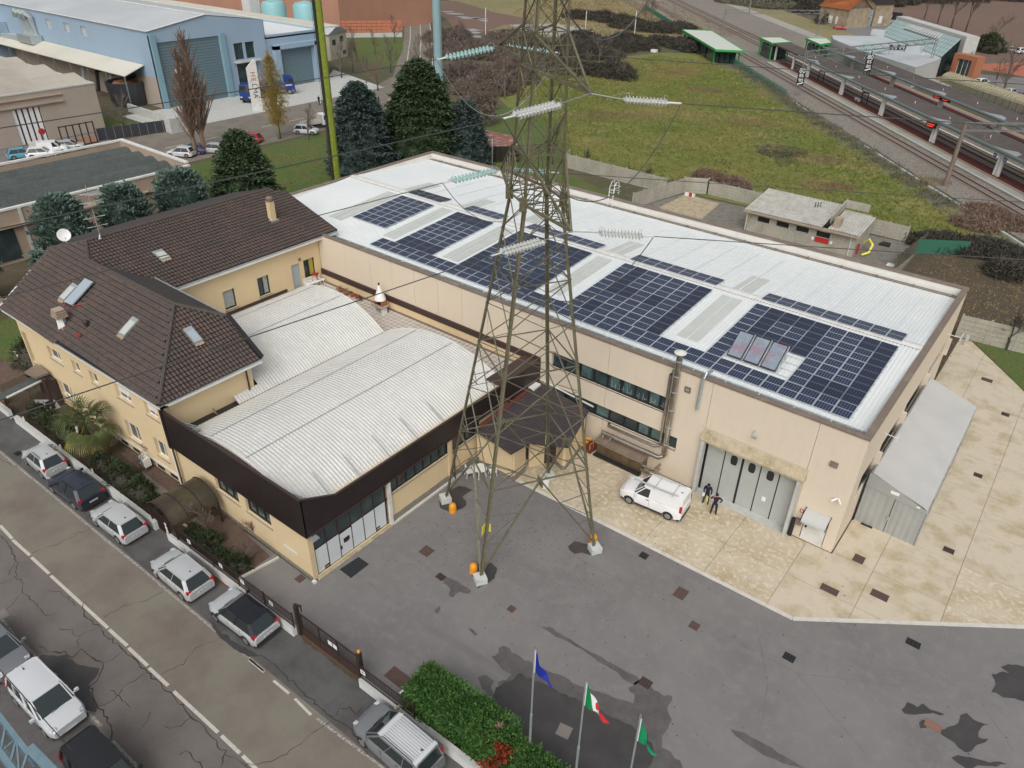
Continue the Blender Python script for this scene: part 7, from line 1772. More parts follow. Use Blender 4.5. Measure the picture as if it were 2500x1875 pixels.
def flag(x,y,h,label,cols,seed,drop=1.0,wdt=.9,folds=None):
 root=thing('flagpole',(x,y,0),label,'flagpole','flagpoles behind the hedge')
 MB().tube([(0,0,0),(0,0,h*.45)],.06,10).build('pole',M['galv'],root,local=True,smooth=True)
 MB().tube([(0,0,h*.45),(0,0,h)],.042,10).build('pole',M['galv'],root,local=True,smooth=True)
 MB().lathe((0,0,h),[(.03,0),(.05,.05),(.05,.09),(.01,.13)],8).build('finial',M['cap'],root,local=True)
 nx,nz=15,12;fl_=MB();vs=[];W_=wdt;H_=1.35
 for i in range(nx+1):
  u=i/nx
  for k in range(nz+1):
   v=k/nz
   sag=(u**1.1)*(1.45*drop)*(1-.55*v)
   X=.06+u*W_*(.35+.65*v)*(1+.12*sin(4*v+seed));Y=.10*sin(u*10+2*v+seed)*u**.5+.1*u*sin(seed+v*3)
   vs.append((X,Y,h-.12-H_*v-sag+.35*u*v))
 fs={m:[]for m in range(len(cols))}
 fl_.v=[]
 base_n=fl_.v
 allf=[];mi=[]
 for i in range(nx):
  for k in range(nz):
   allf.append((i*(nz+1)+k,(i+1)*(nz+1)+k,(i+1)*(nz+1)+k+1,i*(nz+1)+k+1));mi.append(min(len(cols)-1,int(i*len(cols)/nx)))
 fl_.add(vs,allf);fl_.mi=mi
 o=fl_.build('flag',[M[c]if isinstance(c,str)else c for c in cols],root,local=True,smooth=True)
 mb=MB();mb.box(.015,.07,-.012,.012,h-1.5,h-.12);mb.build('header_band',M['white'],root,local=True)
 root.rotation_euler=(0,0,radians(5));return root
fb=mat('flag_blue',(.005,.018,.25),.75);fg=mat('flag_green',(.0,.22,.065),.75);fg2=mat('flag_green_bright',(.0,.25,.10),.75);fw=mat('flag_white',(.74,.74,.72),.75);fr=mat('flag_red',(.50,.01,.02),.75)
flag(-11.13,16.24,8.0,'flagpole with a limp plain blue flag, leftmost of three',[fb],0.3,1.0,1.05)
flag(-8.67,16.29,8.0,'flagpole with the limp Italian tricolour, middle of three',[fg,fw,fr],1.4,.85,1.3)
flag(-6.26,16.32,8.0,'flagpole with a limp green flag, rightmost of three',[fg2],2.2,.9,.95)
#front garden
ac2=thing('arched_canopy',(-37.2,15,0),'brown translucent barrel canopy over the garden entrance in the street wall','canopy')
def arch(mb,y0_,y1_,xc,w_,z0_,rise,n=14,th=.03):
 P0=[]
 for k in range(n+1):
  a=pi*k/n;P0.append((xc-w_/2*cos(a),z0_+rise*sin(a)))
 for k in range(n):
  (xa_,za_),(xb_,zb_)=P0[k],P0[k+1]
  mb.add([(xa_,y0_,za_),(xb_,y0_,zb_),(xb_,y1_,zb_),(xa_,y1_,za_),(xa_,y0_,za_-th),(xb_,y0_,zb_-th),(xb_,y1_,zb_-th),(xa_,y1_,za_-th)],[(0,1,2,3),(7,6,5,4),(0,4,5,1),(2,6,7,3)])
M['arch_brown']=mat('smoked_canopy_sheet',(.055,.042,.028),.38,n1=(.7,(.085,.068,.03),.42,.62),n2=(3,(.040,.040,.038),.45,.7))
for k in range(3):
 y0_=13.55+k*1.0;mb=MB();arch(mb,y0_+.02,y0_+.98,-37.3,2.9,1.55,1.05);mb.build('canopy_sheet',M['arch_brown'],ac2)
for k in range(4):mb=MB();arch(mb,13.52+k*1.0-.03,13.52+k*1.0+.04,-37.3,2.98,1.55,1.09,14,.06);mb.build('hoop',M['brownrail'],ac2)
for x in(-38.75,-35.85):
 for y in(13.6,16.5):MB().box(x-.06,x+.06,y-.06,y+.06,0,1.58).build('post',M['brownrail'],ac2)
gt2=thing('garden_gate',(-37.6,13.6,0),'dark pedestrian gate under the arched canopy','gate')
mb=MB()
for k in range(12):mb.box(-38.3+k*.11,-38.275+k*.11,13.62,13.65,.1,1.6)
mb.box(-38.35,-37.0,13.615,13.655,.1,.15);mb.box(-38.35,-37.0,13.615,13.655,1.55,1.6);mb.build('leaf',M['brownrail'],gt2)
vd=thing('intercom_panel',(-36.9,13.55,0),'dark intercom post with white letter boxes beside the garden gate','intercom');MB().box(-37.0,-36.7,13.5,13.7,0,1.55).build('post',M['brownrail'],vd)
for k in range(3):MB().box(-36.95,-36.75,13.48,13.499,.7+k*.28,.88+k*.28).build('plate',M['white'],vd)
path=tag(MB().sheet([(-41,15.2),(-31,15.0),(-31,16.9),(-48,16.5)],.006).build('garden_path',M['grout']),kind='structure')
mb=MB();rr=random.Random(12)
for i in range(150):
 for j in range(24):
  x=-47.5+i*.125
  if x>-31.1:break
  y=15.9+j*.052+(0.02 if i%2 else 0)
  yy0=15.9-.9*max(0,(x+41)/11)
  y=yy0+j*.062
  if y>16.75+.027*(x+41):break
  mb.box(x,x+.115,y,y+.05,.008,.028+rr.uniform(0,.005))
tag(mb.build('brick_pavers',M['brick'],path),kind='stuff')
mb=MB();mb.beam((-30.9,14.2,.06),(-30.5,16.8,.06),.12,.16);mb.beam((-39.8,14.6,.05),(-31,15.3,.05),.1,.12);tag(mb.build('garden_kerb',M['kerb']),'low concrete kerb around the planted bed','kerb')
sheet('garden_path',M['pale_conc'],[tuple(px('I',*p)[:2])for p in((260,240),(420,240),(470,300),(330,340))],.012)
tag(MB().prism([tuple(px('I',*p)[:2])for p in((340,265),(395,240),(435,270),(380,300))],.013,.03).build('drain_grate',M['rubber']),'dark square grate in the path beside the palm','drain')
pm=thing('fan_palm',(-48.9,14.75,0),'shaggy fan palm with drooping yellowing fronds in the front garden','palm')
MB().tube([(0,0,0),(.1,.0,1.4),(.25,0,2.9)],[.22,.24,.2],10).build('trunk',M['bark'],pm,local=True)
rr=random.Random(14)
def frond(c,a,e,L_,mt,nm='frond'):
 mb=MB();d=Vector((cos(a)*cos(e),sin(a)*cos(e),sin(e)));end=c+d*L_*.55-Vector((0,0,.12*L_));mb.tube([c,c.lerp(end,.5)+Vector((0,0,.08)),end],[.03,.022,.015],4)
 sd_=d.cross(Vector((0,0,1))).normalized()
 for k in range(17):
  b=-1.45+2.9*k/16;dd=(d*cos(b)+sd_*sin(b)-Vector((0,0,.25+.15*abs(b)))).normalized();ll=L_*.62*(1-.18*abs(b));u=dd.cross(Vector((0,0,1))).normalized()*.035
  m_=end+dd*ll*.55+Vector((0,0,.05));t_=end+dd*ll-Vector((0,0,.18*ll));mb.add([end-u*.3,end+u*.3,m_+u,m_-u,t_],[(0,1,2,3),(3,2,4)])
 return mb.build(nm,M[mt],pm,local=True)
for k in range(46):
 yl=k%9==0;e=rr.uniform(-.75,1.25)if not yl else rr.uniform(-.9,-.4)
 frond(Vector((.25,0,2.95+.2*e)),k*2.4+rr.uniform(-.2,.2),e,rr.uniform(1.6,2.3),'palm_y' if yl else 'palm')
MB().tube([(.5,-.6,3.0),(.7,-.8,2.3)],[.09,.05],6).build('flower_sheath',M['white_dirty'],pm,local=True)
for k,(x,y,R,h,lb)in enumerate(((-56.2,14.35,.9,1.1,'dark clipped shrub at the far left end of the garden bed'),(-54.3,14.4,1.0,1.2,'dark shrub left of the palm, second from the driveway'),(-52.2,14.5,1.1,1.2,'dark shrub directly left of the palm'),(-46.6,14.3,1.1,1.25,'dark shrub right of the palm'),(-44.3,14.4,1.3,1.45,'largest olive shrub between palm and arched canopy'),(-42.1,14.5,1.1,1.3,'olive shrub nearer the arched canopy'),(-40.1,14.4,.9,1.1,'olive shrub touching the arched canopy'),(-34.6,14.7,1.0,.95,'low shrub behind the railing right of the arched canopy'),(-33.0,14.6,.8,.7,'smallest low shrub in the bed behind the railing'),(-31.7,14.9,.75,.9,'round dark shrub at the kerb end of the bed'),(-35.9,14.6,.7,.8,'shrub at the foot of the bare ornamental tree'),(-59.8,17.5,1.4,2.2,'dark shrub at the shaded corner beside the entrance canopy'),(-64.2,17.4,1.6,2.6,'dark shrub cut by the left picture edge'))):
 shrub('garden_shrub',x,y,R,h,lb,'leafG',40+k,int(300*R),.10,0,'shrub','dark shrubs in the front garden',.75)
for k,(t,x,y,h,lb)in enumerate((('I',1640,1300,3.0,'bare ornamental tree with curly branches right of the arched canopy'),('I',1900,1500,2.2,'pollarded bare shrub at the lower end of the garden bed'),('I',815,680,2.2,'small bare tree between the palm and the basement windows'),('I',1090,800,1.9,'bare twiggy bush before the air conditioner on the house wall'),('I',1960,1290,1.7,'reddish bare shrub against the low yellow wall'),('I',1180,700,1.9,'fine twigged bare shrub against the yellow house wall'),('I',240,230,1.5,'bare bush pile by the far driveway'))):
 p=px(t,x,y);bare_tree('bare_shrub',p.x,p.y,h,lb,'small' if k%2 else 'small2',k*1.7,'twig_red' if k in(4,5)else 'twig',group='bare shrubs in the front garden',cat='bare shrub',sx=1.15)
acu=thing('air_conditioner',(-44.4,16.4,.3),'round white fan unit low on the yellow house wall','air conditioner');MB().box(-44.9,-44.1,16.05,16.5,.35,1.0).build('casing',M['white_dirty'],acu);MB(Matrix.Translation((-44.5,16.04,.68))@Matrix.Rotation(pi/2,4,'X')).lathe((0,0,0),[(.05,.01),(.26,.015),(.27,0)],16).build('fan_grille',M['galv'],acu)
lt=thing('lean_to_roof',(-62,13.9,0),'grey sheet covered driveway roof at the far left edge','canopy')
c4=[px('I',0,195,1.9),px('I',330,20,1.9),px('I',355,75,1.9),px('I',50,225,1.9),px('I',-120,290,1.9)]
mb=MB();mb.prism([tuple(p[:2])for p in c4],1.85,1.93);mb.build('sheet',M['corr_dark'],lt)
mb=MB();mb.beam(c4[3],c4[2],.1,.12);mb.build('edge',M['white'],lt)
fence_run('low white wall stub with salmon pier at the left picture edge',-64,-57.9,bars=False,rail_group='white walls along the street')
tag(MB().box(-60.6,-60.0,12.9,13.4,0,1.5).build('brick_pier',M['salmon']),'salmon brick gate pier at the left picture edge','pier')
tz=9.0
tr_=thing('steel_truss_mast',(-26.5,1.0,0),'pale blue steel lattice boom rising into the bottom left corner','steel lattice')
ch_=[[px('M',0,1245,9.0),px('M',210,1510,9.0),px('M',410,1680,9.0)],[px('M',0,1530,9.0),px('M',110,1680,9.0)]]
M['pale_blue_steel']=mat('pale_blue_steel',(.22,.33,.38),.45,.3,n1=(2,(.17,.27,.32),.4,.7))
a0=px('M',-260,930,9.0);a1=px('M',215,1540,9.0);b0_=px('M',-260,1160,9.0);b1_=px('M',150,1740,9.0)
for(a,b)in((a0,a1),(b0_,b1_)):
 for dz in(0,-.8):
  mb=MB();mb.beam(a+Vector((0,0,dz)),b+Vector((0,0,dz)),.16,.10);mb.build('chord',M['pale_blue_steel'],tr_)
for k in range(7):
 p,q=a0.lerp(a1,k/6),b0_.lerp(b1_,k/6);mb=MB();mb.beam(p,q,.07,.07);mb.build('cross_member',M['pale_blue_steel'],tr_)
 mb=MB();mb.beam(p,p-Vector((0,0,.8)),.05,.05);mb.beam(q,q-Vector((0,0,.8)),.05,.05);mb.build('upright',M['pale_blue_steel'],tr_)
 if k<6:
  q2=b0_.lerp(b1_,(k+1)/6);p2_=a0.lerp(a1,(k+1)/6);mb=MB();mb.beam(p if k%2 else q,q2 if k%2 else p2_,.05,.05);mb.beam(p,p2_-Vector((0,0,.8)),.04,.04);mb.build('diagonal',M['pale_blue_steel'],tr_)
e0,e1=px('M',225,1500,9.0),px('M',440,1720,9.0);mb=MB();mb.beam(e0,e1,.3,.12);mb.build('end_plate',M['pale_blue_steel'],tr_)
pz_=a1.lerp(b1_,.5);mb=MB();mb.beam((a0.x,a0.y-.3,0),(a0.x,a0.y-.3,8.6),.35,.35);mb.build('mast',M['pale_blue_steel'],tr_)
cbx=px('M',-20,880,6.5);cby=px('M',560,1530,7.5)
tag(MB().tube([cbx,cby],.018,5).build('overhead_cable',M['cable']),'thin black cable crossing above the near side parked cars','cable')
#storage tent
tn=thing('storage_tent',(-2.7,49.8,0),'long grey tarpaulin storage tent standing along the east wall of the hall','tent')
x0_,x1_,ya_,yb_=-4.55,-.85,42.5,57.0;xr_=-3.9
def tent_z(x):return 4.02-(x-x0_)*.30 if x<9 else 2.9
N=24;mb=MB();vs=[];fs=[];pf=[(x0_,3.0),(x0_+.05,3.95),(x0_+.18,4.05),(-2.7,3.50),(x1_-.25,3.0),(x1_-.06,2.88),(x1_,2.7)]
for i in range(N+1):
 y=ya_+(yb_-ya_)*i/N;s=.05*abs(sin(i*pi/4))
 for k,(x,z)in enumerate(pf):vs.append((x,y,z-(s if 2<k<5 else 0)))
for i in range(N):
 for k in range(len(pf)-1):fs.append((i*7+k,i*7+k+1,(i+1)*7+k+1,(i+1)*7+k))
mb.add(vs,fs);mb.f=[tuple(reversed(f))for f in mb.f]if False else mb.f
mb.build('roof_sheet',M['tent'],tn,smooth=True)
def curtain(nm,a,b,z0_,z1fun,mt,n=60,amp=.04,fq=2.2,parent=tn):
 mb=MB();a,b=Vector(a),Vector(b);d=(b-a);nrm_=Vector((-d.y,d.x,0)).normalized();vs=[];fs=[]
 for i in range(n+1):
  p=a.lerp(b,i/n);off=amp*sin(i*fq)+amp*.6*sin(i*fq*.37+1)
  for k in range(7):
   t=k/6;zz=z0_+(z1fun(i/n)-z0_)*t;o=nrm_*(off*(1-.55*t)+amp*.5*sin(3*t+i*.2));vs.append((p.x+o.x,p.y+o.y,zz))
 for i in range(n):
  for k in range(6):fs.append((i*7+k,(i+1)*7+k,(i+1)*7+k+1,i*7+k+1))
 mb.add(vs,fs);return mb.build(nm,M[mt],parent,smooth=True)
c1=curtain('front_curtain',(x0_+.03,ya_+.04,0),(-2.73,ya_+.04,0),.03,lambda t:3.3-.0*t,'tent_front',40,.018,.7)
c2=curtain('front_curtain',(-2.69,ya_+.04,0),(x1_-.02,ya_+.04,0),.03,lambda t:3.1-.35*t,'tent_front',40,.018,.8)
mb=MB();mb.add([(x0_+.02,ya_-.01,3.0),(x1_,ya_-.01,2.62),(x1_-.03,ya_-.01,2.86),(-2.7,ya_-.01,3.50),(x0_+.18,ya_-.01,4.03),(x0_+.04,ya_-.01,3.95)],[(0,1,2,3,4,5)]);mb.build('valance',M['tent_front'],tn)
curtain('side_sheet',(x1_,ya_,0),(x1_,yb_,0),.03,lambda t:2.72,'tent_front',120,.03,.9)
MB().box(x0_,x1_,yb_-.02,yb_,.03,2.7).build('rear_sheet',M['tent_front'],tn)
MB().tube([(x1_+.03,ya_-.02,.03),(x1_+.03,ya_-.02,2.7)],.04,6).build('corner_pole',M['galv'],tn)
MB().tube([(x0_-.02,ya_-.02,.03),(x0_-.02,ya_-.02,3.9)],.04,6).build('corner_pole',M['frame_black'],tn)
MB().box(-3.1,-2.6,ya_-.03,ya_-.012,3.12,3.34).build('transparent_patch',M['white'],tn);MB().box(-1.5,-1.3,ya_-.03,ya_-.012,2.85,2.95).build('transparent_patch',M['white'],tn)
MB().box(-2.78,-2.68,ya_-.06,ya_-.02,1.1,1.4).build('fastening',M['galv'],tn)
MB().box(x0_+.5,x0_+1.2,ya_-.12,ya_-.02,.03,.12).build('weight',M['frame_black'],tn)
#precast panel fences behind the hall
def panel_fence(label,a,b,h=2.1,bay=2.2,mt='concwall',z0_=0,slabs=5,dark=False):
 root=thing('panel_fence',(a[0],a[1],0),label,'fence','precast concrete panel fences')
 a,b=Vector((*a,0)),Vector((*b,0));n=max(1,round((b-a).length/bay));sh=h/slabs
 for k in range(n+1):
  p=a.lerp(b,k/n);mb=MB();mb.beam((p.x,p.y,0),(p.x,p.y,h+.12),.15,.17);mb.build('post',M[mt],root)
  if k<n:
   q=a.lerp(b,(k+1)/n)
   for s in range(slabs):
    mb=MB();mb.beam((p.x,p.y,s*sh+sh/2),(q.x,q.y,s*sh+sh/2),.06,sh-.035);mb.build('slab',M[mt],root)
 return root
wp=lambda t,x,y:tuple(px(t,x,y)[:2])
panel_fence('precast fence between the back garden and the meadow',wp('C',560,1290),wp('C',1340,1490))
panel_fence('precast fence running up beside the back garden path',(-64.5,96.5),wp('C',560,1290),2.0)
panel_fence('precast fence dividing the back garden from the gravel yard',(-46.3,84.8),(-44.3,95.2),2.1)
panel_fence('short precast fence stretch under the reddish brambles',(-44.3,95.3),(-41.5,97),2.2)
panel_fence('precast fence behind the fibre roofed shed',(-41.5,97),(-15.2,96.6),1.9)
panel_fence('precast fence at the right edge beyond the concrete apron',(-5.0,74.3),(9,75.8),2.3,2.4,'concwall')
panel_fence('dark stained fence closing the gravel yard on the right',(-13.9,87),(-13.1,96.4),1.7,2.4,'concwall_dark')
mb=MB();mb.beam((-13.4,93.5,.9),(-8.5,96.8,.9),.04,1.7);tag(mb.build('debris_net',M['mesh_green']),'dark green netting fence at the corner of the gravel yard','net')
gf=thing('wire_fence',(-55,66,0),'thin wire fence on a low kerb behind the hall parapet','fence')
for k in range(11):p=Vector((-62+k*1.7,80.5-k*.35+.0,0));MB().tube([p,p+Vector((0,0,1.6))],.03,5).build('post',M['frame_black'],gf)
for zz in(.3,.8,1.3):MB().tube([(-62,80.5,zz),(-45,77.0,zz)],.012,4).build('wire',M['frame_black'],gf)
mb=MB();mb.beam((-62,80.3,.1),(-45,76.8,.1),.2,.25);mb.build('kerb',M['pale_conc'],gf)
#corrugated shed
sh_=thing('outbuilding',(-26,91,0),'long low concrete shed with a grey fibre cement roof in the gravel yard','shed')
Msd=WX(-31.6,87.4)
mb=MB(Msd);wall_cells(mb,12.9,2.5,[(1.2,2.7,1.45,2.1),(3.6,5.1,1.45,2.1),(6.0,7.5,1.45,2.1),(8.4,10.0,1.4,2.1)],.25);mb.build('wall',M['concwall'],sh_)
for k in range(4):MB(Msd).box(1.2+2.4*k,2.8+2.4*k,.2,.24,1.35,2.15).build('window',M['rubber'],sh_)
MB(Msd).box(8.4,10.0,-.02,.2,.75,1.38).build('red_panel',M['red'],sh_)
for x in(8.15,10.3):MB(Msd).box(x-.13,x+.13,-.03,-.005,.9,1.25).build('notice',M['white'],sh_)
MB().box(-19.0,-18.75,87.66,93.6,0,2.5).build('wall',M['concwall'],sh_);MB().box(-31.6,-31.35,87.66,93.6,0,2.5).build('wall',M['concwall'],sh_);MB().box(-31.35,-19.0,93.35,93.6,0,3.2).build('wall',M['concwall'],sh_)
def corr_roof(name,parent,x0_,x1_,ya,za,yb,zb,mt,pitch=.30,amp=.05,th=.05):
 mb=MB();n=int((x1_-x0_)/pitch*4);vs=[];fs=[]
 for i in range(n+1):
  x=x0_+(x1_-x0_)*i/n;d=amp*cos(i*pi/2)
  for k in range(5):
   t=k/4;vs.append((x,ya+(yb-ya)*t,za+(zb-za)*t+d))
 for i in range(n):
  for k in range(4):fs.append((i*5+k,(i+1)*5+k,(i+1)*5+k+1,i*5+k+1))
 mb.add(vs,fs);return mb.build(name,mt,parent)
corr_roof('roof',sh_,-32.0,-22.6,86.9,2.75,94.0,3.6,M['asbestos'])
corr_roof('roof',sh_,-21.9,-18.3,86.9,2.75,92.6,3.4,M['asbestos'])
MB().box(-32.1,-22.5,86.75,86.92,2.45,2.68).build('beam',M['tan'],sh_);MB().box(-22.4,-18.2,86.75,86.92,2.45,2.68).build('beam',M['tan'],sh_)
mb=MB();mb.beam((-22.25,88.6,3.25),(-22.25,93.9,3.95),.16,.9);mb.beam((-22.25,93.6,3.9),(-19.5,93.6,3.9),.16,.9);mb.build('parapet_wall',M['concwall'],sh_)
mb=MB();mb.prism([(-21.6,87.6),(-20.9,87.6),(-20.9,88.7),(-21.6,88.7)],2.7,3.9);mb.build('chimney_box',M['tan'],sh_)
for k in range(3):MB().tube([(-25.2+k*.25,91.6+.2*k,3.3),(-25.2+k*.25,91.6+.2*k,3.95)],.05,6).build('vent',M['rubber'],sh_)
for x in(-31.7,-19.2):MB().tube([(x,87.2,2.5),(x,87.3,.1)],.06,6).build('downpipe',M['white_dirty'],sh_)
tag(MB().tube([(-32.4,89.5,0),(-32.4,89.5,2.4),(-32.0,90.5,2.6)],.05,6).build('gas_pipe',M['yellow_sign']),'yellow gas pipe at the left end of the fibre roofed shed','pipe')
mb=MB();mb.tube([(-18.4,90.5,.9),(-17.9,90.2,1.5),(-17.3,89.6,1.2),(-17.3,88.8,.5),(-17.9,88.3,.2)],.14,8);tag(mb.build('yellow_hose',M['yellow_sign'],smooth=True),'thick yellow hose hanging off the right end of the shed','hose')
mb=MB();mb.tube([(-18.5,88.6,.1),(-18.5,88.6,1.3)],.12,8);tag(mb.build('fire_extinguisher',M['red']),'red cylinder against the right end wall of the shed','cylinder')
p=px('H',1190,628);tag(MB().prism([(p.x-.5,p.y-.4),(p.x+.5,p.y-.4),(p.x+.5,p.y+.4),(p.x-.5,p.y+.4)],.03,.12).build('inspection_lid',M['white']),'white square lid on the gravel near the dark fence','lid')
p=px('H',1138,470);tag(MB().prism([(p.x-.6,p.y-.5),(p.x+.6,p.y-.4),(p.x+.5,p.y+.6),(p.x-.4,p.y+.5)],.0,.25).build('dark_lid',M['rubber']),'small dark lid on the gravel right of the shed','lid')
p=px('C',1545,1515);mb=MB();mb.box(p.x-1,p.x+.4,p.y-.2,p.y+.2,0,.35);tag(mb.build('white_tank',M['white']),'white tank lying at the foot of the precast fence corner','tank');tag(MB().box(p.x-.3,p.x+.1,p.y-.35,p.y-.21,0,.55).build('red_canister',M['red']),'red canister in front of the white tank','canister')
MBp=thing('concrete_pillar',(-3.9,73.6,0),'short concrete pillar at the start of the right hand precast fence','pillar');MB().box(-4.1,-3.85,73.3,73.5,0,.9).build('shaft',M['pale_conc'],MBp)
rs_=thing('rusty_shed',(-77.5,94,0),'small leaning shed with a rusty red sheet roof beyond the hall','shed')
q=[px('B',*a,2.6)for a in((1815,1012),(2080,1075),(2110,1120),(1880,1120))]
mb=MB();up=[Vector((q[0].x,q[0].y,3.0)),Vector((q[1].x,q[1].y,3.0)),Vector((q[2].x,q[2].y,2.5)),Vector((q[3].x,q[3].y,2.5))];mb.add([tuple(p)for p in up]+[(p.x,p.y,p.z-.08)for p in up],[(0,1,2,3),(3,2,1,0),(4,5,6,7),(0,4,5,1),(1,5,6,2),(2,6,7,3),(3,7,4,0)])
mb.build('roof',mat('rusty_sheet',(.25,.10,.075),.8,n1=(1.2,(.36,.30,.26),.48,.62),n2=(4,(.15,.07,.05),.5,.7)),rs_)
for a,b in((0,3),(3,2),(2,1),(1,0)):
 mb=MB();P0,P1=up[a],up[b];n=5
 for k in range(n):
  u,v=P0.lerp(P1,k/n),P0.lerp(P1,(k+.94)/n);mb2=MB();mb2.add([(u.x,u.y,0),(v.x,v.y,0),(v.x,v.y,v.z-.09),(u.x,u.y,u.z-.09)],[(0,1,2,3),(3,2,1,0)]);mb2.build('plank',M['pale_conc']if(a,b)==(0,3)else M['bush_dark'],rs_)
sc_=thing('scrap_bundle',(-58,66.5,0),'white satellite dish like fitting on a thin pole behind the hall parapet','pole');p=px('C',5,1280);MB().tube([(p.x,p.y,0),(p.x,p.y,4.0)],.06,6).build('pole',M['white_dirty'],sc_)
#two tall masts
mp_=Vector((-73.0,58.2))
mm_=thing('mossy_mast',(*mp_,0),'very tall mast with a bright moss green side and a dark unlit side','mast')
mb=MB();mb.tube([(mp_.x,mp_.y,0),(mp_.x,mp_.y,42)],[.42,.36],8);mb.build('mast',M['moss'],mm_)
dd=(Vector((0,0))-mp_).normalized();sd2=Vector((dd.y,-dd.x))*.50;c_=mp_+sd2+dd*.1
MB().tube([(c_.x,c_.y,0),(c_.x,c_.y,42)],[.20,.17],6).build('dark_side_tube',M['mast_dark'],mm_)  # dark tube that puts the mast's unlit left side into colour
for k in range(50):z=1+k*.8;MB().box(c_.x-.3,c_.x+.3,c_.y-.03,c_.y+.03,z,z+.05).build('rung',M['frame_dark'],mm_)
l_=c_+sd2*.55;MB().tube([(l_.x,l_.y,0),(l_.x,l_.y,42)],.02,5).build('cable',M['cable'],mm_)
bm=px('B',1492,690);bm_=thing('pale_blue_mast',(bm.x,bm.y,0),'tall pale blue grey monopole mast standing behind the cedars','mast')
MB().tube([(bm.x,bm.y,0),(bm.x,bm.y,36)],[.95,.75],10).build('mast',M['mast_blue'],bm_,smooth=False)
#railway
D1=Vector((-.650,.760));N1_=Vector((.760,.650))
def rp(n,s,z=0):p=N1_*n+D1*s;return Vector((p.x,p.y,z))
def rband(name,mt,n0,n1,s0,s1,z,parent=None,kind='structure'):
 mb=MB();mb.add([rp(n0,s0,z),rp(n1,s0,z),rp(n1,s1,z),rp(n0,s1,z)],[(0,1,2,3)]);o=mb.build(name,mt,parent)
 if(o.data.polygons[0].normal.z<0):o.data.flip_normals()
 return tag(o,kind=kind)if parent is None else o
rband('railway_bank',M['weeds'],61.5,66.8,-60,420,.0)
rband('ballast',M['gravel'],66.0,74.4,-60,420,.10)
rband('ballast',M['gravel'],79.5,90.0,-60,420,.10)
rband('railway_bank',M['weeds'],86.2,90.4,0,175,.14)
rband('ballast',M['gravel'],90,104,178,420,.10);rband('service_road',M['platform'],104,109,178,420,.12);rband('railway_bank',M['straw'],109,122,185,420,.05)
rband('ballast',M['gravel'],74.3,79.6,200,420,.10)
tk_mesh={}
def track(nc,s0,s1,lb):
 root=thing('railway_track',tuple(rp(nc,(s0+s1)/2)),lb,'railway track','railway tracks')
 for o in(-.75,.75):
  mb=MB();mb.beam(rp(nc+o,s0,.26),rp(nc+o,s1,.26),.09,.14);mb.build('rail',M['rust'],root)
 mb=MB();k=s0
 i=0
 while k<s1:
  a,b=rp(nc-1.25,k,.13),rp(nc+1.25,k,.13)
  if k<205 and k>60 and i<240:m2=MB();m2.beam(a,b,.26,.14);m2.build('sleeper',M['sleeper'],root);i+=1
  else:mb.beam(a,b,.26,.14)
  k+=.62
 if mb.v:tag(mb.build('sleepers',M['sleeper'],root),kind='stuff')
track(72.0,55,420,'railway track nearest the meadow')
track(82.2,55,420,'railway track between the two platforms, nearer one')
track(86.0,205,420,'outer railway track beyond the first platform')
mb=MB();mb.beam(rp(84.3,40,.2),rp(84.3,230,.2),.5,.16);tr2=thing('cable_trough',tuple(rp(84.3,130)),'white concrete cable trough between the tracks with notched lids','cable trough');mb.build('trough',M['kerb'],tr2)
mb=MB();k=60
while k<215:mb.beam(rp(84.0,k,.3),rp(84.35,k,.3),.35,.05);k+=.85
tag(mb.build('lids',M['white_dirty'],tr2),kind='stuff')
mb=MB();k=60
while k<215:mb.beam(rp(90.6,k,.2),rp(90.95,k,.2),.3,.14);k+=.7
tr3=thing('cable_trough',tuple(rp(90.7,130)),'second notched trough line under the farther canopy','cable trough');tag(mb.build('lids',M['white_dirty'],tr3),kind='stuff')
kb=thing('bank_kerb',tuple(rp(64.6,100)),'broken concrete kerb line between meadow and railway bank','kerb')
for(a,b)in((60,68),(69,88),(89,104),(107,126),(150,160)):mb=MB();mb.beam(rp(64.8+.3*sin(a),a,.15),rp(64.9+.3*sin(b),b,.15),.3,.35);mb.build('kerb',M['pale_conc'],kb)
gfn=thing('green_mesh_fence',tuple(rp(65.0,200)),'green mesh fence along the railway beyond the shelter','fence')
for k in range(40):MB().tube([rp(65.2,165+k*4,0),rp(65.2,165+k*4,1.6)],.04,5).build('post',M['mesh_green'],gfn)
mb=MB();k=165
while k<325:mb.beam(rp(65.2,k,0.05),rp(65.2,k,1.5),.05,.05);k+=.28
tag(mb.build('mesh',M['mesh_green'],gfn),kind='stuff')
def platform(n0,n1,s0,s1,lb,red=(76.9,79.3)):
 root=thing('station_platform',tuple(rp((n0+n1)/2,(s0+s1)/2)),lb,'platform','station platforms')
 mb=MB();P=[rp(n0,s0),rp(n1,s0),rp(n1,s1),rp(n0,s1)];mb.prism([tuple(p[:2])for p in P],0,.42);mb.build('slab',M['platform'],root)
 def st(nm,mt,a,b):mb=MB();mb.prism([tuple(rp(q,s)[:2])for q,s in((a,s0+.5),(b,s0+.5),(b,s1-.5),(a,s1-.5))],.421,.426);mb.build(nm,mt,root)
 st('red_strip',M['platform_red'],*red);st('red_line',M['platform_red'],red[0]-.55,red[0]-.40);st('yellow_line',mat('faded_yellow_line',(.45,.36,.16),.8),red[0]-.3,red[0]-.15);st('coping',M['pale_conc'],n0,n0+.35);st('edge_strip',mat('rosy_paving',(.34,.24,.20),.85),red[1]+.25,n1-.3)
 return root
platform(74.4,80.4,40,206,'near railway platform with a dark red strip under the first canopy')
p2_=platform(91.2,97.0,30,190,'far railway platform under the second canopy',(93.2,95.4))
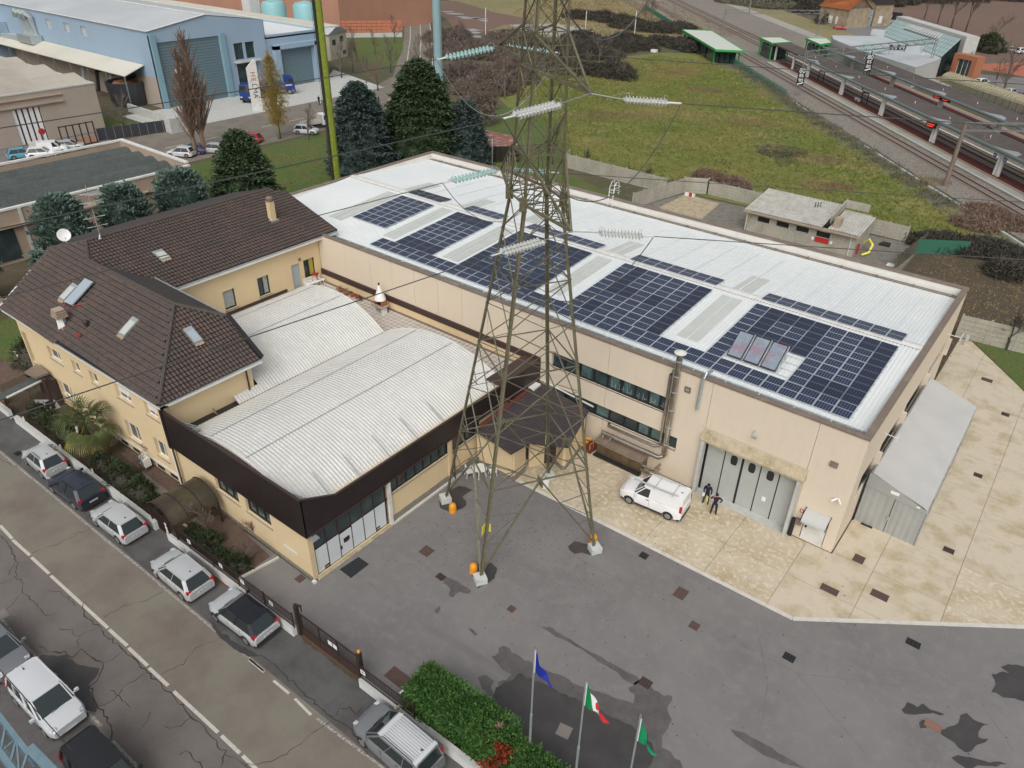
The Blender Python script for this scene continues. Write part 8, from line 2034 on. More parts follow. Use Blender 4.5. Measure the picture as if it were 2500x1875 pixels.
mb=MB();mb.prism([tuple(rp(q,s)[:2])for q,s in((89.6,130),(92.4,128),(92.2,178),(88.2,182))],.43,.47);tag(mb.build('brick_paving',M['platform_orange']),'orange paved wedge at the start of the far platform','paving')
def canopy(n0,n1,s0,s1,z,cols,ncol,lb,patches):
 root=thing('platform_canopy',tuple(rp((n0+n1)/2,(s0+s1)/2)),lb,'platform canopy','station platform canopies')
 mb=MB();P=[rp(n0,s0),rp(n1,s0),rp(n1,s1),rp(n0,s1)];mb.prism([tuple(p[:2])for p in P],z-.35,z);mb.build('roof',M['canopy'],root)
 mb=MB();mb.tube([rp(n0-.05,s0,z-.12),rp(n0-.05,s1,z-.12)],.26,8);mb.build('edge_tube',M['canopy_edge'],root,smooth=True)
 mb=MB();mb.beam(rp(n1,s0,z-.05),rp(n1,s1,z-.05),.18,.25);mb.build('edge_trim',M['canopy_edge'],root)
 for(s,ln,w_)in patches:
  w_*=.7;pl=[rp(n0+.25,s+1),rp(n0+.3,s+ln),rp(n0+.35+w_*.3,s+ln*.7),rp(n0+.3+w_,s+ln*.5),rp(n0+.3+w_*.8,s+ln*.3)];mb=MB();mb.sheet([tuple(p[:2])for p in pl],z+.006);mb.build('pale_patch',M['canopy_wet'],root)
 for s in range(int(s0)+6,int(s1),12):mb=MB();mb.tube([rp((n0+n1)/2,s,z),rp((n0+n1)/2,s,z+.35)],.07,6);mb.build('vent',M['white_dirty'],root)
 for s in cols:
  for o in(-.42,.42):
   mb=MB();mb.tube([rp(ncol,s+o,.4),rp(ncol+.05,s+o*.8,z-.35)],[.30,.27],8);mb.build('column',M['white_dirty'],root,smooth=True)
  mb=MB();mb.beam(rp(ncol+.3,s,z-.5),rp(n1-.4,s,z-.45),.4,.3);mb.build('bracket',M['white_dirty'],root)
 return root
colA=[92.45,111.4,130.4,149.3,168.8,187.0]
canopy(76.7,82.2,40,178.0,4.2,[110.0-18.9*1.0,128.9,147.8,166.8],77.7,'long dark flat canopy over the near platform, cut by the right edge',[(100,6,2.2),(117,7,2.4),(136,8,2.6),(154,4,3.0),(88,5,2.0)])if False else None
cs=[(-13.5,133.2),(-25.5,147.8),(-37.7,163.0),(-49.9,177.5),(-62.1,193.0)]
sA=[Vector(c).dot(D1)-1.2 for c in cs]
canopy(76.9,82.4,50,191.5,4.2,[sA[0]-38,sA[0]-19]+sA[:],77.6,'long dark flat canopy over the near platform with white paired columns',[(s-4.5,7,2.6)for s in sA]+[(178,9,1.2)])
cs2=[(-16.4,160.8),(-28.8,175.8),(-41.5,192.0),(-54.7,208.1)];sB=[Vector(c).dot(D1)-1.5 for c in cs2]
canopy(88.6,94.2,50,206,4.2,[sB[0]-19]+sB,91.0,'second dark flat canopy parallel to the first, nearer the glass hall',[(s-5,9,2.4)for s in sB]+[(192,8,1.0)])
canA=thing('canopy_link',tuple(rp(78,200)),'short dark canopy section joining the green shelter to the near canopy','canopy')
mb=MB();mb.prism([tuple(rp(q,s)[:2])for q,s in((76.9,192.2),(82.2,192.2),(82.0,214),(77.0,214))],3.95,4.3);mb.build('roof',M['canopy'],canA)
for s in(196,209):MB().tube([rp(77.7,s,.3),rp(77.7,s,3.95)],.28,8).build('column',M['white_dirty'],canA)
for(s,n_,lb)in((sA[1],76.6,'red lit train indicator under the near canopy'),(sB[1],90.1,'left red lit train indicator under the far canopy'),(sB[1]-2.6,90.3,'right red lit train indicator under the far canopy')):
 sg_=thing('train_indicator',tuple(rp(n_,s,3)),lb,'display');q=rp(n_,s,3.25);Mi=Matrix.Translation(q)@Matrix.Rotation(radians(-30),4,'Z')
 MB(Mi).box(-1.0,1.0,-.12,.12,-.42,.42).build('housing',M['rubber'],sg_)
 mb=MB(Mi)
 for r_ in range(2):mb.box(-.75,.75-.25*r_,-.14,-.125,.08-r_*.3,.20-r_*.3)
 mb.build('lit_rows',M['led'],sg_);MB(Mi).box(-.03,.03,-.03,.03,.42,.75).build('hanger',M['galv'],sg_)
for(s,lb)in((sA[3]-6.2,'white concrete bench on the near platform'),):
 b_=thing('platform_bench',tuple(rp(79.2,s,.42)),lb,'bench');Mi=Matrix.Translation(rp(78.6,s,.43))@Matrix.Rotation(radians(130.5),4,'Z')
 MB(Mi).box(-1.1,1.1,-.3,.3,.38,.52).build('seat',M['white'],b_);MB(Mi).box(-.9,-.6,-.25,.25,0,.38).build('support',M['white'],b_);MB(Mi).box(.6,.9,-.25,.25,0,.38).build('support',M['white'],b_)
for(s,n_,lb,bl)in((sA[3]-8.6,78.8,'dark framed notice board right of the white platform bench',0),(sA[4]-5,78.9,'narrow dark frame sign left of the white platform bench',0),(sA[0]-13,77.7,'blue station name board on the near platform at the right edge',1),(sB[3]-6,92.0,'small dark framed board on the far platform',0)):
 b_=thing('station_sign',tuple(rp(n_,s,.42)),lb,'sign');Mi=Matrix.Translation(rp(n_,s,.42))@Matrix.Rotation(radians(-35),4,'Z')
 for x in(-.9,.9):MB(Mi).box(x-.06,x+.06,-.06,.06,0,2.3).build('post',M['rubber'],b_)
 MB(Mi).box(-.84,.84,-.05,.05,1.5 if bl else 1.95,2.25).build('board',mat('station_blue',(.02,.05,.22),.5)if bl else M['frame_black'],b_)
 if bl:MB(Mi).box(-.2,.7,-.06,-.051,1.8,1.95).build('lettering',M['white'],b_)
for o in(-1.0,1.0):
 Mi=Matrix.Translation(rp(77.3,sA[0]+o*1.3,3.1))@Matrix.Rotation(radians(-35),4,'Z');q=tag(MB(Mi).box(-.25,.25,-.03,.03,-.28,.28).build('platform_number',mat('sign_blue',(.03,.07,.30),.5)),'blue platform number plate %s the white column pair'%('right of' if o<0 else 'left of'),'sign')
 MB(Mi).box(-.07,.07,-.036,-.031,-.12,.12).build('digit',M['white'],q)
def gantry(pa,pb,h,lb,sign=None,wood=False):
 root=thing('catenary_gantry',(pa.x,pa.y,0),lb,'railway gantry','catenary gantries over the tracks')
 mt=M['galv_old']
 for p in(pa,pb):
  if wood:MB().tube([(p.x,p.y,0),(p.x,p.y,h)],[.34,.26],8).build('mast',M['cap'],root)
  else:
   for o in(-.28,.28):mb=MB();mb.beam((p.x+o,p.y,0),(p.x+o*.8,p.y,h),.13,.13);mb.build('mast',mt,root)
   mb=MB()
   for k in range(8):mb.beam((p.x-.28,p.y,k*h/8),(p.x+.26,p.y,(k+1)*h/8),.05,.05)
   mb.build('lacing',mt,root)
 a,b=Vector((pa.x,pa.y,h)),Vector((pb.x,pb.y,h));d=(b-a).normalized();sd_=Vector((-d.y,d.x,0))*.3;n=int((b-a).length/1.5)
 mb=MB()
 for s in(-1,1):
  for dz in(0,-1.0):mb.beam(a+sd_*s+Vector((0,0,dz)),b+sd_*s+Vector((0,0,dz)),.10,.10)
 for k in range(n):
  p,q=a.lerp(b,k/n),a.lerp(b,(k+1)/n)
  for s in(-1,1):mb.beam(p+sd_*s+Vector((0,0,-1.0 if k%2 else 0)),q+sd_*s+Vector((0,0,0 if k%2 else-1.0)),.05,.05)
  mb.beam(p+sd_,p-sd_,.05,.05)
 mb.build('truss',mt,root)
 for f_ in(.12,.38,.62,.88):
  p=a.lerp(b,f_);mb=MB();mb.beam(p+Vector((0,0,-1.0)),p+Vector((0,0,-2.3)),.07,.07);mb.beam(p+Vector((0,0,-2.3)),p+Vector((.8,.9,-2.2)),.05,.05);mb.build('dropper',mt,root)
 return root
M['galv_old']=mat('dull_galvanised',(.25,.26,.25),.6,.3,n1=(1,(.19,.19,.18),.4,.7))
g1=px('D',1600,1440);gantry(g1,Vector((*(g1.to_2d()+N1_*28),0)),9.0,'gantry with a thick round mast at the lower right of the meadow',wood=True)
g2=px('D',465,742);gantry(g2,Vector((*(px('D',1452,605).to_2d()),0)),8.9,'gantry carrying speed boards above the middle of the station')
g3=px('C',1775,280);gantry(g3,px('D',610,285),7.6,'gantry spanning the tracks beside the orange roofed house')
for t,x,y,h,lb in(('C',1405,125,12,'single catenary mast on the ballast at the top of the frame'),('C',1985,110,9,'second catenary mast near the dark scrub at the top')):
 p=px(t,x,y);tag(MB().tube([(p.x,p.y,0),(p.x,p.y,h)],.28,8).build('catenary_mast',M['galv_old']),lb,'mast')
def speed_board(p,h,rows,lb):
 root=thing('speed_board',(p.x,p.y,h),lb,'speed sign','railway speed boards');Mi=Matrix.Translation((p.x,p.y,h))@Matrix.Rotation(radians(10),4,'Z')
 MB(Mi).box(-.75,.75,-.62,-.56,-2.3,1.1).build('board',M['rubber'],root)
 for k,(s,sz)in enumerate(rows):
  o=text_mesh('number',s,sz,Mi@Matrix.Translation((0,-.64,.55-k*.95))@Matrix.Rotation(pi/2,4,'X'),M['white'],None,.02);world_parent(o,root)
 mb=MB(Mi);mb.beam((-.55,-.65,-2.15),(.6,-.65,-1.75),.04,.2);mb.build('slash',M['white'],root)
speed_board(Vector((g2.x+.1,g2.y-.3,0)),4.7,(('80',1.25),('85',.95),('90',.95)),'black speed board reading 80 85 90 on the gantry mast by the meadow')
q2=px('D',1010,520,5.0);speed_board(Vector((q2.x,q2.y,0)),6.6,(('80',1.25),('85',.95),('80',.95)),'black speed board reading 80 85 80 hanging between the canopies')
q2b=thing('signal_post',(q2.x,q2.y,0),'thin post carrying the speed board between the canopies','post');MB().tube([(q2.x,q2.y,0),(q2.x,q2.y,8.3)],.12,6).build('post',M['rubber'],q2b)
def shelter(cs_,z,lb,walls=True,tilt=0.0):
 root=thing('platform_shelter',(cs_[0].x,cs_[0].y,0),lb,'shelter','green edged station shelters')
 P=[tuple(p[:2])for p in cs_];mb=MB();mb.prism(P,z-.05,z+.05);mb.build('roof',M['station_roof'],root)
 for k in range(4):
  a,b=cs_[k],cs_[(k+1)%4];mb=MB();mb.beam((a.x,a.y,z-.12),(b.x,b.y,z-.12),.18,.5);mb.build('edge',M['station_green'],root)
 c=(cs_[0]+cs_[1]+cs_[2]+cs_[3])/4
 for k in range(4):
  p=cs_[k].lerp(c,.12);mb=MB();mb.beam((p.x,p.y,0),(p.x,p.y,z-.3),.3,.3);mb.build('post',M['station_green'],root)
  q=cs_[(k+1)%4].lerp(c,.2);p=cs_[k].lerp(c,.2)
  for j in range(4):
   u,v=p.lerp(q,j/4+.02),p.lerp(q,(j+1)/4-.02);mb=MB();mb.beam((u.x,u.y,z*.42),(v.x,v.y,z*.42),.06,z*.75);mb.build('pane',M['glass'],root)
 return root
shelter([px('C',1470,230,3.6),px('C',1700,240,3.6),px('C',1950,395,3.6),px('C',1730,385,3.6)],3.6,'pale roofed shelter with green edges over the underpass stairs by the meadow')
shelter([px('D',172,290,4.3),px('D',335,292,4.3),px('D',420,326,4.3),px('D',270,335,4.3)],4.3,'green framed shelter at the far end of the near platform')
shelter([px('D',528,296,4.3),px('D',690,298,4.3),px('D',730,330,4.3),px('D',640,345,4.3)],4.3,'green framed shelter at the far end of the second platform')
#glass hall of the station
gh=thing('station_building',(-50,235,0),'grey station building with a steep pale greenhouse style roof','station building')
lowr=[px('D',730,272,4.5),px('D',1130,280,4.5),px('D',1540,430,4.5),px('D',1575,450,4.5),px('D',1380,520,4.5),px('D',930,380,4.5),px('D',740,300,4.5)]
P=[tuple(p[:2])for p in lowr]
mb=MB();mb.prism(P,0,4.2);mb.build('wall',M['pale_grey']if 'pale_grey' in M else M['pale_conc'],gh)
mb=MB();mb.prism(P,4.21,4.5);mb.build('roof',M['roof_grey'],gh)
lA,lB=px('D',1095,262,4.6),px('D',1575,440,4.6);hA,hB=px('D',1230,150,8.2),px('D',1728,300,8.2)
NX,NZ=26,5
for i in range(NX):
 for k in range(NZ):
  if 1<=k<=3 and 6<=i<=18 and k>=3:continue
  a=lA.lerp(lB,(i+.06)/NX).lerp(hA.lerp(hB,(i+.06)/NX),(k+.03)/NZ);b=lA.lerp(lB,(i+.94)/NX).lerp(hA.lerp(hB,(i+.94)/NX),(k+.03)/NZ)
  c=lA.lerp(lB,(i+.94)/NX).lerp(hA.lerp(hB,(i+.94)/NX),(k+.97)/NZ);d=lA.lerp(lB,(i+.06)/NX).lerp(hA.lerp(hB,(i+.06)/NX),(k+.97)/NZ)
  mb=MB();mb.add([a,b,c,d],[(0,1,2,3),(3,2,1,0)]);mb.build('pane',M['poly'],gh)
dz=Vector((0,0,-.12));mb=MB();mb.add([lA+dz,lB+dz,hB+dz,hA+dz],[(0,1,2,3),(3,2,1,0)]);mb.build('glazing_frame',mat('glazing_frame',(.12,.17,.17),.5),gh)
for i in range(6,20):
 u=(i+.5)/NX;a=lA.lerp(lB,u).lerp(hA.lerp(hB,u),.66);c=lA.lerp(lB,u).lerp(hA.lerp(hB,u),.97);mb=MB();mb.beam(a+Vector((0,0,.1)),c+Vector((0,0,.1)),.45,.12);mb.build('louvre',M['pale_conc'],gh)
bk=(hB-hA).normalized();nb=Vector((-bk.y,bk.x,0))
if nb.dot(hA)<0:nb=-nb
mb=MB();mb.prism([tuple((hA-bk*.6)[:2]),tuple((hB+bk*2.2)[:2]),tuple((hB+bk*2.2+nb*3.2)[:2]),tuple((hA-bk*.6+nb*3.2)[:2])],0,9.0);mb.build('back_wall',M['pale_conc'],gh)
mb=MB();mb.add([(lB.x,lB.y,0),(hB.x,hB.y,0),(hB.x,hB.y,8.1),(lB.x,lB.y,4.5)],[(0,1,2,3),(3,2,1,0)]);mb.build('side_glazing',M['glass'],gh)
sA_,sB_,sC_,sD_=px('D',975,300,6.2),px('D',1190,385,5.9),px('D',1060,410,4.55),px('D',945,395,4.55)
mb=MB();
for i in range(9):
 u0,u1=i/9+.01,(i+1)/9-.01;q=[sD_.lerp(sC_,u0),sD_.lerp(sC_,u1),sA_.lerp(sB_,u1),sA_.lerp(sB_,u0)];m2=MB();m2.add(q,[(0,1,2,3),(3,2,1,0)]);m2.build('pane',M['poly'],gh)
for k in range(7):
 p=px('D',1180+k*29,382+(k%2),4.6);MB().tube([p,p+Vector((0,0,.7)),p+Vector((.2,-.4,.85))],.42,8).build('roof_fan',M['rubber']if k%2==0 else M['canopy_edge'],gh)
for(x,y)in((1085,275),(1360,405)):p=px('D',x,y,4.5);MB().box(p.x-1.8,p.x+1.8,p.y-1,p.y+1.2,4.5,6.0).build('roof_unit',M['roof_grey'],gh)
kx=px('D',1620,600);kk=thing('entrance_portal',(kx.x,kx.y,0),'orange brick entrance kiosk at the corner of the glass hall','entrance');Mi=Matrix.Translation(kx)@Matrix.Rotation(radians(-30),4,'Z')
mb=MB(Mi);wall_cells(mb,6.5,5.6,[(1.3,5.2,0,4.6)],2.5);mb.build('wall',mat('orange_brick',(.38,.15,.08),.85),kk);MB(Mi).box(1.3,5.2,.6,.7,0,4.6).build('pane',M['glass'],kk)
for k in range(3):MB(Mi).box(1.3+k*1.3,1.36+k*1.3,.5,.6,0,4.6).build('mullion',M['white_dirty'],kk)
cn=px('D',1385,575);tag(MB().lathe((cn.x,cn.y,0),[(.9,0),(.3,4.6),(.3,4.8)],4).build('obelisk',M['white_dirty']),'slim pale obelisk in front of the station building','obelisk')
aw=thing('covered_walkway',tuple(px('D',1900,790)),'long cream arched plastic covered walkway beyond the far canopy','covered walkway')
wa,wb_=px('D',1600,690,0),px('D',2500,1010,0);L_=(wb_-wa).length;dw=(wb_-wa).normalized();nw=Vector((-dw.y,dw.x,0));nseg=34
M['cream_poly']=mat('cream_polycarbonate',(.62,.60,.44),.4)
for k in range(nseg):
 p0,p1=wa+dw*(L_*(k+.05)/nseg),wa+dw*(L_*(k+.95)/nseg);mb=MB();vs=[]
 for q in range(9):
  a=pi*q/8;o=nw*(-1.6*cos(a))+Vector((0,0,2.5+1.15*sin(a)))
  vs+=[p0+o,p1+o]
 mb.add(vs,[(2*q,2*q+1,2*q+3,2*q+2)for q in range(8)]+[(2*q+2,2*q+3,2*q+1,2*q)for q in range(8)]);mb.build('roof_panel',M['cream_poly'],aw)
 if k%2==0:
  for s in(-1.55,1.55):p=wa+dw*(L_*k/nseg)+nw*s;MB().tube([p,p+Vector((0,0,2.5))],.08,5).build('post',M['galv_old'],aw)
for k in range(nseg+1):
 p0=wa+dw*(L_*k/nseg);MB().tube([p0+nw*(-1.66*cos(pi*q/8))+Vector((0,0,2.52+1.2*sin(pi*q/8)))for q in range(9)],.07,4).build('hoop',M['lintel'],aw)
def gable_house(name,c,w_,l_,h,rh,rz_,wallm,roofm,lb,wins=((.3,.5),)):
 root=thing(name,(c.x,c.y,0),lb,'house',None,rz_)
 MB().box(-w_/2,w_/2,-l_/2,l_/2,0,h).build('wall',wallm,root,local=True)
 mb=MB();mb.add([(-w_/2,-l_/2,h),(-w_/2,l_/2,h),(-w_/2,0,h+rh),(w_/2,-l_/2,h),(w_/2,l_/2,h),(w_/2,0,h+rh)],[(0,1,2),(2,1,0),(3,5,4),(4,5,3)]);mb.build('gable',wallm,root,local=True)
 mb=MB();e=.5
 for s in(-1,1):
  mb.add([(-w_/2-e,s*(l_/2+e),h-e*rh/(l_/2)),(w_/2+e,s*(l_/2+e),h-e*rh/(l_/2)),(w_/2+e,0,h+rh+.05),(-w_/2-e,0,h+rh+.05)],[(0,1,2,3),(3,2,1,0)])
 mb.build('roof',roofm,root,local=True)
 for(fx,fw_)in wins:MB().box(-w_/2+fx*w_,-w_/2+fx*w_+fw_*3,-l_/2-.05,-l_/2+.1,.9,3.2).build('window',M['white_dirty'],root,local=True)
 return root
ph=px('D',760,200);gable_house('old_house',Vector((ph.x+1,ph.y+3,0)),13,10,6.0,3.4,radians(-25),M['old_render'],M['orange_tile'],'old cottage with an orange tiled roof beyond the railway',((.35,.6),(.6,.3)))
ph=px('D',930,190);gable_house('old_house',Vector((ph.x+2,ph.y+5,0)),8,12,7.2,3.6,radians(60),M['old_render'],M['tile_dark'],'narrow old gabled building with graffiti beside the orange roof')
g=px('D',920,192);mb=MB(Matrix.Translation(g)@Matrix.Rotation(radians(-12),4,'Z'));mb.box(-6,5,-.4,0,0,5.2);tag(mb.build('graffiti_wall',M['graffiti']),'wall covered in turquoise graffiti beside the old cottage','wall')
g=px('D',1140,172);gw=thing('graffiti_wall',(g.x,g.y,0),'low dark wall with white lettering graffiti behind the station','wall');Mi=Matrix.Translation(g)@Matrix.Rotation(radians(-12),4,'Z');MB(Mi).box(-4.5,5.5,0,.3,0,3.6).build('wall',M['frame_dark'],gw);MB(Mi).box(-4.5,5.5,-.03,-.003,0,1.1).build('painted_base',M['graffiti'],gw)
o=text_mesh('graffiti_letters','ARD',3.0,Mi@Matrix.Translation((-.8,-.05,2.1))@Matrix.Rotation(pi/2,4,'X'),M['white_dirty'],None,.02);world_parent(o,gw)
rc=px('D',790,228);car('parked_car',(rc.x,rc.y,0),radians(12),'red car parked alone by the old orange roofed cottage','car',redp,4.2,1.75,1.5,'hatch',group=None)
for k,(x,y,pm_,lb)in enumerate(((2020,380,bluep,'blue car in the station car park, top left of the row'),(2110,400,silver,'silver car in the station car park, second in the top row'),(2190,410,whitep,'white car in the station car park at the right edge'),(1880,655,whitep,'white car under the bare tree beside the walkway'),(2100,735,silver,'silver car behind the covered walkway'),(2170,760,bluep,'dark blue car behind the covered walkway at the edge'),(1950,690,darkgrey,'dark car just behind the covered walkway'))):
 p=px('D',x,y);car('parked_car',(p.x,p.y,0),radians(40+k*9),lb,'car',pm_,4.2,1.75,1.5,'hatch',group='cars in the station car park')
for k,(t,x,y)in enumerate((('C',720,295),('C',1100,290),('B',1850,270))):
 p=px(t,x,y);tag(MB().tube([(p.x,p.y,0),(p.x,p.y,7.5)],.13,6).build('pitch_post',M['white_dirty']),'%s bare concrete post beside the pale sand pitch'%('middle','right hand','left hand')[k],'post')
sh2=px('C',1255,402);tag(MB().box(sh2.x-.8,sh2.x+.8,sh2.y-.6,sh2.y+.6,0,.7).build('white_rubbish',M['white']),'small heap of white rubbish at the meadow edge','rubbish')
#industrial estate on the left
db=thing('corrugated_hall',(-95,34,0),'low tan hall with a wavy dark corrugated roof behind the pines','warehouse')
X0,X1,Y0,Y1=-104.5,-87.8,-10.0,47.6
MB().box(X1-.3,X1,Y0,Y1,0,5.6).build('wall',M['tan'],db);MB().box(X0,X0+.3,Y0,Y1,0,5.6).build('wall',M['tan'],db);MB().box(X0+.3,X1-.3,Y1-.3,Y1,0,6.0).build('wall',M['tan'],db);MB().box(X0+.3,X1-.3,Y0,Y0+.3,0,5.6).build('wall',M['tan'],db)
MB().box(X1-.35,X1+.1,Y0,Y1,5.6,5.8).build('coping',M['white_dirty'],db);MB().box(X0-.1,X0+.35,Y0,Y1,5.8,6.0).build('coping',M['white_dirty'],db);MB().box(X0+.35,X1-.35,Y1-.35,Y1+.1,5.95,6.15).build('coping',M['white_dirty'],db)
mb=MB();vs=[];fs=[];NB=5;nx=60;ny=2
xs2=[X0+.35+(X1-X0-.7)*i/nx for i in range(nx+1)]
for i,x in enumerate(xs2):
 u=i/nx*NB;z=4.55+.85*abs(sin(pi*u))**.8
 for y in(Y0+.3,Y1-.35):vs.append((x,y,z))
for i in range(nx):fs.append((2*i,2*i+2,2*i+3,2*i+1))
mb.add(vs,fs);cr_=mb.build('roof',M['corr_dark'],db,smooth=True)
mb=MB();k=Y0+25
while k<Y1-.5:
 for i in range(0,nx,2):
  a,b=xs2[i],xs2[i+2];za,zb=(4.55+.85*abs(sin(pi*q/nx*NB))**.8 for q in(i,i+2));mb.add([(a,k,za+.0),(b,k,zb+.0),(b,k+.1,zb+.045),(a,k+.1,za+.045),(a,k+.2,za),(b,k+.2,zb)],[(0,1,2,3),(3,2,5,4)])
 k+=.42
tag(mb.build('roof_rib',M['corr_dark'],cr_),kind='stuff')
for(y0_,y1_,z0_,z1_)in((22,26.5,.4,3.8),(31,34,.4,3.8),(37.5,40,.4,3.8)):MB().box(X1+.003,X1+.06,y0_,y1_,z0_,z1_).build('window',M['glass'],db)
MB().box(X1,X1+.5,20,47,3.9,4.05).build('canopy',M['tan'],db)
for y in(21,27.5,36):MB().box(X1,X1+.15,y,y+.3,0,5.6).build('pilaster',M['pale_conc'],db)
for k,(y,h)in enumerate(((30,2),(20,2))):MB().box(-84,-76,y-.12,y+.12,0,1.6).build('boundary_wall' if False else 'yard_wall',M['tan'],db)
bb=thing('beige_warehouse',(-150,50,0),'beige precast warehouse with a white slatted door at the left edge','warehouse')
BX=-134.8
Mb=WE(BX,10.0)
holes=[(36.0,40.2,0,5.3),(26.5,31.6,4.6,6.3),(25.0,31.4,.5,2.5)]
mb=MB(Mb);wall_cells(mb,49.5,7.4,holes,.4);mb.build('wall',M['beige'],bb)
MB().box(-190,BX-.41,59.1,59.5,0,7.4).build('wall',M['beige'],bb)
MB(Mb).box(36,40.2,.3,.36,0,5.3).build('door_backing',M['rubber'],bb)
for k in range(5):MB(Mb).box(36.05+k*.85,36.62+k*.85,.2,.3,0,5.25).build('door_slat',M['white'],bb)
for h in holes[1:]:MB(Mb).box(h[0],h[1],.2,.26,h[2],h[3]).build('window',M['glass'],bb)
MB(Mb).box(31.5,44,-.35,0,5.55,5.75).build('ledge',M['tan'],bb);MB(Mb).box(31.5,44,-.30,0,6.6,6.75).build('ledge',M['tan'],bb)
mb=MB()
for j in range(5):
 xa_=BX-.2-j*11;mb.add([(xa_,10,7.38),(xa_,59.3,7.38),(xa_-5.5,59.3,8.5),(xa_-5.5,10,8.5),(xa_-11,59.3,7.38),(xa_-11,10,7.38)],[(0,1,2,3),(3,2,4,5)])
mb.build('roof',M['beigeroof'],bb)
MB().box(BX-.5,BX+.08,10,59.6,7.4,7.62).build('coping',M['pale_conc'],bb);MB().box(-190,BX-.51,59.0,59.6,7.4,7.62).build('coping',M['pale_conc'],bb)
gt3=thing('sliding_gate',(-131,52.8,0),'tall dark framed sliding gate before the white slatted door','gate')
a3,b3=px('A',500,1150),px('A',755,1100)
for k in range(6):p=a3.lerp(b3,k/5);mb=MB();mb.beam((p.x,p.y,0),(p.x,p.y,3.4),.16,.16);mb.build('post',M['brownrail'],gt3)
for zz in(.15,3.3):mb=MB();mb.beam((a3.x,a3.y,zz),(b3.x,b3.y,zz),.14,.14);mb.build('rail',M['brownrail'],gt3)
mb=MB();mb.beam((a3.x,a3.y,.65),(b3.x,b3.y,.65),.05,1.0);mb.build('panel',M['salmon'],gt3)
df=thing('mesh_fence',(-127,58,0),'dark blue grey screened fence between the beige and blue warehouses','fence');a3,b3=px('A',765,1088),px('A',1330,1012)
for k in range(9):
 p=a3.lerp(b3,k/9);q=a3.lerp(b3,(k+.97)/9);mb=MB();mb.beam((p.x,p.y,1.0),(q.x,q.y,1.0),.06,1.9);mb.build('screen_panel',M['frame_dark'],df);mb=MB();mb.beam((p.x,p.y,0),(p.x,p.y,2.1),.09,.09);mb.build('post',M['galv_old'],df)
cb_=thing('concrete_block_wall',tuple(px('A',1380,1005)),'pale ribbed concrete block wall end by the blue warehouse forecourt','wall');p=px('A',1380,1010);mb=MB();mb.prism([(p.x-1,p.y-1.8),(p.x+1,p.y-1.8),(p.x+1,p.y+2.0),(p.x-1,p.y+2.0)],0,2.4);mb.build('wall',M['pale_conc'],cb_)
rw_=thing('retaining_wall',(-137,63,0),'low pale retaining wall beside the blue warehouse ramp','wall');mb=MB();mb.beam((*px('A',1000,860)[:2],.7),(*px('A',1310,960)[:2],.7),.4,1.4);mb.build('wall',M['pale_conc'],rw_)
sheet('lawn',M['lawn'],[tuple(px('A',*q)[:2])for q in((800,900),(1000,930),(1140,970),(800,1070),(770,1000))],.008)
rsn=thing('round_sign',tuple(px('A',365,1130)),'red round sign on a short post before the beige warehouse','sign');p=px('A',360,1135);MB().tube([p,p+Vector((0,0,2.2))],.06,6).build('post',M['galv_old'],rsn);MB(Matrix.Translation(p+Vector((0,0,2.4)))@Matrix.Rotation(pi/2,4,'Y')).lathe((0,0,0),[(.02,.03),(.5,.03),(.5,-.03),(.02,-.03)],16).build('disc',M['red'],rsn)
bw=thing('blue_warehouse',(-160,90,0),'large pale blue warehouse with a tall ribbed shutter door and grey roof','warehouse')
WXr,WY0,WYm,WY1=-141.7,74.2,98.5,113.0;Hh=13.2
Mbw=WE(WXr,WY0)
mb=MB(Mbw);wall_cells(mb,WYm-WY0,Hh-.6,[(1.0,14.0,0,11.3),(16.9,19.0,6.6,9.6),(19.5,21.6,6.6,9.6),(16.9,21.6,1.4,6.0)],.5);mb.add([(0,0,Hh-.6),(WYm-WY0,0,Hh-.6),(WYm-WY0,0,13.3),(11.8,0,15.0),(0,0,Hh),(0,.5,Hh-.6),(WYm-WY0,.5,Hh-.6),(WYm-WY0,.5,13.3),(11.8,.5,15.0),(0,.5,Hh)],[(0,1,2,3,4),(9,8,7,6,5),(4,3,8,9),(3,2,7,8)]);mb.build('wall',M['blue_clad'],bw)
for k in range(22):MB(Mbw).box(1.0,14.0,.25,.34,k*.513+.03,k*.513+.48).build('shutter_slat',M['blue_shutter'],bw)
MB(Mbw).box(.95,14.05,.35,.4,0,11.3).build('shutter_back',M['frame_dark'],bw)
mb=MB(Mbw);mb.box(.0,.95,-.5,.0,0,Hh-.3);mb.box(14.05,15.0,-.5,0,0,11.8);mb.build('frame_pillar',mat('teal_blue_trim',(.21,.36,.42),.6),bw)
for h in((16.9,19.0,6.6,9.6),(19.5,21.6,6.6,9.6),(16.9,21.6,1.4,6.0)):MB(Mbw).box(h[0],h[1],.3,.36,h[2],h[3]).build('window',M['glass'],bw)
MB(Mbw).box(16.4,22.2,-1.2,0,6.1,6.35).build('window_hood',M['pale_conc'],bw)
Mb2=WE(WXr-.3,WYm)
mb=MB(Mb2);wall_cells(mb,WY1-WYm+1,10.3,[(3.0,11.6,0,7.2)],.5);mb.build('wall',M['blue_clad'],bw)
for k in range(16):MB(Mb2).box(3.0,11.6,.2,.28,k*.45+.02,k*.45+.42).build('shutter_slat',M['blue_shutter'],bw)
MB(Mb2).box(3,11.6,.3,.34,0,7.2).build('shutter_back',M['frame_dark'],bw);MB(Mb2).box(1.6,2.9,-1.0,0,0,8.2).build('frame_pillar',M['blue_clad'],bw);MB(Mb2).box(11.8,13.2,-1.0,0,0,8.2).build('frame_pillar',M['blue_clad'],bw);MB(Mb2).box(1.6,13.2,-1.0,0,7.5,8.4).build('frame_beam',M['blue_clad'],bw)
MB().box(-260,WXr-.81,WY1+.5,WY1+1.0,0,10.3).build('wall',M['blue_clad'],bw)
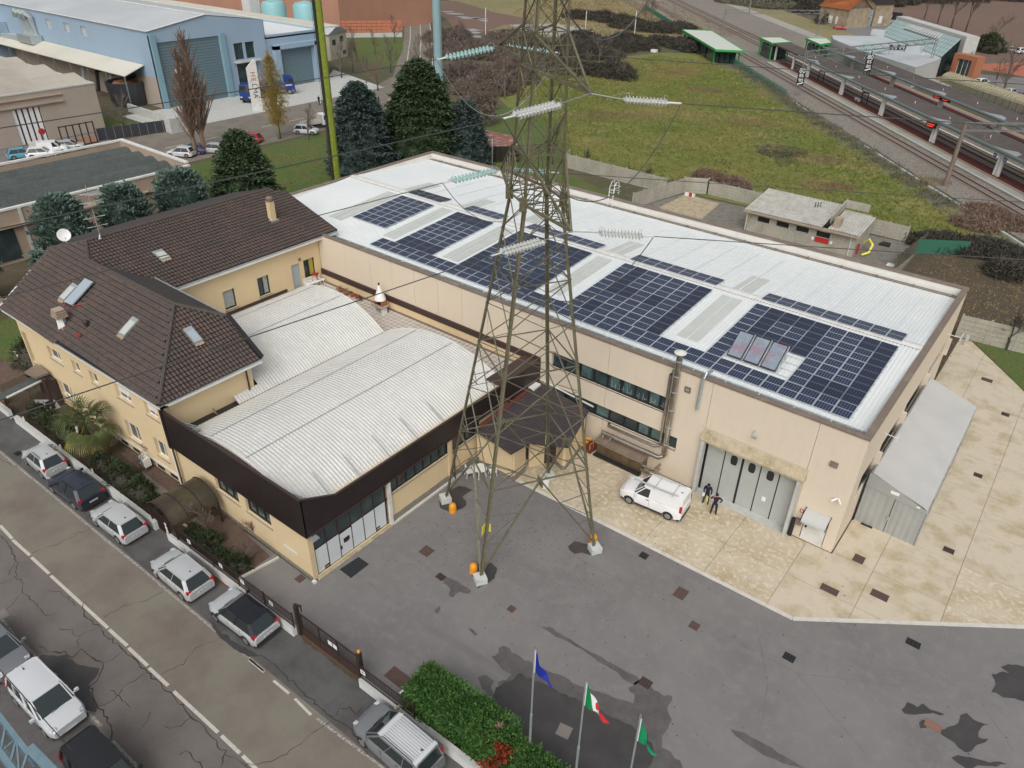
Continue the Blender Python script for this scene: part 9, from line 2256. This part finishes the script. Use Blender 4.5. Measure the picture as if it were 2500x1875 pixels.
mb=MB();wall_cells(mb,1,1,[],.1);
Ms2=WX(-262,WY0)
mb=MB(Ms2);wins=[(94.5,96.6,10.2,11.9),(87.5,89.6,10.2,11.9),(79.5,81.6,10.2,11.9),(71,73.1,10.2,11.9)]
wall_cells(mb,-141.7+262-.02,Hh,wins,.5,5.4);mb.build('wall',M['blue_clad'],bw)
MB(Ms2).box(0,120.2,0,.5,0,5.39).build('plinth_wall',M['beige'],bw)
for h in wins:MB(Ms2).box(h[0],h[1],.25,.3,h[2],h[3]).build('window',M['pale_conc'],bw)
mb=MB();mb.add([(-262,WY0-.2,Hh+.05),(WXr+.1,WY0-.2,Hh+.05),(WXr+.1,86,15.1),(-262,86,15.1),(WXr+.1,WYm,13.4),(-262,WYm,13.4)],[(0,1,2,3),(3,2,4,5)]);mb.build('roof',M['roof_grey'],bw)
mb=MB();mb.beam((-262,86,15.18),(WXr,86,15.18),.5,.12);mb.beam((-262,WY0-.2,Hh+.12),(WXr+.1,WY0-.2,Hh+.12),.3,.12);mb.beam((WXr,WY0-.2,Hh+.14),(WXr,86,15.2),.5,.12);mb.build('ridge_flashing',M['white_dirty'],bw)
MB().box(-262,WXr-.3,WYm+.01,WY1+.6,9.6,9.9).build('roof',M['whiteroof'],bw);MB().box(-262,WXr-.2,WY1+.61,WY1+5.2,10.3,10.6).build('roof',M['roof_pale'],bw);MB().box(-262,WXr-.3,WYm+.02,WYm+.4,9.9,13.2).build('wall',M['blue_clad'],bw)
mb=MB();mb.add([(-204,74.1,7.3),(-145.5,74.1,7.3),(-145.5,70.0,5.9),(-204,70.0,5.9),(-204,74.1,7.15),(-145.5,74.1,7.15),(-145.5,70.0,5.75),(-204,70.0,5.75)],[(3,2,1,0),(4,5,6,7),(1,2,6,5),(2,3,7,6)]);mb.build('lean_to_roof',M['roof_pale'],bw)
for k in range(9):mb=MB();mb.beam((-146-k*7,70.2,0),(-146-k*7,70.2,5.8),.2,.2);mb.build('post',M['galv_old'],bw)
for k in range(3):
 MB().tube([(-188-k*2.2,73.9,7.4),(-188-k*2.2,73.6,11.8),(-189-k*2.2,73.0,12.6),(-190-k*2.2,73.2,11.6)],.55,8).build('duct',M['galv'],bw,smooth=True)
MB().box(-192.5,-186,71.6,74.0,6.8,8.4).build('duct_box',M['galv'],bw);MB().tube([(-192,72.6,7.2),(-202,72.6,7.0)],.6,8).build('duct',M['galv'],bw);MB().box(-211,-203,69.5,74.1,0,9.5).build('annex_block',M['blue_clad'],bw)
for k in range(4):MB().tube([(-166+k*5.5,73.9,5.0),(-166+k*5.5,72.0,4.6),(-166+k*5.5,71.4,1)],.4,8).build('duct',M['rubber']if k%2 else M['galv'],bw)
sc2=thing('scrap_container',tuple(px('A',1010,800)),'open dark round container heaped with rusty material beside the blue warehouse','container');p=px('A',1010,800)
MB().lathe((p.x,p.y,0),[(3.2,0),(3.6,4.2),(3.3,4.2),(3.1,3.4),(.1,3.4)],16).build('tub',M['frame_dark'],sc2);mb=MB();mb.lathe((p.x,p.y,3.3),[(3.0,0),(2.2,.8),(.3,1.2)],10);mb.build('contents',mat('rusty_scrap',(.26,.12,.05),.9,n1=(1.5,(.12,.06,.04),.4,.6)),sc2)
def banner(p,h,w_,lb,txt,rz_):
 root=thing('banner_pylon',(p.x,p.y,0),lb,'banner sign','white banner pylons',rz_)
 mb=MB();mb.add([(-w_/2,-.15,0),(w_/2,-.15,0),(w_/2,-.15,h-.3),(w_*.35,-.15,h),(-w_/2,-.15,h-1.5),(-w_/2,.15,0),(w_/2,.15,0),(w_/2,.15,h-.3),(w_*.35,.15,h),(-w_/2,.15,h-1.5)],[(0,1,2,3,4),(9,8,7,6,5),(0,5,6,1),(1,6,7,2),(2,7,8,3),(3,8,9,4),(4,9,5,0)]);mb.build('panel',M['white_dirty'],root,local=True)
 mcol=[mat('sign_red',(.45,.12,.10),.6),M['frame_dark']]
 for k,c_ in enumerate(txt):
  text_mesh('letter',c_,1.2,Matrix.Translation((.0,-.17,h-2.6-k*.95))@Matrix.Rotation(pi/2,4,'X')@Matrix.Rotation(-pi/2,4,'Z'),mcol[0 if k<2 else 1],root,.01)
 return root
banner(px('A',1990,850),9.0,1.9,'white upright banner sign with vertical letters beside the yellow poplar','HELMA',radians(70))
banner(px('A',1450,880),9.0,1.6,'white slanted banner sign seen edge on behind the reddish poplar','HELMA',radians(15))
tb_=mat('truck_blue',(.012,.035,.20),.35,coat=.4)
def truck(p,rz_,lb,load=True,cabc=None):
 root=thing('truck',(p.x,p.y,0),lb,'truck','trucks before the blue warehouse',rz_);cabc=cabc or tb_
 MB().box(-3.8,2.9,-.5,.5,.75,1.05).build('chassis',M['plastic'],root,local=True)
 for x in(-3.0,-1.8,2.2):
  for s in(-1,1):wheel_parts(root,x,s*1.0,.5,.3,s)
 mb=MB();mb.add([(1.3,-1.2,.9),(3.3,-1.2,.9),(3.35,-1.2,2.1),(3.0,-1.2,3.3),(1.3,-1.2,3.5),(1.3,1.2,.9),(3.3,1.2,.9),(3.35,1.2,2.1),(3.0,1.2,3.3),(1.3,1.2,3.5)],[(4,3,2,1,0),(5,6,7,8,9),(0,1,6,5),(1,2,7,6),(2,3,8,7),(3,4,9,8),(4,0,5,9)]);mb.build('cab',cabc,root,local=True)
 mb=MB();mb.add([(3.375,-1.05,2.15),(3.375,1.05,2.15),(3.06,1.0,3.15),(3.06,-1.0,3.15)],[(0,1,2,3)]);mb.box(2.2,3.1,-1.215,1.215,2.1,2.95);mb.build('windscreen',M['carglass'],root,local=True)
 MB().box(1.5,2.8,-1.22,1.22,1.75,1.9).build('stripe',M['white'],root,local=True)
 for s in(-1,1):MB().box(3.3,3.38,s*.85-.2,s*.85+.2,1.0,1.25).build('headlight',M['lampglass'],root,local=True)
 MB().box(3.25,3.42,-1.2,1.2,.55,.9).build('bumper',M['plastic'],root,local=True)
 if load:mb=MB();mb.prism([(-3.9,-1.2),(1.0,-1.2),(1.0,1.2),(-3.9,1.2)],1.1,2.5);mb.build('skip_body',cabc if not load==2 else M['white'],root,local=True);MB().tube([(.8,0,1.1),(.8,0,3.4),(-.6,0,3.8)],.15,6).build('crane_arm',mat('crane_green',(.03,.30,.10),.5),root,local=True)
 return root
truck(px('B',330,710)+Vector((0,-2.5,0)),radians(60),'blue truck cab parked before the smaller grey shutter',1)
truck(px('A',1960,770),radians(-60),'blue skip truck partly hidden by the banner sign',1)
pk=thing('pickup_truck',tuple(px('B',560,985)),'white flatbed pickup beside the mossy mast','pickup',None,radians(75))
MB().box(-2.6,2.4,-.45,.45,.45,.7).build('chassis',M['plastic'],pk,local=True)
for x in(-1.7,1.6):
 for s in(-1,1):wheel_parts(pk,x,s*.85,.35,.24,s)
mb=MB();mb.add([(.5,-1,.6),(2.6,-1,.6),(2.65,-1,1.25),(2.1,-1,1.5),(1.5,-1,2.25),(.5,-1,2.3),(.5,1,.6),(2.6,1,.6),(2.65,1,1.25),(2.1,1,1.5),(1.5,1,2.25),(.5,1,2.3)],[(5,4,3,2,1,0),(6,7,8,9,10,11),(0,1,7,6),(1,2,8,7),(2,3,9,8),(3,4,10,9),(4,5,11,10),(5,0,6,11)]);mb.build('cab',M['white'],pk,local=True)
mb=MB();mb.add([(2.13,-.9,1.53),(2.13,.9,1.53),(1.56,.88,2.2),(1.56,-.88,2.2)],[(0,1,2,3)]);mb.box(.8,1.6,-1.01,1.01,1.4,2.1);mb.build('windscreen',M['carglass'],pk,local=True)
MB().box(-2.9,.35,-1.0,1.0,.85,.95).build('bed',M['tan'],pk,local=True);mb=MB();mb.box(-2.9,.35,-1.02,-.98,.95,1.3);mb.box(-2.9,.35,.98,1.02,.95,1.3);mb.box(.3,.36,-1,1,.95,2.2);mb.build('side_board',M['pale_conc'],pk,local=True)
for(t,x,y,r_,pm_,kd,lb)in(('A',1405,1205,30,silver2,'hatch','silver car at the corner of the dark corrugated roof'),('A',1500,1180,30,bluep,'hatch','dark blue car behind the bare poplar stems'),('A',1640,1175,30,silver,'hatch','silver car hidden behind the poplar foot'),('A',1755,1150,30,bluep,'hatch','indigo car parked left of the white hatchback'),('A',1855,1120,30,whitep,'hatch','white hatchback between the indigo and the red car'),('A',1930,1095,30,redp,'hatch','red car half hidden behind the conical cedar'),('B',470,1030,30,silver2,'hatch','white car behind the trunk of the round bare tree'),('A',420,1180,60,whitep,'van','white van beyond the dark corrugated roof'),('A',330,1210,60,whitep,'hatch','white car nose behind the dark corrugated roof'),('A',180,1215,75,skyp,'hatch','light blue car roof at the left edge'),('A',545,1155,60,silver,'hatch','silver car roof behind the dark roof ridge')):
 p=px(t,x,y);car('parked_car',(p.x,p.y,0),radians(r_+180 if t=='A' and x>1000 else r_),lb,'car',pm_,4.1,1.75,1.5 if kd!='van' else 1.85,kd,group='cars in the side street')
pallet=thing('white_board',tuple(px('A',280,1150)),'small white board on a stand before the beige warehouse','board');p=px('A',280,1155);MB().box(p.x-.1,p.x+.1,p.y-.8,p.y+.8,.6,1.3).build('board',M['white'],pallet)
sm_=px('B',690,470);st_=thing('small_hut',(sm_.x,sm_.y,0),'small cream hut with a grey pitched roof behind the blue warehouse','hut')
ca,cb2,cc2=px('B',660,470),px('B',790,430),px('B',650,310)
mb=MB();mb.prism([(ca.x-8,ca.y-5),(ca.x,ca.y),(cb2.x,cb2.y),(cb2.x-8,cb2.y-5)],0,6.0);mb.build('wall',mat('cream_hut',(.46,.43,.34),.88),st_)
mb=MB();mb.add([(ca.x-8.3,ca.y-5.3,6),(ca.x+.3,ca.y-.3,6),(cb2.x+.3,cb2.y+.3,6),(cb2.x-8.3,cb2.y-4.7,6),((ca.x+cb2.x)/2+.3,(ca.y+cb2.y)/2,7.6),((ca.x+cb2.x)/2-8.3,(ca.y+cb2.y)/2-5,7.6)],[(0,1,4,5),(5,4,2,3),(1,2,4),(4,2,1)]);mb.build('roof',M['roof_grey'],st_)
dv=(cb2-ca).normalized();nv=Vector((dv.y,-dv.x,0))
for(f_,z0_,z1_)in((.15,3.4,4.6),(.6,3.8,5.0),(.7,.8,1.6)):a=ca+dv*((cb2-ca).length*f_)+nv*.02;mb=MB();mb.beam((a.x,a.y,(z0_+z1_)/2),(a.x+dv.x*1.6,a.y+dv.y*1.6,(z0_+z1_)/2),.1,z1_-z0_);mb.build('window',M['frame_dark'],st_)
of_=thing('salmon_factory',(-215,170,0),'salmon coloured factory with dark ribbon windows behind the blue warehouse','factory')
A1,A2,A3=px('B',735,290),px('B',560,60,0),px('B',240,150,0)
q0=px('B',738,285);d1_=Vector((-1,.0,0));fz=12.5
mb=MB();wall_cells(mb,1,1,[],.1)
Pq=[(q0.x,q0.y),(q0.x-95,q0.y-8),(q0.x-95,q0.y+35),(q0.x-4,q0.y+45)]
mb=MB();mb.prism(Pq,0,fz);mb.build('wall',M['salmon'],of_)
mb=MB();mb.prism([(q0.x+.2,q0.y-.2),(q0.x-95.2,q0.y-8.2),(q0.x-95.2,q0.y+35.2),(q0.x-3.8,q0.y+45.2)],fz+.005,fz+.5);mb.build('roof',M['roof_pale'],of_)
for k in range(6):
 a=Vector((q0.x-22-k*12,q0.y-.06-(22+k*12)*8/95,0));b=Vector((a.x-9.5,a.y-9.5*8/95,0));mb=MB();mb.beam((a.x,a.y,9.6),(b.x,b.y,9.6),.2,2.4);mb.build('window',M['glass'],of_)
tk2=px('B',390,165,0);tkk=thing('storage_tanks',(q0.x-40,q0.y-12,0),'two pale turquoise tanks in a white frame behind the blue warehouse roof','tank')
for k in range(2):MB().lathe((-176-k*0-8*k,136-4*k,0),[(3.2,0),(3.2,10.5),(2.6,11.3),(.3,11.8)],16).build('tank',mat('turquoise_tank',(.25,.50,.52),.5),tkk,smooth=True)
MB().box(-192,-188.5,128,131,0,13.5).build('frame_block',M['white_dirty'],tkk)
ow=thing('orange_wall',tuple(px('B',970,290)),'orange slatted boundary wall on a pale base above the far lawn','wall');a,b=px('B',742,290),px('B',1208,285)
mb=MB();mb.beam((a.x,a.y,.6),(b.x,b.y,.6),.3,1.2);mb.build('base',M['pale_conc'],ow)
M['orange_slat']=mat('orange_slat',(.50,.17,.09),.8)
for k in range(12):
 p,q=a.lerp(b,k/12+.005),a.lerp(b,(k+1)/12-.005)
 for j in range(4):mb=MB();mb.beam((p.x,p.y,1.6+j*.85),(q.x,q.y,1.6+j*.85),.12,.62);mb.build('slat',M['orange_slat'],ow)
tt=px('B',910,118);tk_=thing('tanker_trailer',(tt.x,tt.y,0),'long white gas trailer lettered METANO parked at the top of the frame','trailer',None,radians(50))
MB().box(-8.5,8.5,-1.3,1.3,2.0,4.6).build('body',M['white'],tk_,local=True);MB().box(-8.4,8.4,-1.32,1.32,1.2,1.95).build('skirt',mat('trailer_blue',(.07,.18,.38),.5),tk_,local=True)
for x in(-6,-4.6,5.5):
 for s in(-1,1):wheel_parts(tk_,x,s*1.0,.5,.3,s)
text_mesh('lettering','METANO',2.0,Matrix.Translation((4.3,-1.31,3.2))@Matrix.Rotation(pi/2,4,'X'),mat('letter_blue',(.08,.16,.35),.6),tk_,.01)
for k,(x,y,pm_)in enumerate(((870,95,darkgrey),(960,120,bluep))):p=px('B',x,y+20);car('parked_car',(p.x,p.y,0),radians(50+5*k),('dark' if k==0 else 'blue')+' car in the far yard below the white trailer','car',pm_,4.3,1.8,1.5,'hatch',group='cars in the far yard')
for k,(x0_,y0_,w2,l2,h2,mt_,lb)in enumerate(((-330,215,70,40,9,'roof_pale','pale factory block far off behind the salmon factory'),(-300,150,50,40,9,'whiteroof','white roofed factory block at the top left'),(-255,268,26,18,6,'roof_grey','grey roofed shed beyond the white trailer'))):
 ro=thing('far_factory',(x0_,y0_,0),lb,'factory');MB().box(x0_-w2/2,x0_+w2/2,y0_-l2/2,y0_+l2/2,0,h2).build('wall',M['salmon']if k<2 else M['pale_conc'],ro);MB().box(x0_-w2/2-.3,x0_+w2/2+.3,y0_-l2/2-.3,y0_+l2/2+.3,h2+.005,h2+.5).build('roof',M[mt_],ro)
 for j in range(int(w2/9)):MB().box(x0_-w2/2+2+j*9,x0_-w2/2+8+j*9,y0_-l2/2-.1,y0_-l2/2,h2*.5,h2*.8).build('window',M['glass'],ro)
